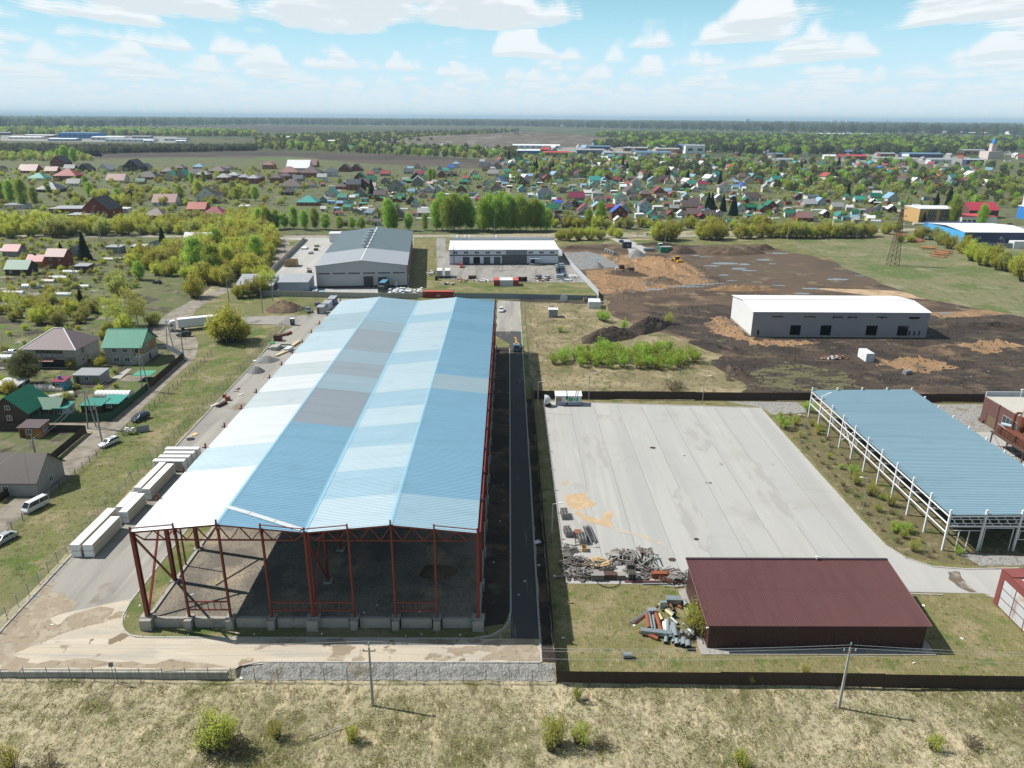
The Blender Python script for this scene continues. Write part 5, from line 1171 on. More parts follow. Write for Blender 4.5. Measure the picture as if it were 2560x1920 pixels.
cabin('dark portable toilet with white roof near the yard entrance', G(726, 814), 0, 1.3, 1.3, 2.3, C('petrol_cabin', (.02, .06, .08), .6), m_white, False)
MB_ = MB
def shedb(name, label, loc, rz, w, l, hf, hb, wm, rmm, cat='shed', over=.25):
    """mono-pitch shed"""
    t = thing(name, label, cat, (*loc, .05), rz)
    MB().add([(0, 0, 0), (w, 0, 0), (w, l, 0), (0, l, 0), (0, 0, hf), (w, 0, hf), (w, l, hb), (0, l, hb)], [(0, 1, 5, 4), (1, 2, 6, 5), (2, 3, 7, 6), (3, 0, 4, 7)]).build('wall', wm, t)
    e = over; s = (hb - hf) / l
    MB().add([(-e, -e, hf - s * e), (w + e, -e, hf - s * e), (w + e, l + e, hb + s * e), (-e, l + e, hb + s * e), (-e, -e, hf - s * e + .12), (w + e, -e, hf - s * e + .12), (w + e, l + e, hb + s * e + .12), (-e, l + e, hb + s * e + .12)],
             [(3, 2, 1, 0), (4, 5, 6, 7), (0, 1, 5, 4), (1, 2, 6, 5), (2, 3, 7, 6), (3, 0, 4, 7)]).build('roof', rmm, t)
    return t
shedb('grey_shed', 'grey metal shed with sloping roof behind the concrete wall', (-94.0, 299.0), R(3), 12, 13, 5.0, 5.8, C('blue_grey_wall', (.30, .34, .40), .5), m_greyroof)
t = shedb('open_store', 'low grey store with open brown end behind the concrete wall', (-112, 300.2), R(3), 15, 12, 3.2, 5.6, MATS['blue_grey_wall'], m_greyroof); slab(t, 'open_end', (15.05, 6, 1.6), (.1, 9, 3), m_rustd)
shedb('transformer_box', 'grey metal transformer box in the overgrown field', G(1372, 794), 0, 3.2, 2.6, 2.9, 2.9, C('grey_box', (.27, .28, .30), .6), m_paleclad, 'substation')
t = shedb('small_store', 'pale container store at the back of the grey hall yard', G(824, 606), R(5), 10, 8, 5, 5, m_paleclad, m_paleclad)
m_kiosk = C('kiosk_white', (.60, .63, .67), .5, .05, .5); m_purple = C('purple_print', (.16, .12, .36), .6); m_kgreen = C('poster_green', (.02, .38, .14), .6)
for i, (x, w, lb) in enumerate(((12.3, 2.6, 'small white kiosk with tan poster and purple zigzag print'), (15.5, 3.3, 'white kiosk with green posters and purple wave print'))):
    t = thing('kiosk', lb, 'kiosk', (x, 175.6, .05)); MB().box(0, 0, .25, w, 2.4, 2.6).build('wall', m_kiosk, t)
    MB().add([(-.2, -.25, 2.6), (w + .2, -.25, 2.6), (w + .2, 2.6, 2.95), (-.2, 2.6, 2.95), (-.2, -.25, 2.72), (w + .2, -.25, 2.72), (w + .2, 2.6, 3.07), (-.2, 2.6, 3.07)], [(3, 2, 1, 0), (4, 5, 6, 7), (0, 1, 5, 4), (1, 2, 6, 5), (2, 3, 7, 6), (3, 0, 4, 7)]).build('roof', m_paleclad, t)
    mb = MB()
    for k in range(int(w / .3)): mb.bar((.1 + k * .3, -.02, .4 + .55 * (k % 2)), (.4 + k * .3, -.02, .4 + .55 * ((k + 1) % 2)), .04, .16)
    mb.build('wave_print', m_purple, t)['kind'] = 'stuff'
    if i == 0: slab(t, 'poster', (.85, -.02, 1.65), (1.5, .04, 1.1), C('poster_tan', (.30, .24, .19), .6))
    else:
        for px_, ww in ((.65, 1.0), (2.3, .5)): slab(t, 'poster', (px_, -.02, 1.75), (ww, .04, .95), m_kgreen)
        slab(t, 'poster', (1.6, -.02, 1.75), (.4, .04, .7), C('poster_pink', (.3, .2, .2), .6))
        for px_ in (1.7, 2.2): MB().bar((px_, -.3, 2.76), (px_ + .6, 2.6, 3.12), .12, .05).build('roof_plank', m_oldwood, t)
    wheels(t, [(.4, .3), (w - .4, .3)], .25, .15)
mx = thing('mixer_tank', 'white domed mixer tank on a trailer at the lot corner', 'tank', (9.6, 175.4, 0), R(-90))
prev = None; mb = MB(); rr = [(0, 1.25), (.35, 1.25), (.75, 1.1), (1.1, .85), (1.4, .45), (1.5, .1)]
for (z, r), (z2, r2) in zip(rr[:-1], rr[1:]): mb.cyl((0, z, 1.7), (0, z2, 1.7), r, 16, r2, False)
mb.build('tank_shell', m_kiosk, mx, smooth=True); MB().cyl((0, -.12, 1.7), (0, 0, 1.7), 1.32, 16).build('tank_rim', m_paleclad, mx); MB().box(-.8, -.1, .3, .8, 1.6, .5).bar((-.8, -.1, .4), (-.6, -.1, 1.2), .1).bar((.8, -.1, .4), (.6, -.1, 1.2), .1).build('chassis', m_rustd, mx); wheels(mx, [(-.9, .7), (.9, .7)], .35, .2)
# cable drums
def drum(label, loc, r, w, rz):
    t = thing('cable_drum', label, 'cable drum', (*loc, .06), rz)
    for x in (-w / 2, w / 2): MB().cyl((x - .06, 0, r), (x + .06, 0, r), r, 18).build('flange', m_kiosk if r > 1.2 else m_oldwood, t)
    MB().cyl((-w / 2, 0, r), (w / 2, 0, r), r * .5, 10).build('core', m_oldwood, t)
drum('large white cable drum leaning at the blue grey fence', G(1409, 754), 1.5, 1.0, R(80)); drum('small wooden cable drum beside the white storage container', G(1462, 754), .9, .9, R(10))
# ------------------------------------------------------------------ bundles of wall panels in the left yard
m_wrap = C('white_film', (.78, .78, .77), .35, .04, .5); m_foam = C('beige_panel_edges', (.50, .45, .36), .7, .1, .3)
def bundle(label, x0, y0, z, w, l):
    t = thing('panel_bundle', label, 'panel bundle', (x0, y0, z), 0, 'bundles of wall panels in the left yard')
    MB().box(.02, .02, .1, w - .02, l - .02, 1.12).build('panels', m_foam, t)
    MB().box(0, 0, 1.12, w, l, 1.18).build('wrap_top', m_wrap, t)
    lx = w > l
    for a in (0, 1):
        if lx: MB().box(-.03 if a == 0 else w - .35, -.02, .08, .35 if a == 0 else w + .03, l + .02, 1.14).build('wrap_end', m_wrap, t)
        else: MB().box(-.02, -.03 if a == 0 else l - .3, .08, w + .02, .3 if a == 0 else l + .03, 1.14).build('wrap_end', m_wrap, t)
    MB().box(.1, .3, 0, w - .1, .5, .1).box(.1, l - .5, 0, w - .1, l - .3, .1).build('skid', m_oldwood, t)
stk = [(-71.9, 105.9, 1.55, 12.2, 'long white wrapped panel bundle, left of the nearest pair'), (-69.8, 105.9, 1.55, 9.3, 'long white wrapped panel bundle, right of the nearest pair'),
       (-70.7, 118.6, 1.4, 5.6, 'short white wrapped bundle, left of the second pair'), (-69.2, 116.7, 1.45, 7.0, 'short white wrapped bundle, right of the second pair'),
       (-70.9, 126.0, 1.3, 11, 'long white wrapped bundle, left of the third pair'), (-69.1, 125.4, 1.4, 11, 'long white wrapped bundle, right of the third pair')]
for x, y, w, l, lb in stk:
    for k in (0, 1): bundle(lb + (', lower one', ', upper one')[k], x, y, .06 + 1.19 * k, w, l)
for i, (x0, x1, y) in enumerate(((-72.6, -66.2, 137.4), (-72.3, -66.0, 139.3), (-72.1, -65.8, 141.2), (-72.6, -65.6, 143.2))):
    for k in (0, 1): bundle('white bundle lying crosswise, %s of four rows, %s one' % (ordinal(i), ('lower', 'upper')[k]), x0, y, .06 + 1.19 * k, x1 - x0, 1.3)
# white wrapped goods by the dock
gm = MB().box(-.5, -.55, .12, .5, .55, 2.1).mesh('wrapped_load', m_wrap); gt = MB().box(-.52, -.57, 2.1, .52, .57, 2.2).mesh('load_cover', m_whiteroof); gp = MB().box(-.55, -.6, 0, .55, .6, .12).mesh('pallet', m_oldwood)
blue_w = C('blue_film', (.25, .38, .52), .4, .1, 1)
for c_i, x in enumerate((-48.2, -46.6, -45.5, -43.9, -42.8, -41.2, -40.0, -38.2, -36.6, -35.5)):
    for r_i in range(4):
        if (c_i, r_i) in ((0, 3), (7, 3)): continue
        t = thing('wrapped_goods_stack', 'white wrapped goods stack, %s column from the dock lorry, %s row from the front' % (ordinal(c_i), ordinal(r_i)), 'goods stack', (x + rnd.uniform(-.12, .12) - r_i * .1, 296.3 + r_i * 2.0 + rnd.uniform(-.25, .25), .06), rnd.uniform(-.08, .08), 'white wrapped goods beside the dock lorry')
        s = rnd.uniform(.75, 1.12); put('pallet', gp, t); o = put('wrapped_load', gm, t, m=blue_w if rnd.random() < .3 else m_wrap); o.scale = (1, 1, s); o = put('load_cover', gt, t); o.scale = (1, 1, s)
for i, (px, py_, w, l, h) in enumerate([(764, 738, 2, 2, 1.2), (774, 740, 2.5, 2.5, 1.4), (787, 738, 1.6, 3, 1.8), (803, 738, 2.2, 3, 1.3), (776, 728, 5, 2, 1.6), (701, 733, 2, 2.5, 1.5), (788, 731, 1.5, 2, 2.2)]):
    t = thing('wrapped_goods_stack', 'white wrapped goods, %s of the pile right of the grey shed' % ordinal(i) if i != 5 else 'white sacks between the two sheds', 'goods stack', (*G(px, py_), .06), R(4)); MB().box(-w / 2, 0, .1, w / 2, l, h).build('wrapped_load', m_wrap if i % 3 else blue_w, t); MB().box(-w / 2, 0, 0, w / 2, l, .1).build('pallet', m_oldwood, t)
# crate stack by the wall
t = thing('crate_stack', 'large stack of wooden crates against the concrete wall', 'crate stack', (*G(711, 668), .06), R(5))
cm_ = MB()
for z in (0, .35, .7): cm_.box(0, -.03, z + .05, 1.1, 0, z + .25).box(0, 1.1, z + .05, 1.1, 1.13, z + .25)
cm_.box(0, 0, 0, 1.1, 1.1, .1).box(0, 0, .1, .1, .1, 1).box(1, 0, .1, 1.1, .1, 1).box(0, .05, .1, .05, 1.05, 1).box(1.05, .05, .1, 1.1, 1.05, 1)
cm_ = cm_.mesh('crate', C('raw_timber', (.42, .30, .17), .9, .2, 1))
for i in range(5):
    for j in range(5):
        for k in range(3): put('crate', cm_, t, (i * 1.16, j * 1.16, k * 1.05))
# ------------------------------------------------------------------ heaps
heap('chip_heap', 'big brown heap of wood chips before the concrete wall', 'heap', (-84.6, 274, 7.6, 5.5, 0), 3.6, m_brown, 22, .6, seed=3)
for i, (px, py_, r, h, lb) in enumerate([(666, 902, 3.8, 1.7, 'grey gravel heap in the left yard, farther one'), (640, 930, 2.6, 1.9, 'dark gravel heap in the left yard, nearer one')]): heap('gravel_heap', lb, 'heap', (*G(px, py_), r, r * .8, 0), h, m_grey_gravel, 16, .15, seed=i + 11)
heap('gravel_heap', 'small grey gravel heap on the slab pad', 'heap', (*G(1493, 668), 3.6, 3, 0), 2.6, m_grey_gravel, 14, .15, seed=21); heap('gravel_heap', 'blue grey gravel heap at the head of the sand ridge', 'heap', (*G(1590, 642), 6, 5, 0), 4.2, m_grey_gravel, 16, .2, seed=22)
heap('gravel_heap', 'grey gravel heap at the right picture edge', 'heap', (176, 196, 5, 5, 0), 2.6, m_grey_gravel, 14, .2, seed=23)
heap('soil_ridge', 'long black soil mound behind the green bushes', 'soil mound', (34, 238, 12, 5.5, R(28)), 3.8, m_mud, 24, .7, seed=31); heap('soil_ridge', 'black soil mound tail reaching toward the bare plot', 'soil mound', (49, 250, 12.5, 5, R(45)), 3.8, m_mud, 24, .7, seed=32)
heap('soil_ridge', 'low churned black soil bank left of the bare plot', 'soil mound', (66, 226, 11, 3.4, R(-55)), 1.6, m_mud, 22, .8, seed=33); heap('soil_ridge', 'ragged dark soil bank beside the weed strip', 'soil mound', (66, 203, 12, 3.6, R(-75)), 1.4, m_mud, 22, .8, seed=34)
heap('soil_ridge', 'dark soil bank right of the grey hall', 'soil mound', (175, 252, 26, 4, R(-14)), 1.9, m_mud, 24, .8, seed=35); heap('soil_ridge', 'brown soil hump at the right corner of the grey hall', 'soil mound', (140, 226, 11, 5, R(10)), 1.2, m_brown, 18, .5, seed=36)
heap('sand_ridge', 'tall orange sand ridge behind the pit', 'sand heap', (76, 366, 24, 8, R(-66)), 4.4, m_sand, 26, 1.0, seed=41); heap('sand_ridge', 'orange sand bank beside the slab pad', 'sand heap', (57, 376, 26, 3.2, R(-78)), 2.2, m_sand, 22, .5, seed=42)
heap('sand_ridge', 'lumpy brown sand heap in the middle of the pit', 'sand heap', (70, 328, 9, 4.5, R(-40)), 2.4, m_brown, 20, .8, seed=43); heap('sand_ridge', 'brown sand mound at the near side of the slab pad', 'sand heap', (56, 345, 11, 5, R(-25)), 2.3, m_brown, 20, .8, seed=44); heap('sand_ridge', 'flat orange sand slope by the pale fence', 'sand heap', (45, 330, 10, 14, R(10)), 1.6, m_sand, 22, .5, seed=45)
for i, (px, py_, a, h) in enumerate([(1781, 632, 12, 3.2), (1822, 634, 14, 3.6), (1868, 632, 11, 3.2), (1910, 624, 7, 3), (1705, 632, 9, 4.5)]): heap('soil_heap', 'brown soil heap at the far side of the puddled plot, %s from the site cabins' % ordinal((i + 1) % 5), 'soil heap', (*G(px, py_), a, a * .5, 0), h, m_brown, 16, .6, seed=51 + i)
heap('soil_ridge', 'low sandy bank behind the grey hall', 'sand heap', (*G(1850, 724), 16, 4, R(3)), 2.0, m_sand, 20, .6, seed=61); heap('soil_ridge', 'dark bank left of the site entrance', 'soil mound', (*G(1440, 622), 18, 3, R(0)), 1.6, m_brown, 18, .5, seed=62); heap('soil_ridge', 'dark bank right of the site entrance', 'soil mound', (*G(1640, 612), 14, 3, R(0)), 1.6, m_mud, 18, .5, seed=63)
# concrete slabs laid on the pad
sl = MB().box(-1.5, -.7, 0, 1.5, .7, .14).mesh('paving_slab', m_panelconc)
for i in range(10): tag(put('paving_slab', sl, None, (30.6 + i * .45, 398 - i * 4.6, .07)), 'white concrete slab, %s in the row along the pale fence' % ordinal(i), 'slab', 'white slabs along the pale fence')
for i in range(7): tag(put('paving_slab', sl, None, (54.2 + (i % 2) * .1 + i * .2, 392 - i * 4.4, .07)), 'white concrete slab, %s in the row by the sand bank' % ordinal(i), 'slab', 'white slabs by the sand bank')
ring = MB().cyl((0, 0, 0), (0, 0, 1.6), .8, 14).mesh('concrete_ring', m_panelconc)
for i in range(4): tag(put('concrete_ring', ring, None, (54 + i * .9, 408 - i * 3.2, .06)), 'upright concrete well ring, %s in the row by the gravel heap' % ordinal(i), 'concrete ring', 'well rings by the gravel heap')
# ------------------------------------------------------------------ scrap and timber on the lot, pipes by the barn, litter
m_greywood = C('grey_old_wood', (.155, .14, .13), .9, .2, 1.2, rand=.35); m_palewood = C('pale_old_wood', (.31, .295, .275), .9, .15, 1.2, rand=.2); m_freshwood = C('fresh_wood', (.52, .36, .19), .85, .12, 1, rand=.15)
m_duct = C('galvanised_duct', (.32, .37, .39), .45, .12, 1, .45, rand=.15); m_orangepipe = C('rust_red_pipe', (.25, .075, .035), .7, .15, 1)
pal = MB()
for i in range(5): pal.box(-.6, -.5 + i * .24, .1, .6, -.38 + i * .24, .13)
for x in (-.58, -.06, .46): pal.box(x, -.5, 0, x + .12, .6, .1)
pal = pal.mesh('pallet', m_greywood)
plank = [MB().cbox((0, 0, 0), (L, w, h)).mesh('plank', m_greywood) for L, w, h in ((3.0, .16, .05), (2.2, .14, .10), (4.2, .2, .06), (1.6, .3, .04))]
frame_ = MB()
for a in ((-1, -.6, -1, .6), (1, -.6, 1, .6), (-1, -.6, 1, -.6), (-1, .6, 1, .6), (-.3, -.6, -.3, .6), (.4, -.6, .4, .6)): frame_.bar((a[0], a[1], 0), (a[2], a[3], 0), .12)
frame_ = frame_.mesh('wooden_frame', m_palewood)
def pallet_stack(label, loc, n, rz=0, upright=False, m=None, group='timber and pallets on the paved lot'):
    t = thing('pallet_stack', label, 'pallet stack', (*loc, .06), rz, group)
    for i in range(n):
        o = put('pallet', pal, t, (rnd.uniform(-.06, .06), i * .16, .55) if upright else (rnd.uniform(-.05, .05), rnd.uniform(-.05, .05), i * .135), 0, m)
        if upright: o.rotation_euler = (R(82 + rnd.uniform(-5, 5)), 0, 0)
    return t
def scrap(label, loc, rx, ry, h, n, rz=0, ms=(m_greywood,), fr=.25, mostly=0):
    t = thing('timber_pile', label, 'timber pile', (*loc, .06), rz, 'timber and pallets on the paved lot')
    for i in range(n):
        a = rnd.random() * 6.283; q = math.sqrt(rnd.random()); z = h * (1 - q * q) * rnd.uniform(.15, 1) + .06
        me = frame_ if rnd.random() < fr else (pal if rnd.random() < .2 else rnd.choice(plank))
        o = put(me.name.split('.')[0], me, t, (math.cos(a) * q * rx, math.sin(a) * q * ry, z), 0, rnd.choice(ms))
        o.rotation_euler = (rnd.gauss(0, .22), rnd.gauss(0, .22), rnd.gauss(mostly, .5) if rnd.random() < .7 else rnd.uniform(0, 3.1))
    return t
Z6 = lambda x, y: G(1380 + x / 6.144, 1250 + y / 6.144)
pallet_stack('tall stack of pale slatted frames at the lot edge below the sand spill', Z6(205, 305), 16, R(4), True, m_palewood); pallet_stack('stack of pale slatted frames beside the orange bench frame', Z6(262, 575), 14, R(10), True, m_palewood)
pallet_stack('leaning stack of whitish frames right of the orange bench frame', Z6(480, 690), 16, R(6), True, m_palewood); pallet_stack('low grey pallet stack by the lot corner', Z6(225, 895), 5, R(0)); pallet_stack('flat grey pallet stack in the middle of the timber row', Z6(1195, 1100), 12, R(3)); pallet_stack('flat grey pallet stack nearest the grass edge', Z6(1225, 1230), 11, R(-2)); pallet_stack('bright new pallet stack above the big timber pile', Z6(660, 960), 5, R(-4), False, m_freshwood); pallet_stack('second bright new pallet stack above the big timber pile', Z6(760, 965), 5, R(-2), False, m_freshwood)
t = thing('beam_bundle', 'bundle of long dark steel beams lying on the lot', 'beam bundle', (*Z6(620, 660), .06), R(6), 'timber and pallets on the paved lot')
for i in range(13): MB().cbox((0, 0, 0), (.13, rnd.uniform(4.2, 6.0), .13)).build('beam', C('dark_beam', (.055, .055, .062), .6) if i % 4 else m_galv, t, ((i % 7) * .24 - .6, 2.6 + rnd.uniform(-.3, .3), .08 + (i // 7) * .15), rnd.uniform(-.05, .05))
t = thing('bench_frame', 'orange rusty bench frame between the slatted stacks', 'frame', (*Z6(355, 590), .06)); mb = MB()
for x in (0, 1.1):
    for y in (0, 1.3): mb.bar((x, y, 0), (x, y, 1.0), .08)
mb.box(-.05, -.05, .75, 1.15, 1.35, .95).build('bench', m_orangepipe, t); mb = MB()
for a in (((-.1, -2.2), (-.1, -.3)), ((1.0, -2.2), (1.0, -.3)), ((-.1, -2.2), (1.0, -2.2)), ((-.1, -1.3), (1, -1.3)), ((-.1, -.3), (1, -.3))): mb.bar((*a[0], .06), (*a[1], .06), .09)
mb.build('ladder_frame', m_greywood, t)
t = thing('wooden_crate', 'open wooden crate standing alone on the lot', 'crate', (*Z6(460, 805), .06)); MB().box(0, 0, 0, .9, .06, .7).box(0, 1.1, 0, .9, 1.16, .7).box(0, .06, 0, .06, 1.1, .7).box(.84, .06, 0, .9, 1.1, .7).box(.06, .06, 0, .84, 1.1, .08).build('crate_box', m_freshwood, t)
scrap('heap of weathered timber and frames at the left lot corner', Z6(430, 1010), 2.6, 1.3, 1.5, 44, 0, (m_greywood, m_palewood, m_greywood)); scrap('dark tangled timber heap at the grass edge', Z6(450, 1170), 3.0, 1.3, 1.3, 44, 0, (m_greywood, m_oldwood, m_palewood)); scrap('small tangle of grey planks by the kerb', Z6(270, 790), .9, .8, .8, 14)
scrap('timber heap with new orange boards', Z6(690, 1050), 2.8, 1.3, 1.2, 34, 0, (m_greywood, m_freshwood, m_greywood), .15); scrap('pile of slatted frames left of the leaning boards', Z6(1120, 900), 2.6, 2.4, 1.3, 38, 0, (m_greywood, m_palewood)); scrap('long pile of leaning grey boards in the timber row', Z6(1380, 930), 1.6, 3.0, 1.6, 40, 0, (m_palewood, m_greywood), .1, 1.3)
scrap('low spread of grey timber frames', Z6(1350, 1130), 2.4, 1.3, .7, 22, 0, (m_greywood, m_palewood), .5); scrap('low spread of battens and frames beside it', Z6(1510, 1120), 2.2, 1.2, .7, 22, 0, (m_palewood, m_greywood), .5); scrap('heap of pale frames and rusty pipe at the barn corner', Z6(1890, 1220), 2.4, 1.8, 1.2, 34, 0, (m_palewood, m_greywood, m_rust), .3)
for i, (x, y, w, l, h, mm, lb) in enumerate(((700, 1250, 2.0, 1.2, 1.0, m_oldwood, 'grey box crate left of the black hose'), (880, 1235, 2.4, .9, .9, m_rustd, 'dark box beam crate under the black hose'), (1660, 1215, 2.6, .8, .9, m_orangepipe, 'orange rusty steel chest in the scrap row'), (1045, 1235, 1.8, .9, .8, m_oldwood, 'grey crate right of the black hose'), (1040, 935, 2.6, 1.2, .9, m_oldwood, 'pale edged box under the slatted frames'))):
    t = thing('storage_chest', lb, 'chest', (*Z6(x, y), .06)); MB().box(-w / 2, 0, 0, w / 2, l, h).build('chest_body', mm, t); MB().box(-w / 2 - .04, -.04, h, w / 2 + .04, l + .04, h + .05).build('lid', m_palewood if mm is m_oldwood else mm, t)
for i, (x, y, mm) in enumerate(((1550, 1262, m_maroon), (1560, 1275, m_barnwall), (1640, 1300, m_galv))): MB_b = tag(MB().cbox((0, 0, .12), (9 - i * 2, .3, .12)).build('steel_beam', mm, None, (*Z6(x, y), .06), R(1)), '%s steel profile lying along the grass edge' % ('long maroon', 'second maroon', 'pale silver')[i], 'beam')
mb = MB(); pts = [Vector((math.cos(i * .314) * 1.9, math.sin(i * .314) * 2.0, .12 + .6 * max(0, math.sin(i * .314)))) for i in range(21)]
for p, q in zip(pts[:-1], pts[1:]): mb.cyl(p, q, .06, 6, cap=False)
tag(mb.build('rubber_hose', m_tyre, None, (*Z6(860, 1240), .06)), 'big loop of black hose at the lot edge', 'hose')
t = thing('steel_trestle', 'blue and rust coloured steel trestles on the lot', 'trestle', (*Z6(1600, 1030), .06))
for x in (-1.2, .3):
    for dx, mm in ((0, MATS['canopy_blue']), (.75, m_dark)): MB().bar((x + dx, 0, .1), (x + dx - .45, 2.6, .6), .09).build('rail', mm, t)
MB().bar((-2, 2.6, .6), (.9, 2.6, .6), .1).bar((-1.9, 2.6, 0), (-1.9, 2.6, 1.6), .09).bar((-.3, 2.6, 0), (-.3, 2.6, 1.8), .09).bar((-1.9, 2.6, .7), (-.3, 2.6, 1.7), .07).build('end_frame', m_rust, t)
t = thing('bicycle', 'white bicycle lying on the empty paved lot', 'bicycle', (*Z6(895, 840), .06))
for x in (-.5, .5):
    mb = MB(); pts = [Vector((x + math.cos(i * .6283) * .33, math.sin(i * .6283) * .33, .08)) for i in range(11)]
    for p, q in zip(pts[:-1], pts[1:]): mb.bar(p, q, .05)
    mb.build('wheel', m_tyre, t)
MB().bar((-.5, 0, .12), (.5, 0, .12), .05).bar((-.1, 0, .12), (0, .5, .14), .05).bar((.5, 0, .12), (.35, .6, .14), .05).build('frame', m_white, t)
# pipes thrown beside the barn
Z7 = lambda x, y, z=0: (*G(1560 + x / 10.37, 1480 + y / 10.37, z), z + hz_ground(20, 85))
def pipe(label, a, b, r, m, z0=.0, z1=None, group='scrapped pipes beside the maroon barn'):
    A, B = Vector(Z7(*a)), Vector(Z7(*b)); A.z = z0 + r + .06; B.z = (z0 if z1 is None else z1) + r + .06
    t = thing('scrap_pipe', label, 'pipe', (A.x, A.y, 0), 0, group); B = B - Vector((A.x, A.y, 0)); A = Vector((0, 0, A.z))
    MB().cyl(A, B, r, 12, cap=False).build('pipe_wall', m, t); d = (B - A).normalized()
    for e, s in ((A, 1), (B, -1)): MB().cyl(e + d * s * .03, e + d * s * .05, r * .93, 12).build('pipe_mouth', m_dark, t)
PP = [((590, 660), (640, 1030), .30, 'o', 'left rust orange pipe'), ((810, 560), (970, 1090), .30, 'o', 'right long rust orange pipe'), ((400, 1060), (880, 1260), .28, 'o', 'rust orange pipe under the square duct'),
      ((640, 640), (720, 1030), .24, 'd', 'jointed grey pipe by the orange one'), ((750, 650), (800, 1040), .22, 'd', 'second jointed grey pipe'), ((890, 570), (990, 800), .2, 'y', 'yellowish pipe'), ((1080, 540), (1260, 690), .24, 'y', 'cream pipe across the heap'),
      ((1020, 760), (1020, 1090), .16, 'w', 'thin white pipe, left'), ((1070, 760), (1080, 1210), .15, 'w', 'thin white pipe, right'), ((1130, 780), (1130, 1210), .26, 'd', 'wide grey pipe beside the white ones'), ((1200, 940), (1210, 1270), .26, 'd', 'bent grey pipe'), ((1250, 870), (1280, 1280), .3, 'd', 'wide grey pipe in the middle'), ((1290, 900), (1340, 1250), .33, 'd', 'widest grey pipe in the middle'),
      ((1380, 1060), (1410, 1270), .24, 'd', 'short grey pipe right of the middle'), ((1090, 1180), (1080, 1370), .28, 'd', 'short pipe stub at the lower left'), ((1270, 1310), (1270, 1390), .22, 'd', 'small pipe stub'), ((1350, 1290), (1360, 1430), .33, 'd', 'wide pipe stub at the front'), ((1450, 1310), (1450, 1390), .28, 'd', 'pipe stub right of the front one'), ((1490, 1110), (1500, 1190), .33, 'd', 'short wide ring of pipe'), ((1520, 1100), (1640, 1340), .2, 'd', 'slanting grey pipe'), ((1610, 1110), (1720, 1240), .34, 'd', 'wide slanting grey pipe'), ((1740, 1130), (1800, 1230), .24, 'd', 'short slanting pipe'), ((1660, 1030), (1830, 1130), .33, 'd', 'dark mouthed pipe near the wall'), ((1540, 1280), (1540, 1470), .42, 'd', 'grey cone shaped duct piece'), ((1650, 1390), (1660, 1540), .42, 'd', 'frontmost curved duct piece'),
      ((1150, 540), (1300, 680), .3, 'd', 'upper pale blue duct'), ((1220, 700), (1390, 860), .2, 'd', 'slanting thin grey duct'), ((1200, 390), (1270, 550), .22, 'b', 'brown pipe at the top'), ((900, 330), (1160, 520), .1, 'w', 'thin white rod on top'), ((1540, 310), (1620, 420), .42, 'd', 'short wide duct at the barn foundation'), ((1020, 380), (1110, 380), .22, 'o', 'rust orange stub at the top'), ((1380, 380), (1490, 440), .2, 'o', 'rust orange stub near the foundation'), ((1510, 820), (1850, 1080), .1, 'd', 'thin grey rod along the wall'), ((1960, 1130), (2040, 1370), .06, 'd', 'thin rod leaning at the foundation')]
pm_ = dict(o=m_orangepipe, d=m_duct, y=C('cream_pipe', (.55, .48, .26), .6), w=m_white, b=C('brown_pipe', (.15, .075, .06), .6))
for i, (a, b, r, k, lb) in enumerate(PP): pipe(lb + ' in the scrap heap beside the maroon barn', a, b, r, pm_[k], .0 if i % 3 else .18, .25 if i % 5 == 0 else None)
for i in range(5): pipe('%s of the thin long rods left of the pipe heap' % ordinal(i), (150 + i * 28, 800 + i * 16), (640 + i * 62, 470 - i * 24), .07, m_galv if i < 3 else m_rust)
for lb, a, d_, rz in (('long square galvanised duct at the front of the pipe heap', (820, 1150), (4.3, .8, .6), -.16), ('short square duct at the left of the pipe heap', (720, 575), (1.3, .7, .5), .1), ('open square duct box at the top of the pipe heap', (1270, 320), (2.2, 1.1, .8), -.05), ('upright grey duct plate in the pipe heap', (1000, 480), (1.0, .5, 1.2), .1)):
    x, y, _ = Z7(*a); t = thing('square_duct', lb, 'duct', (x, y, .1), rz, 'scrapped pipes beside the maroon barn'); MB().cbox((0, 0, d_[2] / 2 + .3), d_).build('duct_body', m_duct, t); MB().cbox((d_[0] / 2 + .02, 0, d_[2] / 2 + .3), (.04, d_[1] * .86, d_[2] * .86)).build('duct_mouth', m_dark, t)
t = thing('scrap_pipe', 'lone grey duct ring lying on the grass', 'pipe', (*G(1568, 1645), .05)); MB().cyl((-.6, 0, .42), (.6, 0, .42), .4, 14, cap=False).build('pipe_wall', m_duct, t); MB().cyl((.5, 0, .42), (.55, 0, .42), .38, 14).build('pipe_mouth', m_dark, t)
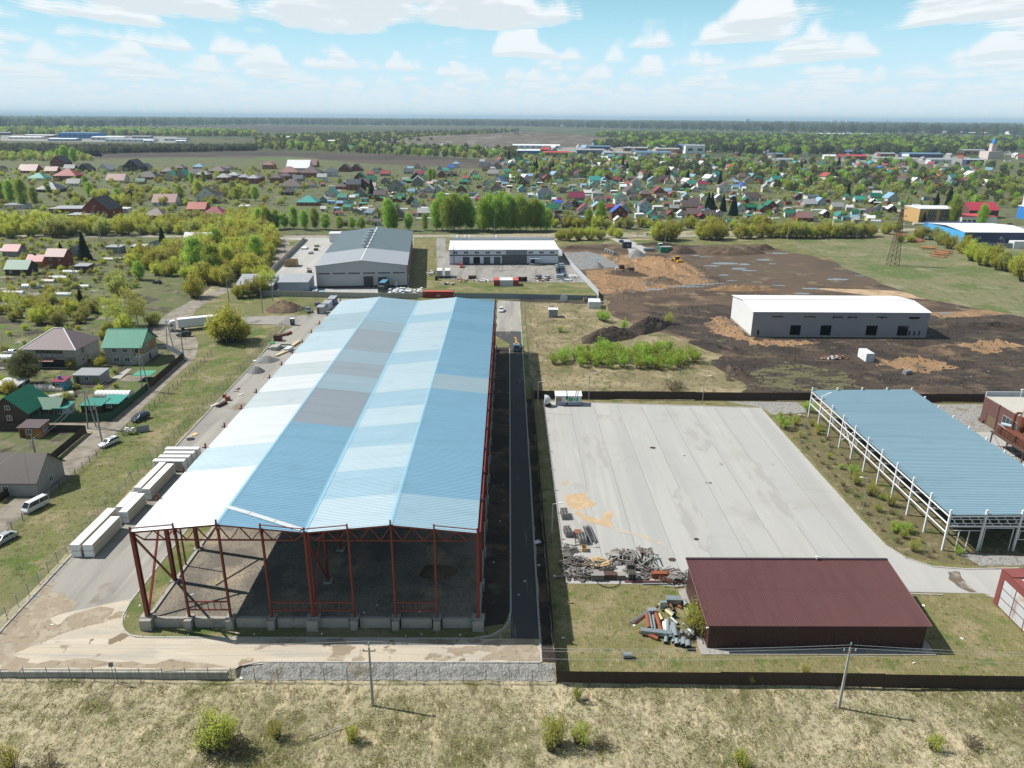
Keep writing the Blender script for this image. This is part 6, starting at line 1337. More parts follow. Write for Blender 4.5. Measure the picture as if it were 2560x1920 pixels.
# left yard materials
Z5 = lambda x, y: G(600 + x / 9.217, 780 + y / 9.217)
def boxthing(name, label, cat, loc, d, m, rz=0, z=.06): t = thing(name, label, cat, (*loc, z), rz); MB().cbox((0, 0, d[2] / 2), d).build('body', m, t); MB().cbox((0, 0, d[2] + .03), (d[0] * .98, d[1] * .98, .06)).build('top_sheet', m, t); return t
m_boardstack = C('yellow_board', (.56, .47, .30), .8, .08, .6)
boxthing('board_stack', 'pale yellow board stack right in the left yard', 'board stack', Z5(1290, 750), (.9, 6.0, .5), m_boardstack, R(-8)); boxthing('board_stack', 'pale yellow board stack sloping toward the gravel heaps', 'board stack', Z5(950, 960), (.8, 6.5, .3), m_boardstack, R(-14)); boxthing('board_stack', 'second sloping board stack beside it', 'board stack', Z5(1010, 960), (.5, 6.0, .35), m_boardstack, R(-24))
boxthing('block_stack', 'white block stack beside the boards', 'block stack', Z5(1120, 890), (1.8, 3, .9), m_kiosk, R(-15)); boxthing('block_stack', 'grey concrete block stack near the yard kerb', 'block stack', Z5(840, 860), (1.8, 3.4, 1.1), m_panelconc, R(-10)); boxthing('block_stack', 'low grey block stack by the kerb', 'block stack', Z5(740, 850), (1.5, 2.6, .6), m_panelconc, R(-15))
boxthing('scrap_bin', 'tall dark rusty bin in the left yard', 'bin', Z5(880, 660), (2.2, 2, 1.9), m_rustd, R(-5)); boxthing('timber_balk', 'brown timber balks leaning behind the bin', 'timber', Z5(1110, 520), (.9, 3.4, .6), m_rust, R(-18)); boxthing('timber_balk', 'rust coloured timber balks beside the bin', 'timber', Z5(1010, 540), (.7, 4, .5), m_rust, R(-20)); boxthing('plastic_sheet', 'green plastic sheet by the yard fence', 'sheet', Z5(750, 730), (1.4, 1.2, .2), m_kgreen); boxthing('concrete_beam', 'dark long concrete beam, farther one', 'beam', Z5(1060, 765), (3.2, .5, .4), m_panelconc); boxthing('concrete_beam', 'dark long concrete beam, nearer one', 'beam', Z5(1010, 825), (2.6, .5, .4), m_panelconc)
boxthing('foam_sheet', 'white foam offcuts by the yard kerb', 'offcuts', Z5(400, 1140), (2.4, 1.2, .25), m_wrap, R(10))
Z1 = lambda x, y: G(x / 3.456, 1000 + y / 3.456); Z0 = lambda x, y: G(x / 3.456, 600 + y / 3.456)
boxthing('brick_pallet', 'orange brick pallet in the upper left yard', 'brick pallet', Z0(1970, 1385), (1, 1, .9), m_orangepipe); boxthing('brick_pallet', 'smaller orange brick pallet near the kerb', 'brick pallet', Z0(1940, 1360), (.8, .8, .7), m_orangepipe); boxthing('beam_stack', 'stack of brown steel beams at the kerb', 'beam stack', Z0(1915, 1430), (.9, 3.2, .6), m_rustd, R(-22)); boxthing('board_stack', 'white boards by the brown beams', 'board stack', Z0(1860, 1430), (.6, 2.6, .2), m_wrap, R(-30))
boxthing('cardboard_pile', 'pile of cardboard and an orange board above the bundles', 'rubbish', Z1(1640, 340), (1.2, 1.2, .6), m_palewood, R(20)); boxthing('board', 'orange plywood sheet lying in the yard', 'board', Z1(1680, 300), (1.3, 1.6, .05), m_freshwood, R(-15))
for i, (x, y) in enumerate([(2040, 1310), (2080, 1340), (2060, 1290)]): boxthing('debris_sheet', '%s scrap sheet in the upper yard litter' % ('pale', 'white', 'dark')[i], 'rubbish', Z0(x, y), (1.2, .5, .12), (m_palewood, m_wrap, m_rustd)[i], R(i * 40))
t = thing('rubbish_cage', 'wire rubbish cage full of white bags on the verge', 'rubbish cage', (*Z1(1130, 290), .05), R(20)); mb = MB()
for x in (-1.4, 1.4):
    for y in (-1, 1): mb.bar((x, y, 0), (x, y, 1.3), .06)
for z in (.1, .7, 1.3): mb.bar((-1.4, -1, z), (1.4, -1, z), .04).bar((-1.4, 1, z), (1.4, 1, z), .04).bar((-1.4, -1, z), (-1.4, 1, z), .04).bar((1.4, -1, z), (1.4, 1, z), .04)
mb.build('cage_frame', m_rustd, t)
for i in range(8): MB().cyl((0, 0, 0), (0, 0, .5), .45, 8, .25).build('rubbish_bag', m_wrap if i % 3 else m_kiosk, t, (rnd.uniform(-1, 1), rnd.uniform(-.6, .6), .7 + rnd.uniform(0, .4)))
boxthing('metal_shield', 'leaning grey sheet shield behind the rubbish cage', 'sheet', Z1(1240, 275), (2.6, .1, 1.5), m_greyroof, R(30))
t = thing('road_sign', 'small tilted sign on a post at the front fence', 'sign', (-51.2, 78.15, -1)); MB().cyl((0, 0, 0), (0, 0, 3.2), .04, 6).build('post', m_galv, t); MB().cbox((0, -.05, 3.0), (.55, .04, .7), R(20)).build('sign_board', C('sign_grey', (.2, .21, .22), .5), t)
# rubbish on the workshop verge
Zw = lambda x, y: G(1070 + x / 5.395, 600 + y / 5.395)
def rubbish(label, loc, rx, ry, n, ms):
    t = thing('rubbish_heap', label, 'rubbish heap', (*loc, .06))
    for i in range(n):
        a = rnd.random() * 6.3; q = math.sqrt(rnd.random()); MB().cbox((0, 0, 0), (rnd.uniform(.3, 1.2), rnd.uniform(.3, 1), rnd.uniform(.15, .8)), rnd.random() * 3, rnd.uniform(-.4, .4)).build('scrap_piece', rnd.choice(ms), t, (math.cos(a) * rx * q, math.sin(a) * ry * q, .2 + .6 * (1 - q) * rnd.random()))
rubbish('heap of orange and tan scrap on the workshop verge', Zw(470, 550), 2.4, 3.5, 30, (m_freshwood, m_orangepipe, m_palewood, m_boardstack)); rubbish('heap of white and pink wrapping on the workshop verge', Zw(740, 550), 4.5, 2.5, 46, (m_wrap, m_wrap, m_kiosk, C('pink_film', (.55, .38, .38), .6)))
rubbish('scatter of white and blue goods by the pale fence', Zw(1850, 545), 3.5, 2, 30, (m_wrap, m_wrap, blue_w, m_fgreen)); rubbish('white sheets piled against the pale fence', Zw(1960, 500), 2.2, 4, 26, (m_wrap, m_paleclad, m_wrap)); rubbish('rubble strewn beside the workshop lane', Zw(40, 450), 2, 6, 26, (m_palewood, m_wrap, m_oldwood)); rubbish('dark scrap heap before the two box trailers', Zw(280, 600), 4, 1.6, 24, (m_rustd, m_oldwood, m_wrap)); rubbish('boxes in front of the two parked cars', Zw(1550, 555), 4, 1, 20, (m_freshwood, m_wrap, m_maroon)); rubbish('scrap timber beside the white site container', (101, 216), 5, 1.2, 30, (m_greywood, m_palewood, m_wrap, m_orangepipe))
boxthing('scrap_skip', 'dark skip between the rubbish heaps', 'skip', Zw(600, 525), (3.6, 2, 1.4), m_rustd); boxthing('waste_bin', 'dark bin with pale lid beside the lane', 'bin', Zw(118, 545), (1.4, 1.4, 2.0), m_rustd); boxthing('grey_tank', 'grey box tank at the end of the file of cars', 'tank', Zw(1780, 520), (3.4, 2.2, 1.8), m_greyroof)
for i, x in enumerate((1215, 1245, 1283, 1318)): t = pallet_stack('%s dark pallet stack right of the painted container' % ordinal(i), Zw(x, 555 if i % 2 else 560), 14, 0, False, m_rustd, 'pallet stacks right of the painted container')
for i, (px, py_, w, l, h, mm) in enumerate([(726, 622, 3, 6, .8, m_wrap), (757, 617, 2.4, 2.4, 1.2, m_palewood), (755, 626, 2, 3, 1, m_rustd), (742, 634, 2, 4, .8, m_fgrey)]): boxthing('material_stack', '%s material stack along the hall yard wall' % ('low white', 'tan', 'dark', 'blue grey')[i], 'material stack', G(px + 35, py_), (w, l, h), mm, R(6))
boxthing('skip', 'grey open skip by the green cabins', 'skip', G(1622, 628), (6, 2.4, 1.6), m_fgrey); boxthing('site_machine', 'dark small machine left of the pit', 'machine', G(1554, 672), (2.5, 2, 1.8), m_rustd); boxthing('site_machine', 'dark machine on the sand mound', 'machine', G(1577, 680), (3, 2, 2), m_rustd); boxthing('white_tank', 'white cube tank at the slab pad corner', 'tank', G(1541, 675), (1.2, 1.2, 1.2), m_wrap); boxthing('stone_blocks', 'stacked stone blocks by the navy cabin', 'blocks', G(1568, 620), (2.4, 2, 2.4), m_panelconc); boxthing('tarp_pile', 'grey tarpaulin pile on the bare plot', 'tarpaulin', G(2267, 935), (2.4, 1.4, 1.0), m_galv, .4)
boxthing('crop_sprayer', 'small yellow machine by the grey fence far right', 'machine', G(2489, 636), (7, 2, 1.6), m_yellow, .3); boxthing('water_tank', 'pale round tank stack beside the navy store', 'tank', G(2545, 620), (9, 5, 4), m_paleclad)
# logs
m_log = C('log_bark', (.34, .155, .075), .85, .2, 1, rand=.3)
lg = MB().cyl((-3, 0, 0), (3, 0, 0), .2, 6).mesh('log', m_log)
for k, (px, py_, n, rx, lb) in enumerate(((2352, 638, 42, 9, 'large pile of orange logs at the meadow edge'), (2290, 604, 22, 6, 'middle pile of logs by the willows'), (2252, 590, 14, 6, 'far small log pile by the road'), (2320, 622, 16, 5, 'small log pile between the larger ones'))):
    t = thing('log_pile', lb, 'log pile', (*G(px, py_), .05), R(-38), 'log piles at the meadow edge')
    for i in range(n): put('log', lg, t, (rnd.uniform(-2, 2), rnd.uniform(-rx, rx), .2 + rnd.random() * 1.3), rnd.gauss(0, .12))
# litter on verges
lit = MB().box(-.16, -.11, 0, .16, .11, .02).mesh('litter', m_wrap)
LT = [(-54.3, 95.6), (-54.8, 93.1), (-55.3, 90.5), (-38.2, 86.8), (-35.6, 86.6), (-26.1, 86.7), (-14.2, 86.4), (-12, 86.7), (-6.5, 86.6), (-46.6, 86.9), (-44.9, 86.5), (-35, 79.0), (-65.2, 88.6), (-70.5, 84.3), (-34.8, 78.9), (5.3, 104), (1.9, 96), (-2.1, 104.8), (-1.2, 118), (2.9, 99.5), (8, 86), (7.7, 101), (-12.6, 90), (-19, 91.5), (-9, 99), (-20.6, 89.8), (-47.2, 94), (18.5, 88.8), (55, 81), (61, 90), (63, 93.6), (64.5, 86.1)]
for i, (x, y) in enumerate(sorted(LT, key=lambda q: q[0] / q[1])):
    z = ZP - .2 if (X0 < x < X1 and y > Y0) else (.085 if y > 81 else hz_ground(x, y) + .15)
    o = put('litter_sheet', lit, None, (x, y, z), rnd.random() * 3); o.scale = (rnd.uniform(.5, 1.6), rnd.uniform(.6, 1.6), 1); o.rotation_euler.x = rnd.uniform(-.2, .2)
    tag(o, 'small white scrap sheet, %s from left of those on the ground round the hall' % ordinal(i), 'litter', 'white scraps of sheet lying about')
tag(MB().box(-.06, -2.4, 0, .06, 2.4, .06).build('timber_batten', m_palewood, None, (*G(823, 1828, -1), -.95), R(-62)), 'long pale batten lying in the straw meadow', 'batten')
tag(MB().box(-2.5, -.1, 0, 2.5, .1, .1).build('concrete_post', m_kerb, None, (*G(2316, 1487), .05), R(-2)), 'pale concrete post lying on the grass right of the barn', 'post')
tag(MB().box(-.6, -.5, 0, .6, .5, .03).build('white_board', m_wrap, None, (*G(1343, 1356), .1), .4), 'white board on the shaded verge of the side road', 'board')
# ------------------------------------------------------------------ houses
RC = dict(r=('rose brown', (.235, .125, .125)), m=('mauve brown', (.115, .082, .082)), d=('dark brown', (.042, .032, .032)), s=('slate', (.075, .09, .11)), t=('teal', (.04, .25, .205)), g=('dark green', (.012, .13, .075)), G=('bright green', (.05, .26, .10)),
          c=('crimson', (.26, .04, .075)), R=('red', (.34, .075, .06)), b=('bright blue', (.03, .10, .42)), u=('pale blue', (.20, .36, .50)), w=('white', (.66, .67, .68)), y=('grey', (.31, .32, .33)), p=('pale pink', (.50, .38, .36)))
WC = dict(W=('white', (.60, .59, .56)), B=('brick', (.235, .075, .042)), O=('ochre', (.40, .20, .065)), D=('dark timber', (.075, .05, .04)), G=('grey', (.29, .285, .28)), C=('cream', (.52, .44, .30)), K=('pale blue', (.40, .50, .58)))
RM = {k: C('house_roof_' + k, v[1], .5, .1, .5, 0, .4, .18) for k, v in RC.items()}; WM = {k: C('house_wall_' + k, v[1], .85, .1, .8, 0, .2, .15) for k, v in WC.items()}
m_brick_ch = C('chimney_brick', (.16, .075, .055), .9); m_housedoor = C('house_door', (.07, .045, .035), .7)
def hip_roof(t, w, l, h, hr, m, e=.5):
    k = min(w, l) / 2; s = (hr - h) / k; z = h - s * e; W0, L0 = w + e, l + e
    if w >= l: a, b = (l / 2, l / 2), (w - l / 2, l / 2)
    else: a, b = (w / 2, w / 2), (w / 2, l - w / 2)
    v = [(-e, -e, z), (W0, -e, z), (W0, L0, z), (-e, L0, z), (*a, hr), (*b, hr)]
    f = [(0, 1, 5, 4), (1, 2, 5), (2, 3, 4, 5), (3, 0, 4), (3, 2, 1, 0)] if w >= l else [(0, 1, 4), (1, 2, 5, 4), (2, 3, 5), (3, 0, 4, 5), (3, 2, 1, 0)]
    return MB().add(v, f).build('roof', m, t)
def house(label, loc, w, l, h, kind, roof, wall, rz=0, group=None, rh=None, near=False, name='house', cat='house', wins=None):
    t = thing(name, label, cat, (*loc, 0), rz, group); rmm = RM[roof] if isinstance(roof, str) else roof; wm = WM[wall] if isinstance(wall, str) else wall
    if kind == 'h':
        rh = rh or min(w, l) * .32; MB().box(0, 0, 0, w, l, h).build('wall', wm, t); ro = hip_roof(t, w, l, h, h + rh, rmm)
    elif kind == 's':
        MB().box(0, 0, 0, w, l, h).build('wall', wm, t); ro = MB().add([(-.25, -.25, h + .01), (w + .25, -.25, h + .01), (w + .25, l + .25, h + .35), (-.25, l + .25, h + .35), (-.25, -.25, h + .2), (w + .25, -.25, h + .2), (w + .25, l + .25, h + .55), (-.25, l + .25, h + .55)], [(3, 2, 1, 0), (4, 5, 6, 7), (0, 1, 5, 4), (1, 2, 6, 5), (2, 3, 7, 6), (3, 0, 4, 7)]).build('roof', rmm, t)
    else:
        al = 'x' if kind == 'g' else 'y'; rh = rh or (l if kind == 'g' else w) * .42; gable_walls(w, l, h, h + rh, al).build('wall', wm, t); ro = roof_gable(t, w, l, h, h + rh, al, rmm, .5, .14)
    if kind != 's' and (int(loc[0] * 7 + loc[1]) % 3 == 0): MB().box(-.35, -.35, -1.0, .35, .35, 1.1).build('chimney', m_brick_ch, ro, (w * .35, l * .5, h + (rh or 0) * .9))
    st = max(1, round(h / 3)); nw = max(1, int(w / 4)) if wins is None else wins
    for k in range(st):
        for i in range(nw): win(t, (w * (i + .5) / nw, -.02, 1.55 + k * 2.9), 1.2, 1.3, 0, 2)
    if kind == 'f' and (rh or 0) > 2.4: win(t, (w / 2, -.02, h + (rh or 0) * .3), 1.2, 1.1, 0, 2)
    win(t, (w + .02, l * .5, 1.55), 1.2, 1.3, math.pi / 2, 2)
    slab(t, 'door', (w * .12 + .3, -.04, 1.05), (.9, .08, 2.0), m_housedoor)
    return t
TAB = {(0, 240): """225 665 150 g r B 1;300 732 140 h t W 1;490 612 120 f d B 2;590 645 90 g s D 1;548 735 190 h R B 2;430 668 105 g r B 1;395 832 190 h s D 1;622 780 110 g s W 1;712 655 105 f d D 1;892 655 105 f y W 1;985 752 155 g r W 1;1045 648 60 f d W 1;1128 652 140 f d D 2;1240 642 85 f s W 1;1260 722 165 h d B 1;1205 762 75 g g O 1;1435 672 115 h m B 1;1460 735 90 f t C 2;1560 730 105 f t C 2;1525 640 110 h m B 1;1685 692 115 g d D 1;1745 722 105 h y B 2;1920 750 108 h y B 2;2012 730 92 h y B 2;2102 747 92 h y B 2;2180 757 90 h y B 2;1705 630 90 h u W 1;1865 667 140 h m B 1;1950 640 90 h m W 1;105 978 165 s y W 1;1125 892 105 f d D 1;1405 950 200 g r W 1;1775 922 175 f m W 2;1690 1010 160 g R B 1;1830 1052 190 h c B 1;1320 1066 185 h m B 1;2100 988 85 s w W 1;640 1408 125 f s G 1;90 1387 145 g c G 1;485 1490 170 g r B 2;300 1478 140 g c O 1;140 1550 200 g g D 1;1315 1352 95 f s W 1;1690 1312 240 g w K 1;975 1358 120 s y G 1;1190 1352 115 s w D 1;700 1530 115 s y D 1;10 650 50 f m C 1;540 1012 260 s y B 1;660 1068 180 s y B 1;820 1056 240 f d B 2;1060 1010 90 s w W 1""",
(640, 240): """100 632 100 h r O 2;350 640 200 g w W 1;440 615 150 g r B 1;275 702 165 h r B 2;165 752 100 h m B 2;245 738 105 h m B 2;458 705 175 h m B 2;640 697 115 h s W 2;567 746 82 g y W 2;760 655 110 f m B 1;860 650 100 f m B 1;25 748 70 h m B 2;285 802 200 h m W 1;450 793 115 h m W 1;355 738 90 g s G 1;268 858 110 h d D 1;430 948 180 h t B 1;640 872 105 f t W 1;730 807 95 h m B 1;838 815 125 g s B 2;925 808 90 f r D 2;890 727 95 f g D 1;995 748 90 g g W 1;1025 672 75 f t W 1;1062 666 55 f R B 1;1110 692 80 g R G 1;985 692 60 g R W 1;890 872 105 f m G 1;740 905 80 g t G 1;580 925 70 f w G 1;1190 832 115 f d G 2;1395 782 95 f w G 2;1465 742 75 f g W 1;1380 722 95 f m D 1;1245 900 80 g g D 1;1065 882 110 g m G 1;985 805 90 g p W 1;1332 645 50 g u W 1;1390 630 50 f m C 1;1448 648 55 f c W 1;1405 690 75 g c G 1;1315 675 85 g s C 1;1585 640 50 f t W 1;1680 635 65 g b W 1;1727 620 60 h u W 2;1945 615 50 f b W 1;1985 650 70 g d O 1;1640 662 50 g t W 1;1600 705 90 f d B 1;1690 695 85 h d D 1;1880 690 75 f r W 1;2045 690 95 g y C 1;2170 670 60 g t W 1;1800 765 95 h g D 1;1810 728 50 g R W 1;1900 725 60 g G W 1;1985 775 60 f t W 1;2085 760 105 f b W 1;2155 745 60 g g C 2;2070 822 90 f c G 1;1990 832 60 f m W 1;1485 838 100 f w W 1;1565 830 80 f w W 1;1685 820 50 f w W 1;1770 835 95 f G B 1;1775 882 60 f G W 1;1865 868 65 s s K 1;1340 938 85 f m D 1;1365 962 70 f t W 1;1430 1002 70 f d W 1;1450 1042 115 g y W 1;1125 1078 150 f m B 2;1230 1052 85 f d G 1;785 992 60 g t W 1;1915 908 60 f y W 1;1955 952 60 f w W 1;1950 1012 80 f d D 1;1890 1002 60 s y W 1;1110 760 70 f m G 1;1290 745 60 g y W 1;1250 790 60 f u W 1;1500 780 50 g p G 1;1590 780 60 f g W 1;1340 850 60 g u W 1;1420 870 55 f m W 1;820 770 50 s y W 1;1650 880 70 s w W 1;1540 905 60 f g G 1;560 690 50 s y B 1""",
(1280, 240): """30 655 70 f m O 1;100 692 60 g g W 1;147 712 60 g u W 1;280 667 60 f R B 1;300 742 88 f c O 1;400 727 60 f y G 1;110 782 80 f d B 1;90 832 80 f t K 1;285 892 145 h s K 2;190 817 50 s u W 1;430 692 80 g m G 1;570 707 100 f c W 1;605 742 50 s y O 1;750 727 88 f u W 1;802 752 68 f u K 1;700 797 70 f t W 1;690 752 75 f m O 1;650 862 70 g w G 1;560 907 145 g c G 1;740 897 98 h y W 2;832 822 90 f g W 1;872 777 40 g t W 1;850 722 60 g d B 1;902 747 60 g c D 1;960 807 60 g w W 1;1005 782 60 g R W 1;1030 732 60 g m D 1;1075 800 88 f m W 2;1035 852 110 f m W 1;1190 797 60 f t W 1;1250 757 70 g m G 1;1180 732 70 g d D 1;1150 902 108 h m B 2;1052 902 100 h m C 1;1270 852 90 f c B 1;1340 842 55 g u O 1;1390 877 58 f c B 1;1412 817 75 f m C 1;1345 757 55 f R W 1;1445 752 70 g m C 1;1500 807 80 f d D 1;1560 782 88 g t C 1;1642 812 88 g c W 2;1582 830 60 f w W 1;1702 762 60 f g D 1;1760 727 42 f w W 1;1505 902 70 f u W 1;1570 937 90 g m G 1;1538 987 155 g m O 1;1642 1012 68 f c W 1;1790 912 80 f w G 1;1655 907 52 f w W 1;1835 842 105 f m W 2;1930 812 60 g u W 1;2002 802 70 f b W 1;2050 757 95 f m C 1;2070 712 60 g c B 1;1985 717 78 g m C 1;2130 732 60 g g G 1;1890 697 50 f G W 1;2190 832 60 f y C 2;2080 907 130 g m W 1;2180 1012 90 f g B 1;2070 992 85 g g D 1;1968 1002 95 f u W 1;1570 1052 130 g m B 1;1702 1057 105 g m C 1;1787 1052 78 f w W 1;1150 1012 118 f m K 2;1090 967 60 g t W 1;940 947 115 f g W 2;988 962 85 h m W 1;925 1077 145 f b B 2;965 1012 100 f m K 1;740 992 98 f u O 1;755 922 105 h m K 1;760 1052 98 f g C 1;622 1022 125 f c W 1;600 1062 88 f d O 1;475 982 105 f m W 1;540 962 70 f d D 1;350 1002 108 g g W 1;395 952 60 g b W 1;505 1137 165 g d D 1;380 1102 88 f d B 1;1210 1062 88 f g W 1;1300 1062 70 f m W 1;1370 1057 60 f c B 1;1460 1052 70 f w K 1;920 1112 78 f w C 1;1200 922 105 h d B 1;850 992 75 g R O 1;1260 992 85 s w W 1;795 552 60 g w W 1;855 537 60 g u W 1;930 547 60 h t W 1;1030 562 88 h m W 1;880 592 50 f w W 1;1170 642 42 f R W 1;1280 662 60 f m B 1;1700 562 45 g t W 1;1870 577 70 g s G 1;2040 577 60 f y W 1;520 577 50 f c W 1;580 577 50 g m G 1;440 840 60 g d G 1;520 800 60 s y W 1;1110 850 60 f g W 1;880 850 60 s w G 1;1430 945 70 s w W 1;1100 1060 70 s w K 1;1400 1000 80 g y D 1;230 760 60 f m W 1""",
(1920, 240): """250 762 60 g u W 1;150 722 50 g w W 1;700 672 50 g R W 1;645 687 80 g t W 1;885 632 45 f c B 1;980 647 60 f b W 1;1130 657 50 f w W 1;1215 637 60 h y W 1;1100 612 60 h s W 1;1020 592 50 h d W 1;910 592 50 f d W 1;535 632 72 g t W 1;1240 717 50 g g W 1;1480 727 60 f R W 1;1580 777 80 g u W 1;1700 772 50 f m W 1;1900 772 60 f w W 1;1285 752 60 f w W 1;1130 702 80 g y K 1;390 897 115 s s W 2;370 962 118 g y G 1;460 947 88 f u W 1;940 872 78 g w G 1;930 900 100 g g G 1;1080 912 108 f u W 1;790 922 88 g t W 1;910 942 58 f w D 1;30 987 115 f g B 1;185 1047 88 g g W 1;315 1087 140 g r B 1;500 1052 68 f w D 1;630 1072 78 f t W 1;750 1037 65 g g K 1;920 1047 105 f d W 1;1070 1007 78 f w D 1;700 992 60 g w W 1;600 987 100 g y C 1;100 960 60 f y W 1;60 790 50 f w W 1;455 697 48 f m W 1;1060 690 50 f y G 1;820 1020 60 s y G 1;1190 1040 60 s y D 1;260 900 60 f m D 1;690 900 55 f g W 1;1450 915 60 s d D 1"""}
HS = []
for (ox, oy), txt in TAB.items():
    for e in txt.split(';'):
        zx, zy, zw, kd, rf, wl, st = e.split(); HS.append((ox + float(zx) / 3.456, oy + float(zy) / 3.456, float(zw) / 3.456, kd, rf, wl, int(st)))
KN = dict(g='gabled', f='gable-fronted', h='hipped', s='flat')
def zone(px, py):
    if px < 730: return 'left village' if py < 480 else ('willow belt' if py < 560 else 'left gardens')
    if px < 1290: return 'middle village'
    if px < 1930: return 'dense village' if py > 415 else 'far village'
    return 'right village'
cnt = {}; tot = {}
for h_ in HS: k = (zone(h_[0], h_[1]), h_[3], h_[4], h_[5]); tot[k] = tot.get(k, 0) + 1
for h_ in sorted(HS):
    px, py, pw, kd, rf, wl, st = h_; k = (zone(px, py), kd, rf, wl); i = cnt.get(k, 0); cnt[k] = i + 1
    w = max(4.5, pw / ppm(py) * (.95 if kd != 's' else 1)); l = w * (.75 if kd in 'gs' else 1.05 if kd == 'f' else .85); hh = min(2.9 * st + .2, w * .8)
    if kd == 's': hh = min(hh, 3.4)
    lb = '%s roofed %s house, %s walls, ' % (RC[rf][0], KN[kd], WC[wl][0])
    lb += 'in the %s' % k[0] if tot[k] == 1 else '%s such from left, %s' % (ordinal(i), k[0])
    x, y = G(px - pw / 2, py); rz = rnd.gauss(0, .07) if px > 800 else rnd.gauss(0, .04)
    o = house(lb, (x + w * .06, y), w, l, hh, kd, rf, wl, rz, 'village houses')
# ------------------------------------------------------------------ the two block houses by the dirt road
m_block = LM('aerated_block', (.46, .45, .43), (((.36, .35, .34), .7, .5, .68, None, 4), ((.54, .53, .51), 2.2, .54, .7)), .9, .2, 5, 'OBJ')
m_bmortar = C('grey_concrete_band', (.20, .19, .18), .9)
def course_lines(m):    # block joints on the wall as fine relief and tone
    nt = m.node_tree; b = nt.nodes['Principled BSDF']; tc_ = nt.nodes.new('ShaderNodeTexCoord'); mp = nt.nodes.new('ShaderNodeMapping'); mp.inputs['Rotation'].default_value = (R(90), 0, 0)
    sp_ = nt.nodes.new('ShaderNodeSeparateXYZ'); nt.links.new(tc_.outputs['Object'], sp_.inputs[0]); ad = nt.nodes.new('ShaderNodeMath'); nt.links.new(sp_.outputs[0], ad.inputs[0]); nt.links.new(sp_.outputs[1], ad.inputs[1]); cb = nt.nodes.new('ShaderNodeCombineXYZ'); nt.links.new(ad.outputs[0], cb.inputs[0]); nt.links.new(sp_.outputs[2], cb.inputs[1])
    br = nt.nodes.new('ShaderNodeTexBrick'); br.inputs['Scale'].default_value = 1; br.inputs['Brick Width'].default_value = .62; br.inputs['Row Height'].default_value = .26; br.inputs['Mortar Size'].default_value = .022; br.inputs['Color1'].default_value = (1, 1, 1, 1); br.inputs['Color2'].default_value = (.82, .82, .82, 1); br.inputs['Mortar'].default_value = (.5, .49, .47, 1)
    nt.links.new(cb.outputs[0], br.inputs['Vector']); ln = b.inputs['Base Color'].links[0].from_socket; nt.links.new(_mix(nt, 1.0, ln, br.outputs[0], 'MULTIPLY'), b.inputs['Base Color'])
course_lines(m_block)
m_tile = C('mauve_metal_tile', (.19, .145, .155), .6, .06, .8, 0, .3); m_tealtile = C('teal_metal_tile', (.085, .30, .215), .55, .1, .8, 0, .3)
b1 = thing('block_house', 'grey block house with large mauve hipped metal roof', 'house', (-139, 203.8, 0), R(-2))
MB().box(0, 0, 0, 15, 12, 6.2).build('wall', m_block, b1); ro = hip_roof(b1, 15, 12, 6.2, 10.3, m_tile, .7)
for (a, b) in (((15.7, -.7, 5.75), (9, 6, 10.35)), ((-.7, -.7, 5.75), (6, 6, 10.35)), ((6, 6, 10.35), (9, 6, 10.35))): MB().bar(a, b, .3, .12).build('ridge_cap', m_whiteroof, ro)
for z in (0.5, 3.0): MB().box(-.03, -.04, z, 15.03, 0, z + .25).build('concrete_band', m_bmortar, b1)
MB().box(3.4, -.05, 4.4, 11.2, .02, 5.6).build('loggia_opening', m_glass, b1)
for i in range(6): MB().box(3.4 + i * 1.55, -.09, 3.2, 3.52 + i * 1.55, -.03, 6.1).build('loggia_post', m_bmortar, b1)
MB().box(4.5, -.05, .3, 11.5, .02, 2.6).build('ground_opening', m_dark, b1); MB().add([(3.6, -1.6, 2.5), (9.0, -1.6, 2.5), (9.0, -.05, 3.1), (3.6, -.05, 3.1)], [(0, 1, 2, 3)]).build('porch_roof', C('rusty_pink_sheet', (.30, .14, .12), .6), b1)
win(b1, (15.02, 3.5, 4.7), 1.1, 1.5, math.pi / 2, 2, m_bmortar); win(b1, (15.02, 3.0, 1.8), .6, .6, math.pi / 2, 1, m_bmortar); win(b1, (15.02, 5.4, 2.2), .6, .6, math.pi / 2, 1, m_bmortar); MB().box(14.98, .4, -.2, 15.4, 11.8, .55).build('plinth', m_bmortar, b1)
b2 = thing('block_house', 'grey block house with pale teal gabled roof and ochre corner bay', 'house', (-117.6, 206.8, 0), R(1))
MB().add([(0, 0, 0), (10.6, 0, 0), (10.6, 10.4, 0), (0, 10.4, 0), (0, 0, 5.6), (10.6, 0, 5.6), (10.6, 10.4, 5.6), (0, 10.4, 5.6)], [(0, 1, 5, 4), (1, 2, 6, 5), (2, 3, 7, 6), (3, 0, 4, 7)]).build('wall', m_block, b2)
m_ochre2 = C('ochre_osb', (.34, .19, .075), .8, .1, 1); MB().box(8.2, -.08, 2.9, 10.68, 0, 5.55).box(10.6, 0, 2.9, 10.68, 9.5, 5.55).build('osb_cladding', m_ochre2, b2)
MB().add([(0, 0, 5.6), (0, 10.4, 5.6), (0, 5.2, 9.4)], [(0, 2, 1)]).add([(10.62, 0, 5.6), (10.62, 10.4, 5.6), (10.62, 5.2, 9.4)], [(0, 1, 2)]).build('gable_wall', C('pale_green_gable', (.22, .40, .30), .6), b2)
for (ya, yb, za, zb) in ((-.6, 5.2, 5.3, 9.5), (11, 5.2, 5.3, 9.5)):
    s_ = ribsheet(11.8, abs(yb - ya), za, zb, .38, .05, .1)
    if yb < ya: s_.v = [(x, -y, z) for x, y, z in s_.v]; s_.f = [tuple(reversed(f)) for f in s_.f]
    s_.build('roof', m_tealtile, b2, (-.6, ya, 0))
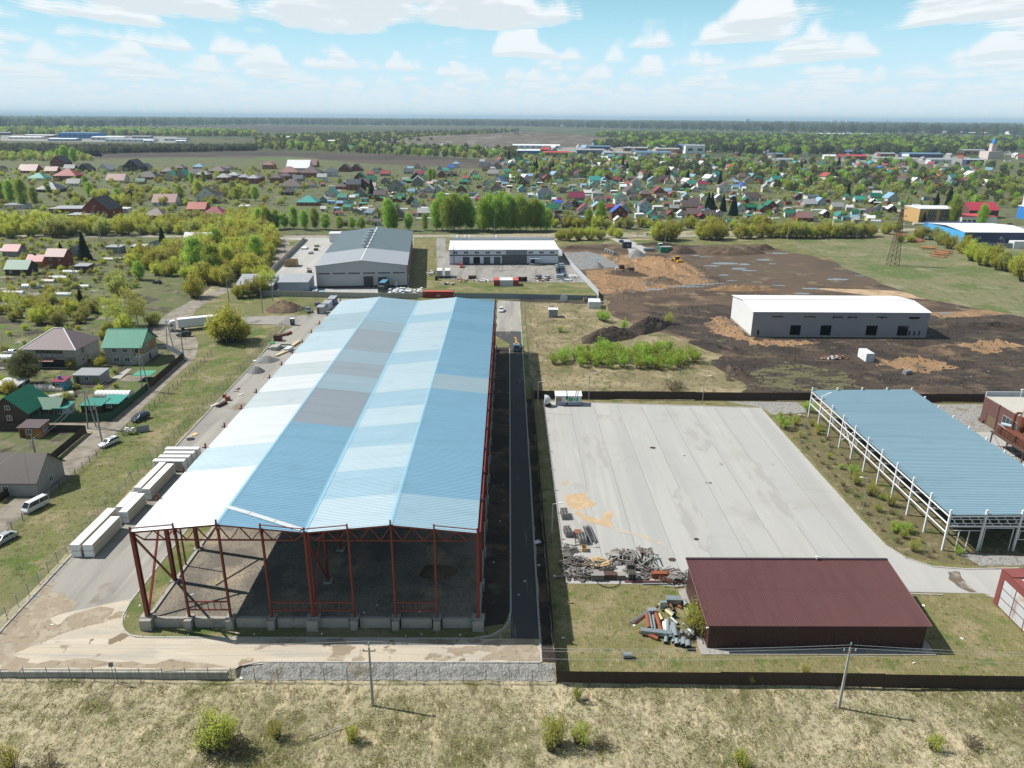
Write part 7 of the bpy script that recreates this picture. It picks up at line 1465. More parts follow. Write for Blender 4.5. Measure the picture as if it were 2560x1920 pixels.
MB().box(-.6, 5.05, 9.5, 11.2, 5.35, 9.62).build('ridge_cap', m_tealtile, b2)
for x, z, w in ((2.9, 4.4, 1.4), (6.0, 4.4, 1.4), (3.1, 1.6, 1.7), (6.2, 1.6, 1.5)): win(b2, (x, -.02, z), w, 1.3, 0, 2)
win(b2, (9.4, -.1, 4.3), 1.3, 1.6, 0, 1)
for i in range(5): win(b2, (10.7, 1.2 + i * .95, 4.4), .75, 1.6, math.pi / 2, 1)
MB().box(10.6, 4.5, .2, 10.68, 5.5, 2.2).build('door', m_housedoor, b2); MB().cyl((10.66, -.1, 4.5), (10.66, -.1, 6.2), .06, 6).build('vent_pipe', m_galv, b2)
for lb, px, w, l, h, kd, rf, wl in (('low grey shed with pale sheet roof and stove pipe in the garden', (186, 960), 7.2, 5, 2.4, 's', 'y', 'G'), ('small brick hut with green sheet roof at the green fence', (88, 1042), 6, 4.2, 2.4, 'g', 'g', 'B'), ('tall dark green steep roofed house cut by the left edge', (-20, 1060), 9, 9, 3, 'f', 'g', 'D'), ('blue shed with pale teal roof at the green fence', (137, 1043), 3.2, 3.6, 2.2, 's', 't', 'K'), ('small tan hut with dark flat roof at the lane', (50, 1095), 4.8, 3.8, 2.4, 's', 'm', 'O'), ('block house with dark mansard roof cut by the left edge', (-60, 1240), 12, 9, 3.2, 'g', 'd', 'G'), ('teal roofed lean-to behind the green fence, left', (205, 1033), 5, 4, 1.9, 's', 't', 'D'), ('teal roofed lean-to behind the green fence, right', (252, 1028), 4.6, 5, 1.9, 's', 't', 'D'), ('dark red roofed shed at the left edge', (-10, 985), 6, 5, 2.2, 's', 'w', 'D'), ('sky blue hut with maroon flat roof between greenhouses', (133, 977), 3.2, 3.2, 2.4, 's', 'c', None)):
    house(lb, G(*px), w, l, h, kd, rf, wl or C('sky_blue_wall', (.05, .33, .55), .7), 0, name='garden_shed', cat='shed', wins=1)
tag(MB().box(-.3, -.3, 0, .3, .3, .8).build('blue_barrel', C('blue_plastic', (.05, .2, .5), .4), None, (G(133, 977)[0] + 1.4, G(133, 977)[1] + 1.6, 2.85)), 'blue barrel standing on the maroon roof', 'barrel')
slab(thing('garden_canopy', 'flat teal canopy sheet inside the brown roadside fence', 'canopy', (*G(364, 948), 0)), 'canopy_sheet', (0, 0, 1.8), (5, 4.5, .1), m_tealtile)
patch('garden_path', [(275, 948), (300, 948), (330, 922), (318, 922)], m_panelconc, .06); 
# ------------------------------------------------------------------ greenhouses
m_poly = C('polycarbonate', (.68, .70, .70), .25, .08, .5, 0, .6, .12); m_polyo = C('old_film', (.60, .57, .50), .4, .15, .5, 0, .5, .12)
GHM = {}
def greenhouse(label, loc, L, r, rz, m):
    key = (round(L), round(r, 1))
    if key not in GHM:
        n = 10; mb = MB(); k = n + 1; hh = r * 1.05
        vs = [(x, -r * math.cos(math.pi * i / n), hh * math.sin(math.pi * i / n) ** .75) for x in (0, L) for i in range(k)]
        mb.add(vs, [(i, i + 1, k + i + 1, k + i) for i in range(n)] + [tuple(range(k)), tuple(range(2 * k - 1, k - 1, -1))])
        rib = MB()
        for j in range(int(L / 1.0) + 1):
            x = min(L, j * 1.0); P = [(x, -(r + .02) * math.cos(math.pi * i / n), (hh + .02) * math.sin(math.pi * i / n) ** .75) for i in range(k)]
            for a, b in zip(P[:-1], P[1:]): rib.bar(a, b, .04)
        GHM[key] = (mb.mesh('cover'), rib.mesh('hoops', m_galv)); GHM[key][0].materials.append(m_poly)
    t = thing('greenhouse', label, 'greenhouse', (*loc, 0), rz, 'garden greenhouses'); put('cover', GHM[key][0], t, m=m); put('hoops', GHM[key][1], t); MB().box(-.03, -.4, 0, 0, .4, 1.7).build('door', m_frame, t)
GL_ = [('old cream tunnel greenhouse next to the sky blue hut', 88, 975, 8, 1.4, 0, 1), ('stained tunnel greenhouse pointing at the pine', 85, 1010, 9, 1.4, .7, 1), ('silver tunnel greenhouse behind the green fence', 243, 990, 9, 1.5, 0, 0), ('silver round greenhouse near the teal lean-tos', 268, 1012, 5, 1.4, .9, 0), ('white tunnel greenhouse by the parked white car', -8, 897, 5, 1.3, 0, 0)]
for zx, zy, zw, a, o in ((405, 1365, 80, .5, 1), (860, 1420, 130, 0, 1), (980, 1422, 80, .5, 1), (652, 1470, 145, 0, 0), (552, 1530, 140, 0, 0), (434, 1580, 150, 0, 0), (366, 1610, 110, 0, 1), (200, 1652, 140, 0, 0), (1235, 1310, 60, 0, 1), (1525, 1310, 70, .4, 1), (10, 1340, 60, 0, 0), (1085, 800, 70, 0, 0)): GL_.append(('%s greenhouse in the left gardens' % ordinal(len(GL_) - 5), zx / 3.456, 240 + zy / 3.456, zw / 3.456 / ppm(240 + zy / 3.456), 1.4, a, o))
for zx, zy, zw in ((36, 465, 170), (482, 480, 140), (640, 412, 145)): GL_.append(('white greenhouse beside the garden beds, %s from the left edge' % ordinal(len(GL_) - 17), zx / 3.456, 600 + zy / 3.456, zw / 3.456 / ppm(600 + zy / 3.456), 1.3, 0, 0))
vr = random.Random(5)
for i in range(80):
    px, py = vr.uniform(820, 2300), vr.uniform(455, 566); GL_.append(('small white greenhouse, %s from left among the far village gardens' % '%s', px, py, vr.uniform(5, 9), 1.3, vr.uniform(-.3, .3), vr.random() < .4))
far_g = sorted([g_ for g_ in GL_ if '%s' in g_[0]], key=lambda q: q[1])
for g_ in GL_:
    lb = g_[0] % ordinal(far_g.index(g_)) if '%s' in g_[0] else g_[0]; greenhouse(lb, G(g_[1], g_[2]), max(4, g_[3]), g_[4], g_[5], m_polyo if g_[6] else m_poly)
# small sheds between the houses
def hut(label, loc, w, l, h, rf, wl, rz):
    t = thing('garden_shed', label, 'shed', (*loc, 0), rz, 'far village sheds'); k = vr.random()
    if k < .55: MB().box(0, 0, 0, w, l, h).build('wall', WM[wl], t); MB().add([(-.2, -.2, h + .01), (w + .2, -.2, h + .01), (w + .2, l + .2, h + .4), (-.2, l + .2, h + .4)], [(0, 1, 2, 3)]).build('roof', RM[rf], t)
    else: al = 'x' if k < .78 else 'y'; gable_walls(w, l, h, h + 1.6, al).build('wall', WM[wl], t); roof_gable(t, w, l, h, h + 1.6, al, RM[rf], .3)
    slab(t, 'door', (w * .3, -.03, 1), (.9, .06, 1.9), m_housedoor)
SHD = sorted((vr.uniform(800, 2350), vr.uniform(452, 566), vr.choice('ywmdugcGt'), vr.choice('WGDCKB')) for _ in range(230))
for i, (px, py, rf, wl) in enumerate(SHD): hut('little garden shed with %s roof, %s from left among the far village sheds' % (RC[rf][0], ordinal(i)), G(px, py), vr.uniform(3, 6.5), vr.uniform(3, 5.5), vr.uniform(2.1, 2.9), rf, wl, vr.gauss(0, .15))
# garden beds
m_bed = LM('dug_bed', (.045, .036, .028), (((.07, .055, .04), .5, .45, .65),), .95, .4, 2); m_turf = LM('fresh_turf', (.085, .150, .026), (((.11, .15, .04), .3, .45, .65),), .95, .4, 2)
for i in range(520):
    px, py = vr.uniform(-60, 2300), vr.uniform(440, 566)
    if vr.random() < .36: px, py = vr.uniform(-40, 400), vr.uniform(600, 1010)
    if py > 590 and (px > 330 or G(px, py)[0] > -106 or (820 < py < 930 and px > 60)): continue
    x, y = G(px, py); a, b = vr.uniform(3, 9), vr.uniform(2.5, 7); patch('garden_bed', [(x, y), (x + a, y + vr.uniform(-1, 1)), (x + a, y + b), (x, y + b)], (m_bed, m_turf, m_turf, m_track, m_bed, m_green)[i % 6], .018 + .00012 * i, .15, 2, False)
# ------------------------------------------------------------------ trees and shrubs
prng = np.random.default_rng(11)
m_bark = C('bark_grey_brown', (.085, .068, .052), .95, .2, 2); m_birch = C('birch_bark', (.55, .53, .49), .8, .2, 3); m_twig = C('twig_brown', (.105, .078, .058), .95, .15, 2)
L_ = {k: leafmat('leaf_' + k, *v) for k, v in dict(willow=((.44, .47, .075), (.60, .59, .13)), poplar=((.28, .42, .065), (.44, .56, .12)), olive=((.36, .385, .11), (.49, .485, .16)), bright=((.32, .46, .07), (.48, .59, .12)), brown=((.25, .20, .135), (.33, .275, .18)),
     spruce=((.022, .042, .024), (.038, .066, .034)), pine=((.085, .11, .046), (.16, .165, .065)), far=((.105, .135, .062), (.18, .195, .092)), fardark=((.075, .08, .056), (.12, .116, .08)), yellow=((.46, .49, .09), (.60, .59, .14)), straw=((.47, .42, .30), (.68, .61, .46)), olivegrass=((.26, .265, .10), (.40, .38, .17)))
     .items()}
def leaf_mesh(name, pts, size, m, up=0.0, aspect=1.0):
    n = len(pts); a = prng.normal(size=(n, 3)); a[:, 2] *= (1 - up); a /= np.linalg.norm(a, axis=1)[:, None] + 1e-9
    b = prng.normal(size=(n, 3)); b -= a * (a * b).sum(1)[:, None]; b /= np.linalg.norm(b, axis=1)[:, None] + 1e-9
    s = size * prng.uniform(.55, 1.3, size=(n, 1)); u = a * s; v = b * s * aspect
    V = np.stack([pts - u - v, pts + u - v * .6, pts + u * .8 + v, pts - u * .7 + v * .8], 1).reshape(-1, 3)
    me = bpy.data.meshes.new(name); me.vertices.add(4 * n); me.vertices.foreach_set('co', V.ravel()); me.loops.add(4 * n); me.loops.foreach_set('vertex_index', np.arange(4 * n)); me.polygons.add(n)
    me.polygons.foreach_set('loop_start', np.arange(0, 4 * n, 4)); me.update(calc_edges=True); me.materials.append(m); return me
def stems_and_leaves(h, spread, n_st, n_leaf, lean=.55, low=.25):
    """many-stemmed shrub: returns stems MB and leaf points"""
    mb = MB(); pts = []
    for i in range(n_st):
        a = prng.uniform(0, 6.283); q = math.sqrt(prng.uniform(0, 1)); ln = h * prng.uniform(.38, 1.0) ** .8 * (1 - .22 * q * q) * (1 + .2 * math.sin(a * 2 + n_st))
        base = Vector((math.cos(a) * q * spread * .35, math.sin(a) * q * spread * .35, 0)); tip = Vector((math.cos(a) * q * spread, math.sin(a) * q * spread, ln)); mid = base.lerp(tip, .5) + Vector((0, 0, ln * .1))
        mb.bar(base, mid, .07 * h / 6, r2=.6).bar(mid, tip, .04 * h / 6, r2=.3)
        k = int(n_leaf / n_st); t = low + (1 - low) * np.sqrt(prng.uniform(0, 1, k)) ; P = np.where(t[:, None] < .5, np.array(base) + (np.array(mid) - np.array(base)) * t[:, None] * 2, np.array(mid) + (np.array(tip) - np.array(mid)) * (t[:, None] * 2 - 1))
        pts.append(P + prng.normal(size=(k, 3)) * h * prng.uniform(.03, .085))
    return mb, np.concatenate(pts)
def crown_tree(h, r, n_cl, n_leaf, z0=.25, shape='oval', trunk=.16):
    mb = MB().bar((0, 0, 0), (0, 0, h * .45), trunk * 2, r2=.7).bar((0, 0, h * .45), (h * .02, 0, h * .93), trunk * 1.4, r2=.2); pts = []
    for i in range(n_cl):
        t = prng.uniform(0, 1); z = h * (z0 + (1 - z0) * t); rad = r * (math.sin(math.pi * (t * .86 + .1)) ** .7) * math.sqrt(prng.uniform(.1, 1)); a = prng.uniform(0, 6.283)
        c = Vector((math.cos(a) * rad, math.sin(a) * rad, z)); mb.bar((0, 0, max(.2, z - rad * .7)), c, .07, r2=.3)
        pts.append(np.array(c) + prng.normal(size=(n_leaf // n_cl, 3)) * np.array((r * .21, r * .21, h * .05)))
    return mb, np.concatenate(pts)
def spruce(h, r, n):
    mb = MB().bar((0, 0, 0), (0, 0, h), .4, r2=.15); pts = []
    t = prng.uniform(0, 1, n) ** .75; t = 1 - t; k = (np.floor(t * 13) + prng.uniform(.2, 1, n)) / 13; a = prng.uniform(0, 6.283, n); q = np.sqrt(prng.uniform(0.02, 1, n)); lobe = 1 + .18 * np.sin(a * 7 + k * 40)
    rad = r * (1 - k) ** .9 * q * lobe + .1; z = h * (.07 + .93 * k) - rad * .28
    return mb, np.stack([np.cos(a) * rad, np.sin(a) * rad, z], 1)
PROTO = {}
def proto(key, st, pts, size, leaf, bark, cat, name, up=0, aspect=1):
    cr = leaf_mesh('crown', pts, size, L_[leaf], up, aspect); tr = st.mesh('trunk', bark)
    PROTO.setdefault(key, []).append((cr, tr, name, cat))
for i in range(3):
    st, p = stems_and_leaves(6.5, 3.6, 54, 6600); proto('willow', st, p, .115, 'willow', m_twig, 'shrub', 'willow_bush')
    st, p = stems_and_leaves(6.0, 3.3, 50, 5400); proto('olive', st, p, .115, 'olive', m_twig, 'shrub', 'willow_bush')
    st, p = crown_tree(20, 4.2, 110, 10500, .16); proto('poplar', st, p, .19, 'poplar', m_bark, 'tree', 'poplar_tree')
    st, p = crown_tree(11, 3.2, 60, 5600, .22); proto('tree', st, p, .16, 'poplar' if i else 'willow', m_bark, 'tree', 'leafy_tree')
    st, p = stems_and_leaves(4.4, 2.0, 30, 1150); proto('bright', st, p, .10, 'bright', m_twig, 'shrub', 'green_shrub')
    st, p = stems_and_leaves(2.0, 1.3, 40, 500); proto('brown', st, p, .06, 'brown', m_twig, 'shrub', 'dry_shrub')
for i in range(2):
    st, p = spruce(12, 2.7, 5200); proto('spruce', st, p, .24, 'spruce', m_bark, 'tree', 'spruce_tree', .3)
    st, p = crown_tree(11, 2.4, 46, 1500, .3, trunk=.13); proto('birch', st, p, .12, 'yellow' if i else 'willow', m_birch, 'tree', 'birch_tree')
    st, p = stems_and_leaves(5.6, 2.2, 60, 1500, low=.25); proto('front', st, p, .08, 'yellow' if i else 'willow', m_twig, 'shrub', 'sparse_shrub')
st, p = crown_tree(9, 3.4, 30, 5200, .35, trunk=.2); proto('pine', st, p, .13, 'pine', m_bark, 'tree', 'pine_tree')
PCOUNT = {}
KLAB = dict(willow='yellow green willow bush', olive='olive brown willow bush', poplar='tall fresh green poplar', tree='round leafy tree', bright='bright green young shrub', brown='dry brown shrub', spruce='dark spruce', birch='thin birch with pale trunk', front='sparse budding shrub', pine='dark bushy pine')
PLANTS = []
def plant(kind, x, y, s, place, z=0, sx=1.0): PLANTS.append((kind, x, y, s, place, z, sx))
def grow():
    groups = {}
    for p in PLANTS: groups.setdefault((p[0], p[4]), []).append(p)
    for (kind, place), L in groups.items():
        L.sort(key=lambda q: PXx(q[1], q[2]))
        for i, (k, x, y, s, pl, z, sx) in enumerate(L):
            cr, tr, name, cat = PROTO[kind][rnd.randrange(len(PROTO[kind]))]
            lb = '%s %s' % (KLAB[kind], pl) if len(L) == 1 else '%s %s, %s from left' % (KLAB[kind], pl, ordinal(i))
            t = thing(name, lb, cat, (x, y, z), rnd.uniform(0, 6.28), '%s %s' % (KLAB[kind], pl)); t.scale = (s * sx, s * sx, s)
            put('crown', cr, t); put('trunk', tr, t)
def PXx(x, y):
    v = Vector((x, y, -CAM_H)); return 1280 + FOC * v.dot(RT) / v.dot(FW)
def inside(poly, x, y):
    c = False; j = len(poly) - 1
    for i in range(len(poly)):
        if (poly[i][1] > y) != (poly[j][1] > y) and x < (poly[j][0] - poly[i][0]) * (y - poly[i][1]) / (poly[j][1] - poly[i][1]) + poly[i][0]: c = not c
        j = i
    return c
def fill(poly, dmin, seed, nmax=99999, px=True):
    P = [G(*p) for p in poly] if px else poly; r = random.Random(seed); xs = [p[0] for p in P]; ys = [p[1] for p in P]; out = []; cell = {}
    area = (max(xs) - min(xs)) * (max(ys) - min(ys)); tries = min(60000, int(area / (dmin * dmin) * 3) + 50)
    for _ in range(tries):
        x, y = r.uniform(min(xs), max(xs)), r.uniform(min(ys), max(ys))
        if not inside(P, x, y): continue
        k = (int(x // dmin), int(y // dmin))
        if any((x - a) ** 2 + (y - b) ** 2 < dmin * dmin for i in (-1, 0, 1) for j in (-1, 0, 1) for a, b in cell.get((k[0] + i, k[1] + j), ())): continue
        cell.setdefault(k, []).append((x, y)); out.append((x, y))
        if len(out) >= nmax: break
    return out
vr = random.Random(21)
REST = []
def nearest(pts, n):      # the nearest ones stand singly, the others join the mass behind
    p = sorted(pts, key=lambda q: q[1]); REST.extend(p[n:]); return p[:n]
def mixk(w): return vr.choices(list(w), list(w.values()))[0]
# left willow belt and thicket down to the truck
for x, y in nearest(fill([(430, 640), (520, 600), (640, 560), (690, 598), (682, 640), (655, 680), (600, 706), (540, 722), (470, 705), (400, 690), (330, 668), (380, 640)], 4.9, 1), 110): plant(mixk(dict(willow=6, olive=3, tree=.4)), x, y, vr.uniform(.8, 1.5), 'in the thicket above the truck')
for x, y in nearest(fill([(0, 562), (200, 572), (420, 562), (640, 548), (690, 556), (640, 580), (500, 590), (380, 588), (200, 592), (0, 596)], 7.2, 2), 45): plant(mixk(dict(willow=5, olive=4)), x, y, vr.uniform(1.0, 1.9), 'in the willow belt behind the gardens')
for p, k, s, pl in (((578, 855), 'willow', 1.75, 'beside the semi trailer'), ((560, 850), 'willow', 1.4, 'beside the semi trailer'), ((600, 850), 'olive', 1.2, 'beside the semi trailer'), ((489, 744), 'willow', 1.35, 'at the dirt road bend'), ((580, 790), 'brown', 1.6, 'behind the semi trailer'), ((650, 738), 'willow', 1.2, 'before the low store'), ((668, 725), 'willow', 1.25, 'before the low store'), ((630, 742), 'olive', 1.2, 'before the low store'), ((660, 705), 'willow', 1.2, 'on the track bank'), ((600, 745), 'willow', .9, 'before the low store'),
                    ((76, 968), 'pine', 1.0, 'before the mauve roofed house'), ((58, 960), 'pine', .85, 'before the mauve roofed house'), ((327, 818), 'birch', 1.25, 'behind the teal roofed house'), ((345, 812), 'birch', 1.0, 'behind the teal roofed house'), ((300, 812), 'birch', .95, 'behind the teal roofed house'), ((270, 815), 'birch', .9, 'behind the teal roofed house'), ((362, 810), 'birch', .85, 'behind the teal roofed house'), ((310, 830), 'willow', .9, 'behind the teal roofed house'), ((385, 815), 'olive', .8, 'behind the teal roofed house'),
                    ((214, 650), 'spruce', 1.15, 'in the left gardens'), ((409, 622), 'spruce', .95, 'in the left gardens'), ((204, 764), 'spruce', .55, 'in the left gardens'), ((155, 640), 'spruce', .6, 'in the left gardens'), ((300, 740), 'olive', 1.4, 'in the left gardens'), ((350, 700), 'tree', .75, 'in the left gardens'), ((290, 720), 'olive', 1.2, 'in the left gardens'), ((250, 700), 'brown', 1.5, 'in the left gardens'), ((60, 520), 'poplar', 1.05, 'above the white fronted garage'), ((30, 512), 'poplar', .95, 'above the white fronted garage'), ((88, 515), 'poplar', .75, 'above the white fronted garage'), ((5, 505), 'poplar', .8, 'above the white fronted garage'), ((165, 412), 'poplar', 1.3, 'at the edge of the ploughed field'), ((185, 408), 'poplar', 1.1, 'at the edge of the ploughed field'), ((150, 410), 'poplar', 1.0, 'at the edge of the ploughed field'),
                    ((215, 470), 'poplar', .6, 'in the left village'), ((120, 482), 'tree', .9, 'in the left village'), ((480, 462), 'poplar', .6, 'in the left village'), ((510, 458), 'poplar', .6, 'in the left village')): plant(k, *G(*p), s, pl)
for x, y in fill([(0, 800), (120, 815), (240, 810), (240, 770), (120, 750), (0, 760)], 5.5, 3): plant(mixk(dict(willow=2, olive=3, birch=1)), x, y, vr.uniform(.5, .95), 'between the block houses and the gardens')
for x, y in fill([(150, 500), (300, 480), (640, 478), (640, 505), (420, 515), (200, 522)], 13, 4): plant(mixk(dict(willow=5, olive=3, tree=1)), x, y, vr.uniform(.8, 1.3), 'between the left villages')
for i in range(22): plant(mixk(dict(brown=2, olive=2, willow=1)), *G(vr.uniform(0, 330), vr.uniform(640, 1000)), vr.uniform(.35, .7), 'in the left garden plots')
# road line of trees
for px, s in ((648, .62), (668, .7), (690, .62), (712, .6), (735, .68), (762, .62), (788, .66), (815, .6), (850, .5), (880, .45), (905, .5)): plant('poplar' if s > .61 else 'tree', *G(px, 574 + vr.uniform(-4, 3)), s * (1 if s > .61 else 1.5), 'in the row behind the grey hall')
for px, s in ((972, .95), (985, .7), (1022, .55), (1062, .5), (1092, .95), (1106, 1.12), (1120, 1.05), (1136, 1.15), (1150, 1.0), (1165, 1.08), (1178, .8), (1208, 1.0), (1222, 1.12), (1238, 1.05), (1252, 1.15), (1268, 1.1), (1284, 1.02), (1300, 1.12), (1316, .9), (1335, .95), (1352, .85), (1368, .7)): plant('poplar', *G(px, 578 + vr.uniform(-4, 3)), s, 'in the tall row behind the workshop')
for px, py, s in ((1400, 600, .95), (1420, 602, 1.15), (1445, 600, 1.2), (1475, 600, 1.25), (1500, 598, 1.0), (1530, 590, 1.0), (1545, 596, .9), (1642, 600, 1.6), (1662, 602, 1.8), (1682, 600, 1.6), (1755, 598, 1.5), (1778, 600, 1.8), (1800, 598, 1.5), (1850, 596, 1.4), (1872, 596, 1.3), (1900, 594, 1.4), (1925, 592, 1.3)): plant('willow' if s < 1.55 else 'olive' if int(px) % 2 else 'willow', *G(px, py), s, 'along the village road')
for px in range(1945, 2190, 19): plant(mixk(dict(willow=4, olive=2)), *G(px, 594 + vr.uniform(-5, 2)), vr.uniform(1.2, 1.7), 'in the meadow hedge left of the pylon')
for px in range(1390, 1960, 26): plant(mixk(dict(willow=4, olive=3)), *G(px + vr.uniform(-6, 6), 572 + vr.uniform(-4, 3)), vr.uniform(.9, 1.4), 'behind the village road')
for px, py, s in ((2215, 585, 1.1), (2240, 580, 1.1), (2300, 598, 1.2), (2330, 600, 1.3), (2352, 612, 1.4), (2372, 622, 1.3), (2410, 635, 1.5), (2432, 652, 1.6), (2455, 664, 1.4), (2478, 664, 1.6), (2500, 676, 1.4), (2520, 680, 1.6), (2545, 690, 1.5), (2560, 704, 1.7), (2250, 606, .7), (2275, 606, .7)): plant(mixk(dict(willow=4, olive=2)), *G(px, py), s, 'in the hedge by the log piles')
for px, py, s in ((2380, 560, .95), (2452, 568, .75), (2470, 560, .7), (2308, 560, .7), (2390, 555, .6)): plant('poplar' if s > .7 else 'spruce', *G(px, py), s, 'by the roadside stores')
# saplings on the field and shrubs round the lot
for x, y in fill([(13, 209.5), (20, 205), (30, 205), (45, 203.5), (57, 210), (57, 218), (44, 223), (38, 219), (30, 226), (22, 220)], 2.9, 8, px=False): plant('bright', x, y, vr.uniform(.8, 1.2), 'in the thicket below the black soil mound')
for p, k, s, pl in (((1510, 805), 'bright', 1.1, 'by the white storage container'), ((1500, 800), 'bright', .9, 'by the white storage container'), ((1562, 822), 'bright', .8, 'in the rough field'), ((1400, 830), 'bright', .6, 'in the rough field'), ((1672, 810), 'front', .8, 'in the rough field'), ((1680, 975), 'brown', 1.6, 'in the rough field'), ((1697, 970), 'brown', 1.2, 'in the rough field'), ((1820, 950), 'brown', 1.2, 'in the rough field'), ((1957, 1072), 'bright', .85, 'at the lot corner'), ((2022, 1030), 'bright', .8, 'under the shed corner'), ((1742, 1590), 'front', .85, 'against the maroon barn'), ((1732, 1555), 'front', .7, 'against the maroon barn'), ((1725, 1570), 'brown', .9, 'against the maroon barn'), ((1715, 1600), 'brown', .8, 'against the maroon barn')): plant(k, *G(*p), s, pl)
for x, y in fill([(67, 111), (66.4, 170), (73.5, 170), (73.8, 110), (80, 106.5), (72, 105.5)], 2.1, 9, px=False): plant(mixk(dict(brown=9, front=2, bright=.7)), x, y, vr.uniform(.3, .62), 'on the verge beside the blue roofed shed')
for p, k, s in (((535, 1872), 'front', 1.0), ((560, 1868), 'front', .92), ((512, 1868), 'brown', 1.7), ((590, 1880), 'brown', 1.3), ((692, 1842), 'front', .5), ((877, 1850), 'front', .48), ((1378, 1875), 'front', .95), ((1395, 1862), 'front', .85), ((1448, 1868), 'front', .62), ((1444, 1755), 'bright', .55), ((1853, 1925), 'front', .5), ((30, 1925), 'front', .7), ((120, 1915), 'brown', 1.0), ((2425, 1870), 'brown', .9), ((2330, 1880), 'front', .45), ((1505, 1875), 'brown', .9), ((2010, 1700), 'front', .3), ((1872, 1718), 'front', .3)):
    x, y = G(*p, -1); plant(k, x, y, s, 'in the straw meadow', hz_ground(x, y), .62 if p[0] in (1378, 1395, 1444) else 1)
# village conifers and garden trees
for ox, oy, L in ((1280, 240, ((190, 642), (210, 640), (335, 655), (355, 655), (577, 642), (955, 628), (995, 652), (1330, 728), (1350, 728), (1515, 747), (1655, 732), (1795, 772), (1900, 1035), (1720, 1015), (1690, 1010), (1820, 1000), (1920, 1030), (490, 660))), (1920, 240, ((20, 672), (75, 747), (260, 702), (280, 660), (360, 767), (550, 717), (520, 700), (610, 597), (685, 892), (1560, 945), (1450, 960), (1350, 740))), (640, 240, ((640, 440), (660, 440), (2185, 548), (1000, 860)))):
    for zx, zy in L: plant('spruce', *G(ox + zx / 3.456, oy + zy / 3.456), vr.uniform(.9, 1.3), 'in the far village')
for p, s in (((1075, 455), .7), ((1085, 450), .6), ((1500, 565), .8), ((1470, 570), .6), ((850, 470), .5), ((1120, 560), .5)): plant('poplar', *G(*p), s, 'standing among the village houses')
grow()
# ------------------------------------------------------------------ uncountable growth: one object per mass, instanced over points
def mass(name, label, pts, meshes, smin, smax, seed=0, zf=None, kind='stuff'):
    r = random.Random(seed); parts = [[] for _ in meshes]
    for x, y in pts: parts[r.randrange(len(meshes))].append((x, y, zf(x, y) if zf else 0, r.uniform(smin, smax), r.uniform(0, 6.283)))
    root = None
    for me_src, P in zip(meshes, parts):
        if not P: continue
        me = bpy.data.meshes.new(name); me.from_pydata([p[:3] for p in P], [], [])
        for an, ix in (('sc', 3), ('rt', 4)): at = me.attributes.new(an, 'FLOAT', 'POINT'); at.data.foreach_set('value', [p[ix] for p in P])
        o = put(name if root is None else 'growth', me, root); src = bpy.data.objects.new(name + '_source', me_src)
        ng = bpy.data.node_groups.new(name + '_scatter', 'GeometryNodeTree'); ng.interface.new_socket('Geometry', in_out='INPUT', socket_type='NodeSocketGeometry'); ng.interface.new_socket('Geometry', in_out='OUTPUT', socket_type='NodeSocketGeometry')
        N = ng.nodes.new; gi, go, ip, oi = N('NodeGroupInput'), N('NodeGroupOutput'), N('GeometryNodeInstanceOnPoints'), N('GeometryNodeObjectInfo'); oi.inputs['Object'].default_value = src; oi.inputs['As Instance'].default_value = True
        a1, a2, cb = N('GeometryNodeInputNamedAttribute'), N('GeometryNodeInputNamedAttribute'), N('ShaderNodeCombineXYZ'); a1.data_type = a2.data_type = 'FLOAT'; a1.inputs[0].default_value = 'sc'; a2.inputs[0].default_value = 'rt'
        K = ng.links.new; K(gi.outputs[0], ip.inputs['Points']); K(oi.outputs['Geometry'], ip.inputs['Instance']); K(a1.outputs[0], ip.inputs['Scale']); K(a2.outputs[0], cb.inputs[2]); K(cb.outputs[0], ip.inputs['Rotation']); K(ip.outputs[0], go.inputs[0])
        md = o.modifiers.new('scatter', 'NODES'); md.node_group = ng; o['kind'] = kind
        if root is None: root = tag(o, label, None, None, kind); 
    return root
def clump(n, r, h, size, leaf):
    p = prng.normal(size=(n, 3)); p /= np.linalg.norm(p, axis=1)[:, None]; p *= prng.uniform(.3, 1, (n, 1)) ** .5 * (1 + .25 * np.sin(p[:, :1] * 5) * np.cos(p[:, 1:2] * 6)); p *= np.array((r, r, h / 2)); p[:, 2] += h * .5
    return leaf_mesh('clump', p, size, L_[leaf], .2)
gw = [PROTO['willow'][0][0], PROTO['olive'][0][0], PROTO['olive'][1][0], PROTO['willow'][1][0]]
mass('willow_thicket', 'dense willow thicket behind the nearer bushes', REST, gw, .9, 1.6, 12)
mass('garden_shrubs', 'low garden shrubs filling the village plots between houses', fill([(800, 566), (1290, 566), (1380, 562), (2190, 566), (2350, 545), (2350, 470), (2000, 440), (1300, 425), (1000, 440), (830, 500)], 9.5, 31, 2600), gw + [PROTO['brown'][0][0], PROTO['tree'][1][0]], .18, .5, 1)
mass('garden_shrubs', 'low garden shrubs filling the left village plots', fill([(0, 540), (640, 540), (740, 500), (820, 450), (640, 425), (0, 425)], 14, 32, 1100), gw, .3, .95, 2)
mass('garden_shrubs', 'scattered shrubs of the left garden plots', fill([(0, 600), (400, 605), (340, 720), (330, 800), (300, 960), (250, 1030), (0, 1040)], 4.5, 33, 900), [PROTO['brown'][1][0], PROTO['olive'][2][0], PROTO['willow'][2][0]], .18, .5, 3)
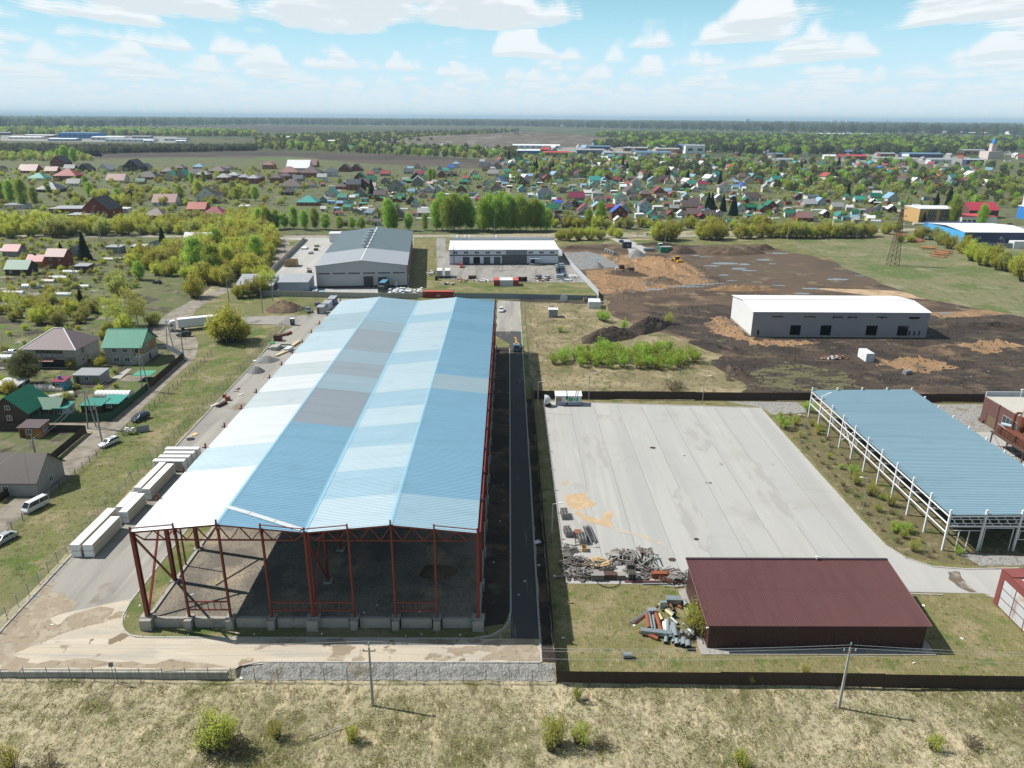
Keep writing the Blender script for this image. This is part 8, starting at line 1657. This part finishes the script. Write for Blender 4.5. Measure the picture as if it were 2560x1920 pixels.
# straw tufts of the front meadow
tu = prng.normal(size=(34, 3)) * np.array((.16, .16, .06)); tu[:, 2] = abs(tu[:, 2]) * .6 + .03
tufts = [leaf_mesh('tuft', tu + prng.normal(size=tu.shape) * .05, .10, L_['straw'], .1, .22), leaf_mesh('tuft', tu * 1.2, .09, L_['olivegrass'], .1, .25), leaf_mesh('tuft', tu * .9, .10, L_['straw'], .1, .2)]
mass('meadow_grass', 'dry straw grass of the front meadow', fill([(-72, 56), (72, 56), (95, 76.4), (-82, 78)], .62, 41, 26000, False), [tufts[0], tufts[1], tufts[2], tufts[1]], .6, 1.7, 4, hz_ground)
mass('verge_grass', 'grass on the left verge between the fences', fill([(-86.5, 100), (-74, 100), (-77.5, 215), (-89.5, 215)], .9, 42, 2600, False), [tufts[1], tufts[0], leaf_mesh('tuft', tu, .08, L_['bright'], .1, .25)], .6, 1.6, 5)
mass('lot_grass', 'grass round the maroon barn', fill([(7, 78.5), (7, 98.5), (26, 98.5), (27, 82), (58, 82), (60, 96), (73, 96), (84, 79)], .8, 43, 4200, False), [tufts[1], tufts[0], leaf_mesh('tuft', tu, .08, L_['bright'], .1, .25)], .4, 1.1, 6)
mass('field_grass', 'rough grass of the overgrown field', fill([(7.5, 182), (60, 182), (62, 215), (30, 262), (8, 285)], 1.3, 44, 5000, False), [tufts[0], tufts[1]], .7, 1.9, 7)
# clods and stones on the building plots
cl = [MB().add([tuple(Vector(v).normalized() * r for r in [1 + .35 * mnoise.noise(Vector(v) * 1.3 + Vector((k, 0, 0)))][:1])[0] for v in ((1, 0, .2), (-1, .2, .1), (.1, 1, .1), (0, -1, .2), (.3, .2, .9), (.7, .7, -.3), (-.7, .6, -.3), (-.6, -.7, -.3), (.7, -.7, -.3))], [(4, 0, 5), (4, 5, 2), (4, 2, 6), (4, 6, 1), (4, 1, 7), (4, 7, 3), (4, 3, 8), (4, 8, 0)]).mesh('clod', mm) for k, mm in enumerate((m_mud, m_mud, m_brown))]
mass('soil_clods', 'clods of dark soil on the bare plot', fill([(64, 184), (70, 196), (64, 214), (72, 226), (58, 240), (50, 262), (60, 282), (80, 284), (84, 236), (140, 236), (146, 270), (200, 266), (290, 232), (300, 184), (150, 182)], 1.7, 51, 6000, False), cl, .15, .55, 8)
mass('soil_clods', 'lumps of clay in the sand pit', fill([(40, 300), (60, 310), (92, 326), (88, 384), (66, 398), (58, 360), (38, 350)], 2.0, 52, 1500, False), [cl[2], cl[2], cl[0]], .15, .5, 9)
# ------------------------------------------------------------------ far country: woods, works, town
cf = [clump(260, 5.0, 11, .75, 'far'), clump(260, 4.2, 12, .75, 'far'), clump(240, 4.6, 10, .8, 'fardark'), clump(240, 5, 9, .75, 'olive'), clump(240, 4.5, 12, .75, 'poplar')]
def wood(label, poly, d, mix, s0, s1, seed, n=9000): mass('far_woods', label, fill(poly, d, seed, n), [cf[i] for i in mix], s0, s1, seed)
wood('dark leafless wood along the ploughed field', [(0, 386), (240, 385), (506, 380), (640, 377), (640, 373), (506, 372), (240, 373), (0, 371)], 9, (2, 2, 0), .8, 1.3, 61, 5200)
wood('willows at the left end of the ploughed field', [(0, 402), (120, 404), (240, 402), (200, 392), (0, 386)], 12, (3, 4), .6, 1.0, 75, 500)
wood('tree belt behind the far left works', [(0, 336), (640, 342), (640, 333), (300, 327), (0, 326)], 20, (0, 3, 4), 1.2, 2, 62, 3200)
wood('woods beyond the dense village', [(640, 374), (800, 378), (960, 386), (1130, 394), (1290, 398), (1290, 380), (1000, 368), (760, 362), (640, 360)], 17, (0, 3, 4, 1), .7, 1.3, 63, 3600)
wood('green belt between the village and the works', [(1280, 462), (1500, 452), (1930, 450), (2250, 452), (2250, 430), (1930, 418), (1600, 402), (1290, 416), (1280, 440)], 15, (4, 3, 0, 1), .6, 1.0, 64, 1700)
wood('bushes of the right village', [(2060, 500), (2300, 480), (2420, 520), (2560, 520), (2560, 440), (2300, 432), (1930, 432), (1930, 470)], 13, (3, 4, 0), .45, .9, 65, 1700)
wood('far bushes among the works', [(1280, 412), (1930, 418), (2560, 436), (2560, 420), (1900, 396), (1300, 392)], 26, (4, 3, 0), .6, 1.1, 69, 900)
wood('forest behind the works', [(1480, 368), (1900, 388), (2480, 386), (2560, 372), (2560, 352), (2300, 346), (1900, 342), (1500, 336)], 19, (0, 0, 4, 2), 1.1, 1.8, 66, 9000)
wood('forest left of the landfill', [(640, 362), (1080, 362), (1100, 345), (1300, 328), (1000, 336), (640, 345)], 24, (0, 3, 1), 1, 1.6, 70, 4000)
wood('far forest bands', [(-100, 328), (160, 320), (640, 312), (1300, 316), (2000, 332), (2660, 342), (2660, 320), (1280, 305), (-100, 298)], 75, (0, 1, 2, 0), 2.2, 4.5, 67, 16000)
wood('forest at the horizon', [(-150, 300), (1280, 306), (2700, 318), (2700, 307), (1280, 299), (-150, 289)], 130, (0, 2, 1), 2, 4, 68, 14000)
tag(MB().add([(-26000, 15000, -5), (-26000, 26000, -5), (-9000, 26000, -5), (1500, 24000, -5), (1500, 15000, -5), (-26000, 17000, 60), (-26000, 23000, 105), (-14000, 23000, 62), (-4000, 22000, 18), (-4000, 17000, 10), (-14000, 17000, 40)],
   [(0, 4, 9, 10, 5), (5, 10, 7, 6), (10, 9, 8, 7), (6, 7, 8, 3, 2, 1), (4, 3, 8, 9), (0, 5, 6, 1)]).build('hills', m_far), 'low wooded hills on the left horizon', 'hills', kind='structure')
heap('landfill_mound', 'broad grey brown landfill mound beyond the village', 'mound', (*G(1300, 358), 420, 330, 0), 27, MATS['landfill'], 26, 4.0, seed=71, power=.7)
def cot(rf, wl, al):
    a = gable_walls(8, 9, 3.4, 6.6, al).mesh('cottage', WM[wl]); k = len(a.polygons); t = bpy.data.objects.new('tmp', None); b = roof_gable(None, 8, 9, 3.4, 6.6, al, RM[rf], .5); nb = MB(); nb.v = [tuple(v.co) for v in a.vertices]; nb.f = [tuple(p.vertices) for p in a.polygons]; nb.add([tuple(v.co) for v in b.data.vertices], [tuple(p.vertices) for p in b.data.polygons]); bpy.data.objects.remove(b); bpy.data.objects.remove(t)
    me = nb.mesh('cottage', WM[wl]); me.materials.append(RM[rf])
    for p in me.polygons: p.material_index = int(p.index >= k)
    return me
CT = [cot(*q) for q in (('m', 'W', 'x'), ('g', 'W', 'y'), ('c', 'G', 'x'), ('w', 'W', 'y'), ('d', 'B', 'y'), ('u', 'C', 'x'), ('y', 'W', 'x'), ('t', 'K', 'y'), ('R', 'W', 'x'))]
mass('far_cottages', 'far carpet of small cottages behind the village rows', fill([(1290, 458), (2400, 462), (2500, 430), (2300, 414), (1930, 404), (1600, 396), (1300, 400), (1180, 408)], 26, 81, 700), CT, .7, 1.3, 81)
mass('far_cottages', 'faint cottages among the far woods', fill([(700, 372), (1300, 396), (2000, 400), (2560, 410), (2560, 384), (1900, 374), (1000, 352)], 70, 82, 420), CT, .9, 1.6, 82)
fr = random.Random(9)
def works(label, px, py, pw, h, wall, roof, depth=.45):
    w = pw / ppm(py); x, y = G(px, py); t = thing('works_hall', label, 'building', (x, y, 0), 0, 'far industrial halls'); l = min(w * depth, 90)
    MB().box(0, 0, 0, w, l, h).build('wall', wall, t); MB().add([(-.5, -.5, h), (w + .5, -.5, h), (w + .5, l / 2, h + 2.2), (-.5, l / 2, h + 2.2), (w + .5, l + .5, h), (-.5, l + .5, h)], [(0, 1, 2, 3), (3, 2, 4, 5), (1, 4, 2), (5, 0, 3), (0, 5, 4, 1)]).build('roof', roof, t)
    n = max(2, int(w / 14))
    for i in range(n): MB().box(w * (i + .25) / n, -.25, h * .35, w * (i + .75) / n, -.02, h * .65).build('window', m_glass, t)
FW_ = dict(w=m_white, b=m_bluewall, g=m_fgrey, l=m_lilac, o=m_ochre, r=m_maroon, n=m_navy); FR_ = dict(w=m_whiteroof, g=m_greyroof, b=C('works_blue_roof', (.12, .22, .34), .5), r=MATS['bright_red_roof'], t=RM['t'], s=m_slate2)
for i, (px, py, pw, h, w_, r_) in enumerate(sorted([(146, 346, 85, 16, 'b', 'b'), (170, 345, 50, 12, 'w', 'w'), (228, 350, 70, 8, 'l', 'w'), (330, 348, 40, 8, 'g', 'g'), (262, 354, 100, 6, 'l', 'g'), (60, 343, 60, 6, 'r', 'w'), (20, 347, 70, 5, 'w', 'w'), (410, 352, 50, 6, 'l', 'g'), (358, 357, 24, 6, 'w', 'w'), (440, 357, 22, 5, 'w', 'w'), (0, 338, 20, 8, 'n', 'g'), (120, 352, 60, 5, 'b', 'w'),
    (1282, 371, 118, 7, 'l', 'w'), (1290, 384, 60, 6, 'b', 'w'), (1360, 389, 62, 6, 'o', 'r'), (1442, 385, 70, 8, 'g', 'g'), (1474, 374, 52, 7, 'n', 'b'), (1560, 378, 60, 7, 'r', 'g'), (1590, 390, 90, 7, 'l', 'b'), (1640, 382, 60, 8, 'o', 'g'), (1620, 373, 50, 7, 'g', 'g'), (1690, 376, 60, 12, 'l', 'b'), (1713, 384, 50, 16, 'w', 's'), (1715, 366, 55, 8, 'g', 'w'), (1350, 381, 30, 6, 'r', 'r'), (1510, 388, 50, 5, 'l', 'g'),
    (2050, 342, 60, 13, 'w', 'w'), (2110, 343, 75, 14, 'w', 'w'), (2210, 346, 60, 7, 'w', 'w'), (2290, 350, 60, 9, 'l', 'w'), (2300, 334, 60, 8, 'o', 'w'), (2360, 334, 70, 8, 'r', 'w'), (2420, 336, 60, 9, 'g', 'w'), (2526, 336, 60, 14, 'w', 'w'), (2400, 350, 50, 7, 'l', 'g'), (2440, 355, 70, 6, 'l', 'g'), (2032, 381, 30, 8, 'l', 'b'), (2100, 386, 55, 6, 'n', 'b'), (2133, 386, 28, 7, 'g', 't'), (2105, 400, 66, 7, 'r', 'r'), (2265, 394, 100, 7, 'n', 'b'), (2412, 388, 55, 10, 'o', 's'), (2180, 404, 60, 6, 'l', 'g'), (2240, 408, 55, 7, 'w', 'g'), (2325, 411, 56, 8, 'l', 'g'), (2415, 414, 46, 9, 'n', 'g'), (2060, 398, 30, 6, 'w', 'w'), (1920, 393, 40, 6, 'r', 'b'), (1945, 408, 40, 6, 'l', 's'), (2200, 392, 40, 6, 'r', 's'),
    (705, 347, 22, 6, 'w', 'w'), (755, 355, 20, 6, 'b', 'b'), (812, 361, 24, 9, 'o', 'w'), (870, 374, 32, 8, 'w', 't'), (1400, 316, 30, 9, 'w', 'w'), (1600, 314, 60, 8, 'w', 'w'), (1660, 313, 40, 8, 'w', 'w'), (1800, 316, 50, 8, 'w', 'w'), (1880, 317, 40, 9, 'o', 'w'), (1860, 340, 30, 6, 'g', 'g')])):
    works('%s industrial hall with %s roof, %s from left among the far works' % ({'w': 'white', 'b': 'blue', 'g': 'grey', 'l': 'pale', 'o': 'ochre', 'r': 'brown', 'n': 'navy'}[w_], {'w': 'white', 'g': 'grey', 'b': 'blue', 'r': 'red', 't': 'teal', 's': 'pale grey'}[r_], ordinal(i)), px, py, pw, h, FW_[w_], FR_[r_])
for i, (px, py, w, h) in enumerate(sorted([(1863, 311, 14, 75), (1933, 310, 8, 50), (1950, 311, 14, 30), (2030, 309, 12, 55), (2045, 309, 10, 45), (2078, 311, 24, 60), (2096, 311, 24, 58), (2116, 310, 14, 55), (2060, 309, 10, 40), (2200, 312, 20, 45), (2214, 310, 10, 80), (2240, 312, 10, 40), (2282, 312, 8, 35), (2310, 313, 16, 30), (2360, 313, 10, 28), (2260, 310, 8, 30), (2150, 311, 12, 26), (1760, 308, 8, 30), (1990, 312, 20, 24)])):
    ww = w / ppm(py); x, y = G(px, py); t = thing('tower_block', 'pale tower block on the horizon, %s from left' % ordinal(i), 'tower block', (x, y, 0), 0, 'town on the horizon'); MB().box(0, 0, 0, ww, ww * .5, h).build('wall', m_white if i % 3 else m_lilac, t); MB().box(0, -1, h * .2, ww, -.1, h * .9).build('window_bands', C('window_band_grey', (.3, .32, .36), .4), t); MB().box(ww * .1, 0, h, ww * .9, ww * .4, h + 3).build('roof', m_greyroof, t)
t = thing('church', 'pink church with blue dome in the far right village', 'church', (*G(2487, 398), 0)); MB().box(-14, 0, 0, 14, 30, 14).build('nave', C('pale_pink_plaster', (.55, .46, .45), .8), t); MB().box(-5, 8, 14, 5, 18, 28).build('tower', MATS['pale_pink_plaster'], t); MB().cyl((0, 13, 28), (0, 13, 33), 4.5, 12, 3.5).cyl((0, 13, 33), (0, 13, 40), 3.5, 12, .2).build('dome', MATS['bright_blue_cladding'], t)
t = thing('factory_chimney', 'slim brick factory chimney on the far right', 'chimney', (*G(2454, 346), 0)); MB().cyl((0, 0, 0), (0, 0, 45), 4.2, 10, 2.6).build('stack', m_rust, t); MB().cyl((0, 0, 45), (0, 0, 47), 3, 10).build('cap', m_conc, t)
# ------------------------------------------------------------------ air
m_h, nt, b = _new('haze_air'); nt.nodes.remove(b); pv = nt.nodes.new('ShaderNodeVolumePrincipled'); pv.inputs['Color'].default_value = (.58, .80, .98, 1); pv.inputs['Density'].default_value = HAZE = .000065; pv.inputs['Anisotropy'].default_value = 0.0
nt.links.new(pv.outputs[0], nt.nodes['Material Output'].inputs['Volume'])
tag(MB().box(-60000, -6000, -8, 60000, 60000, 140).build('haze', m_h), 'thin blue haze over the whole plain', None, kind='stuff')
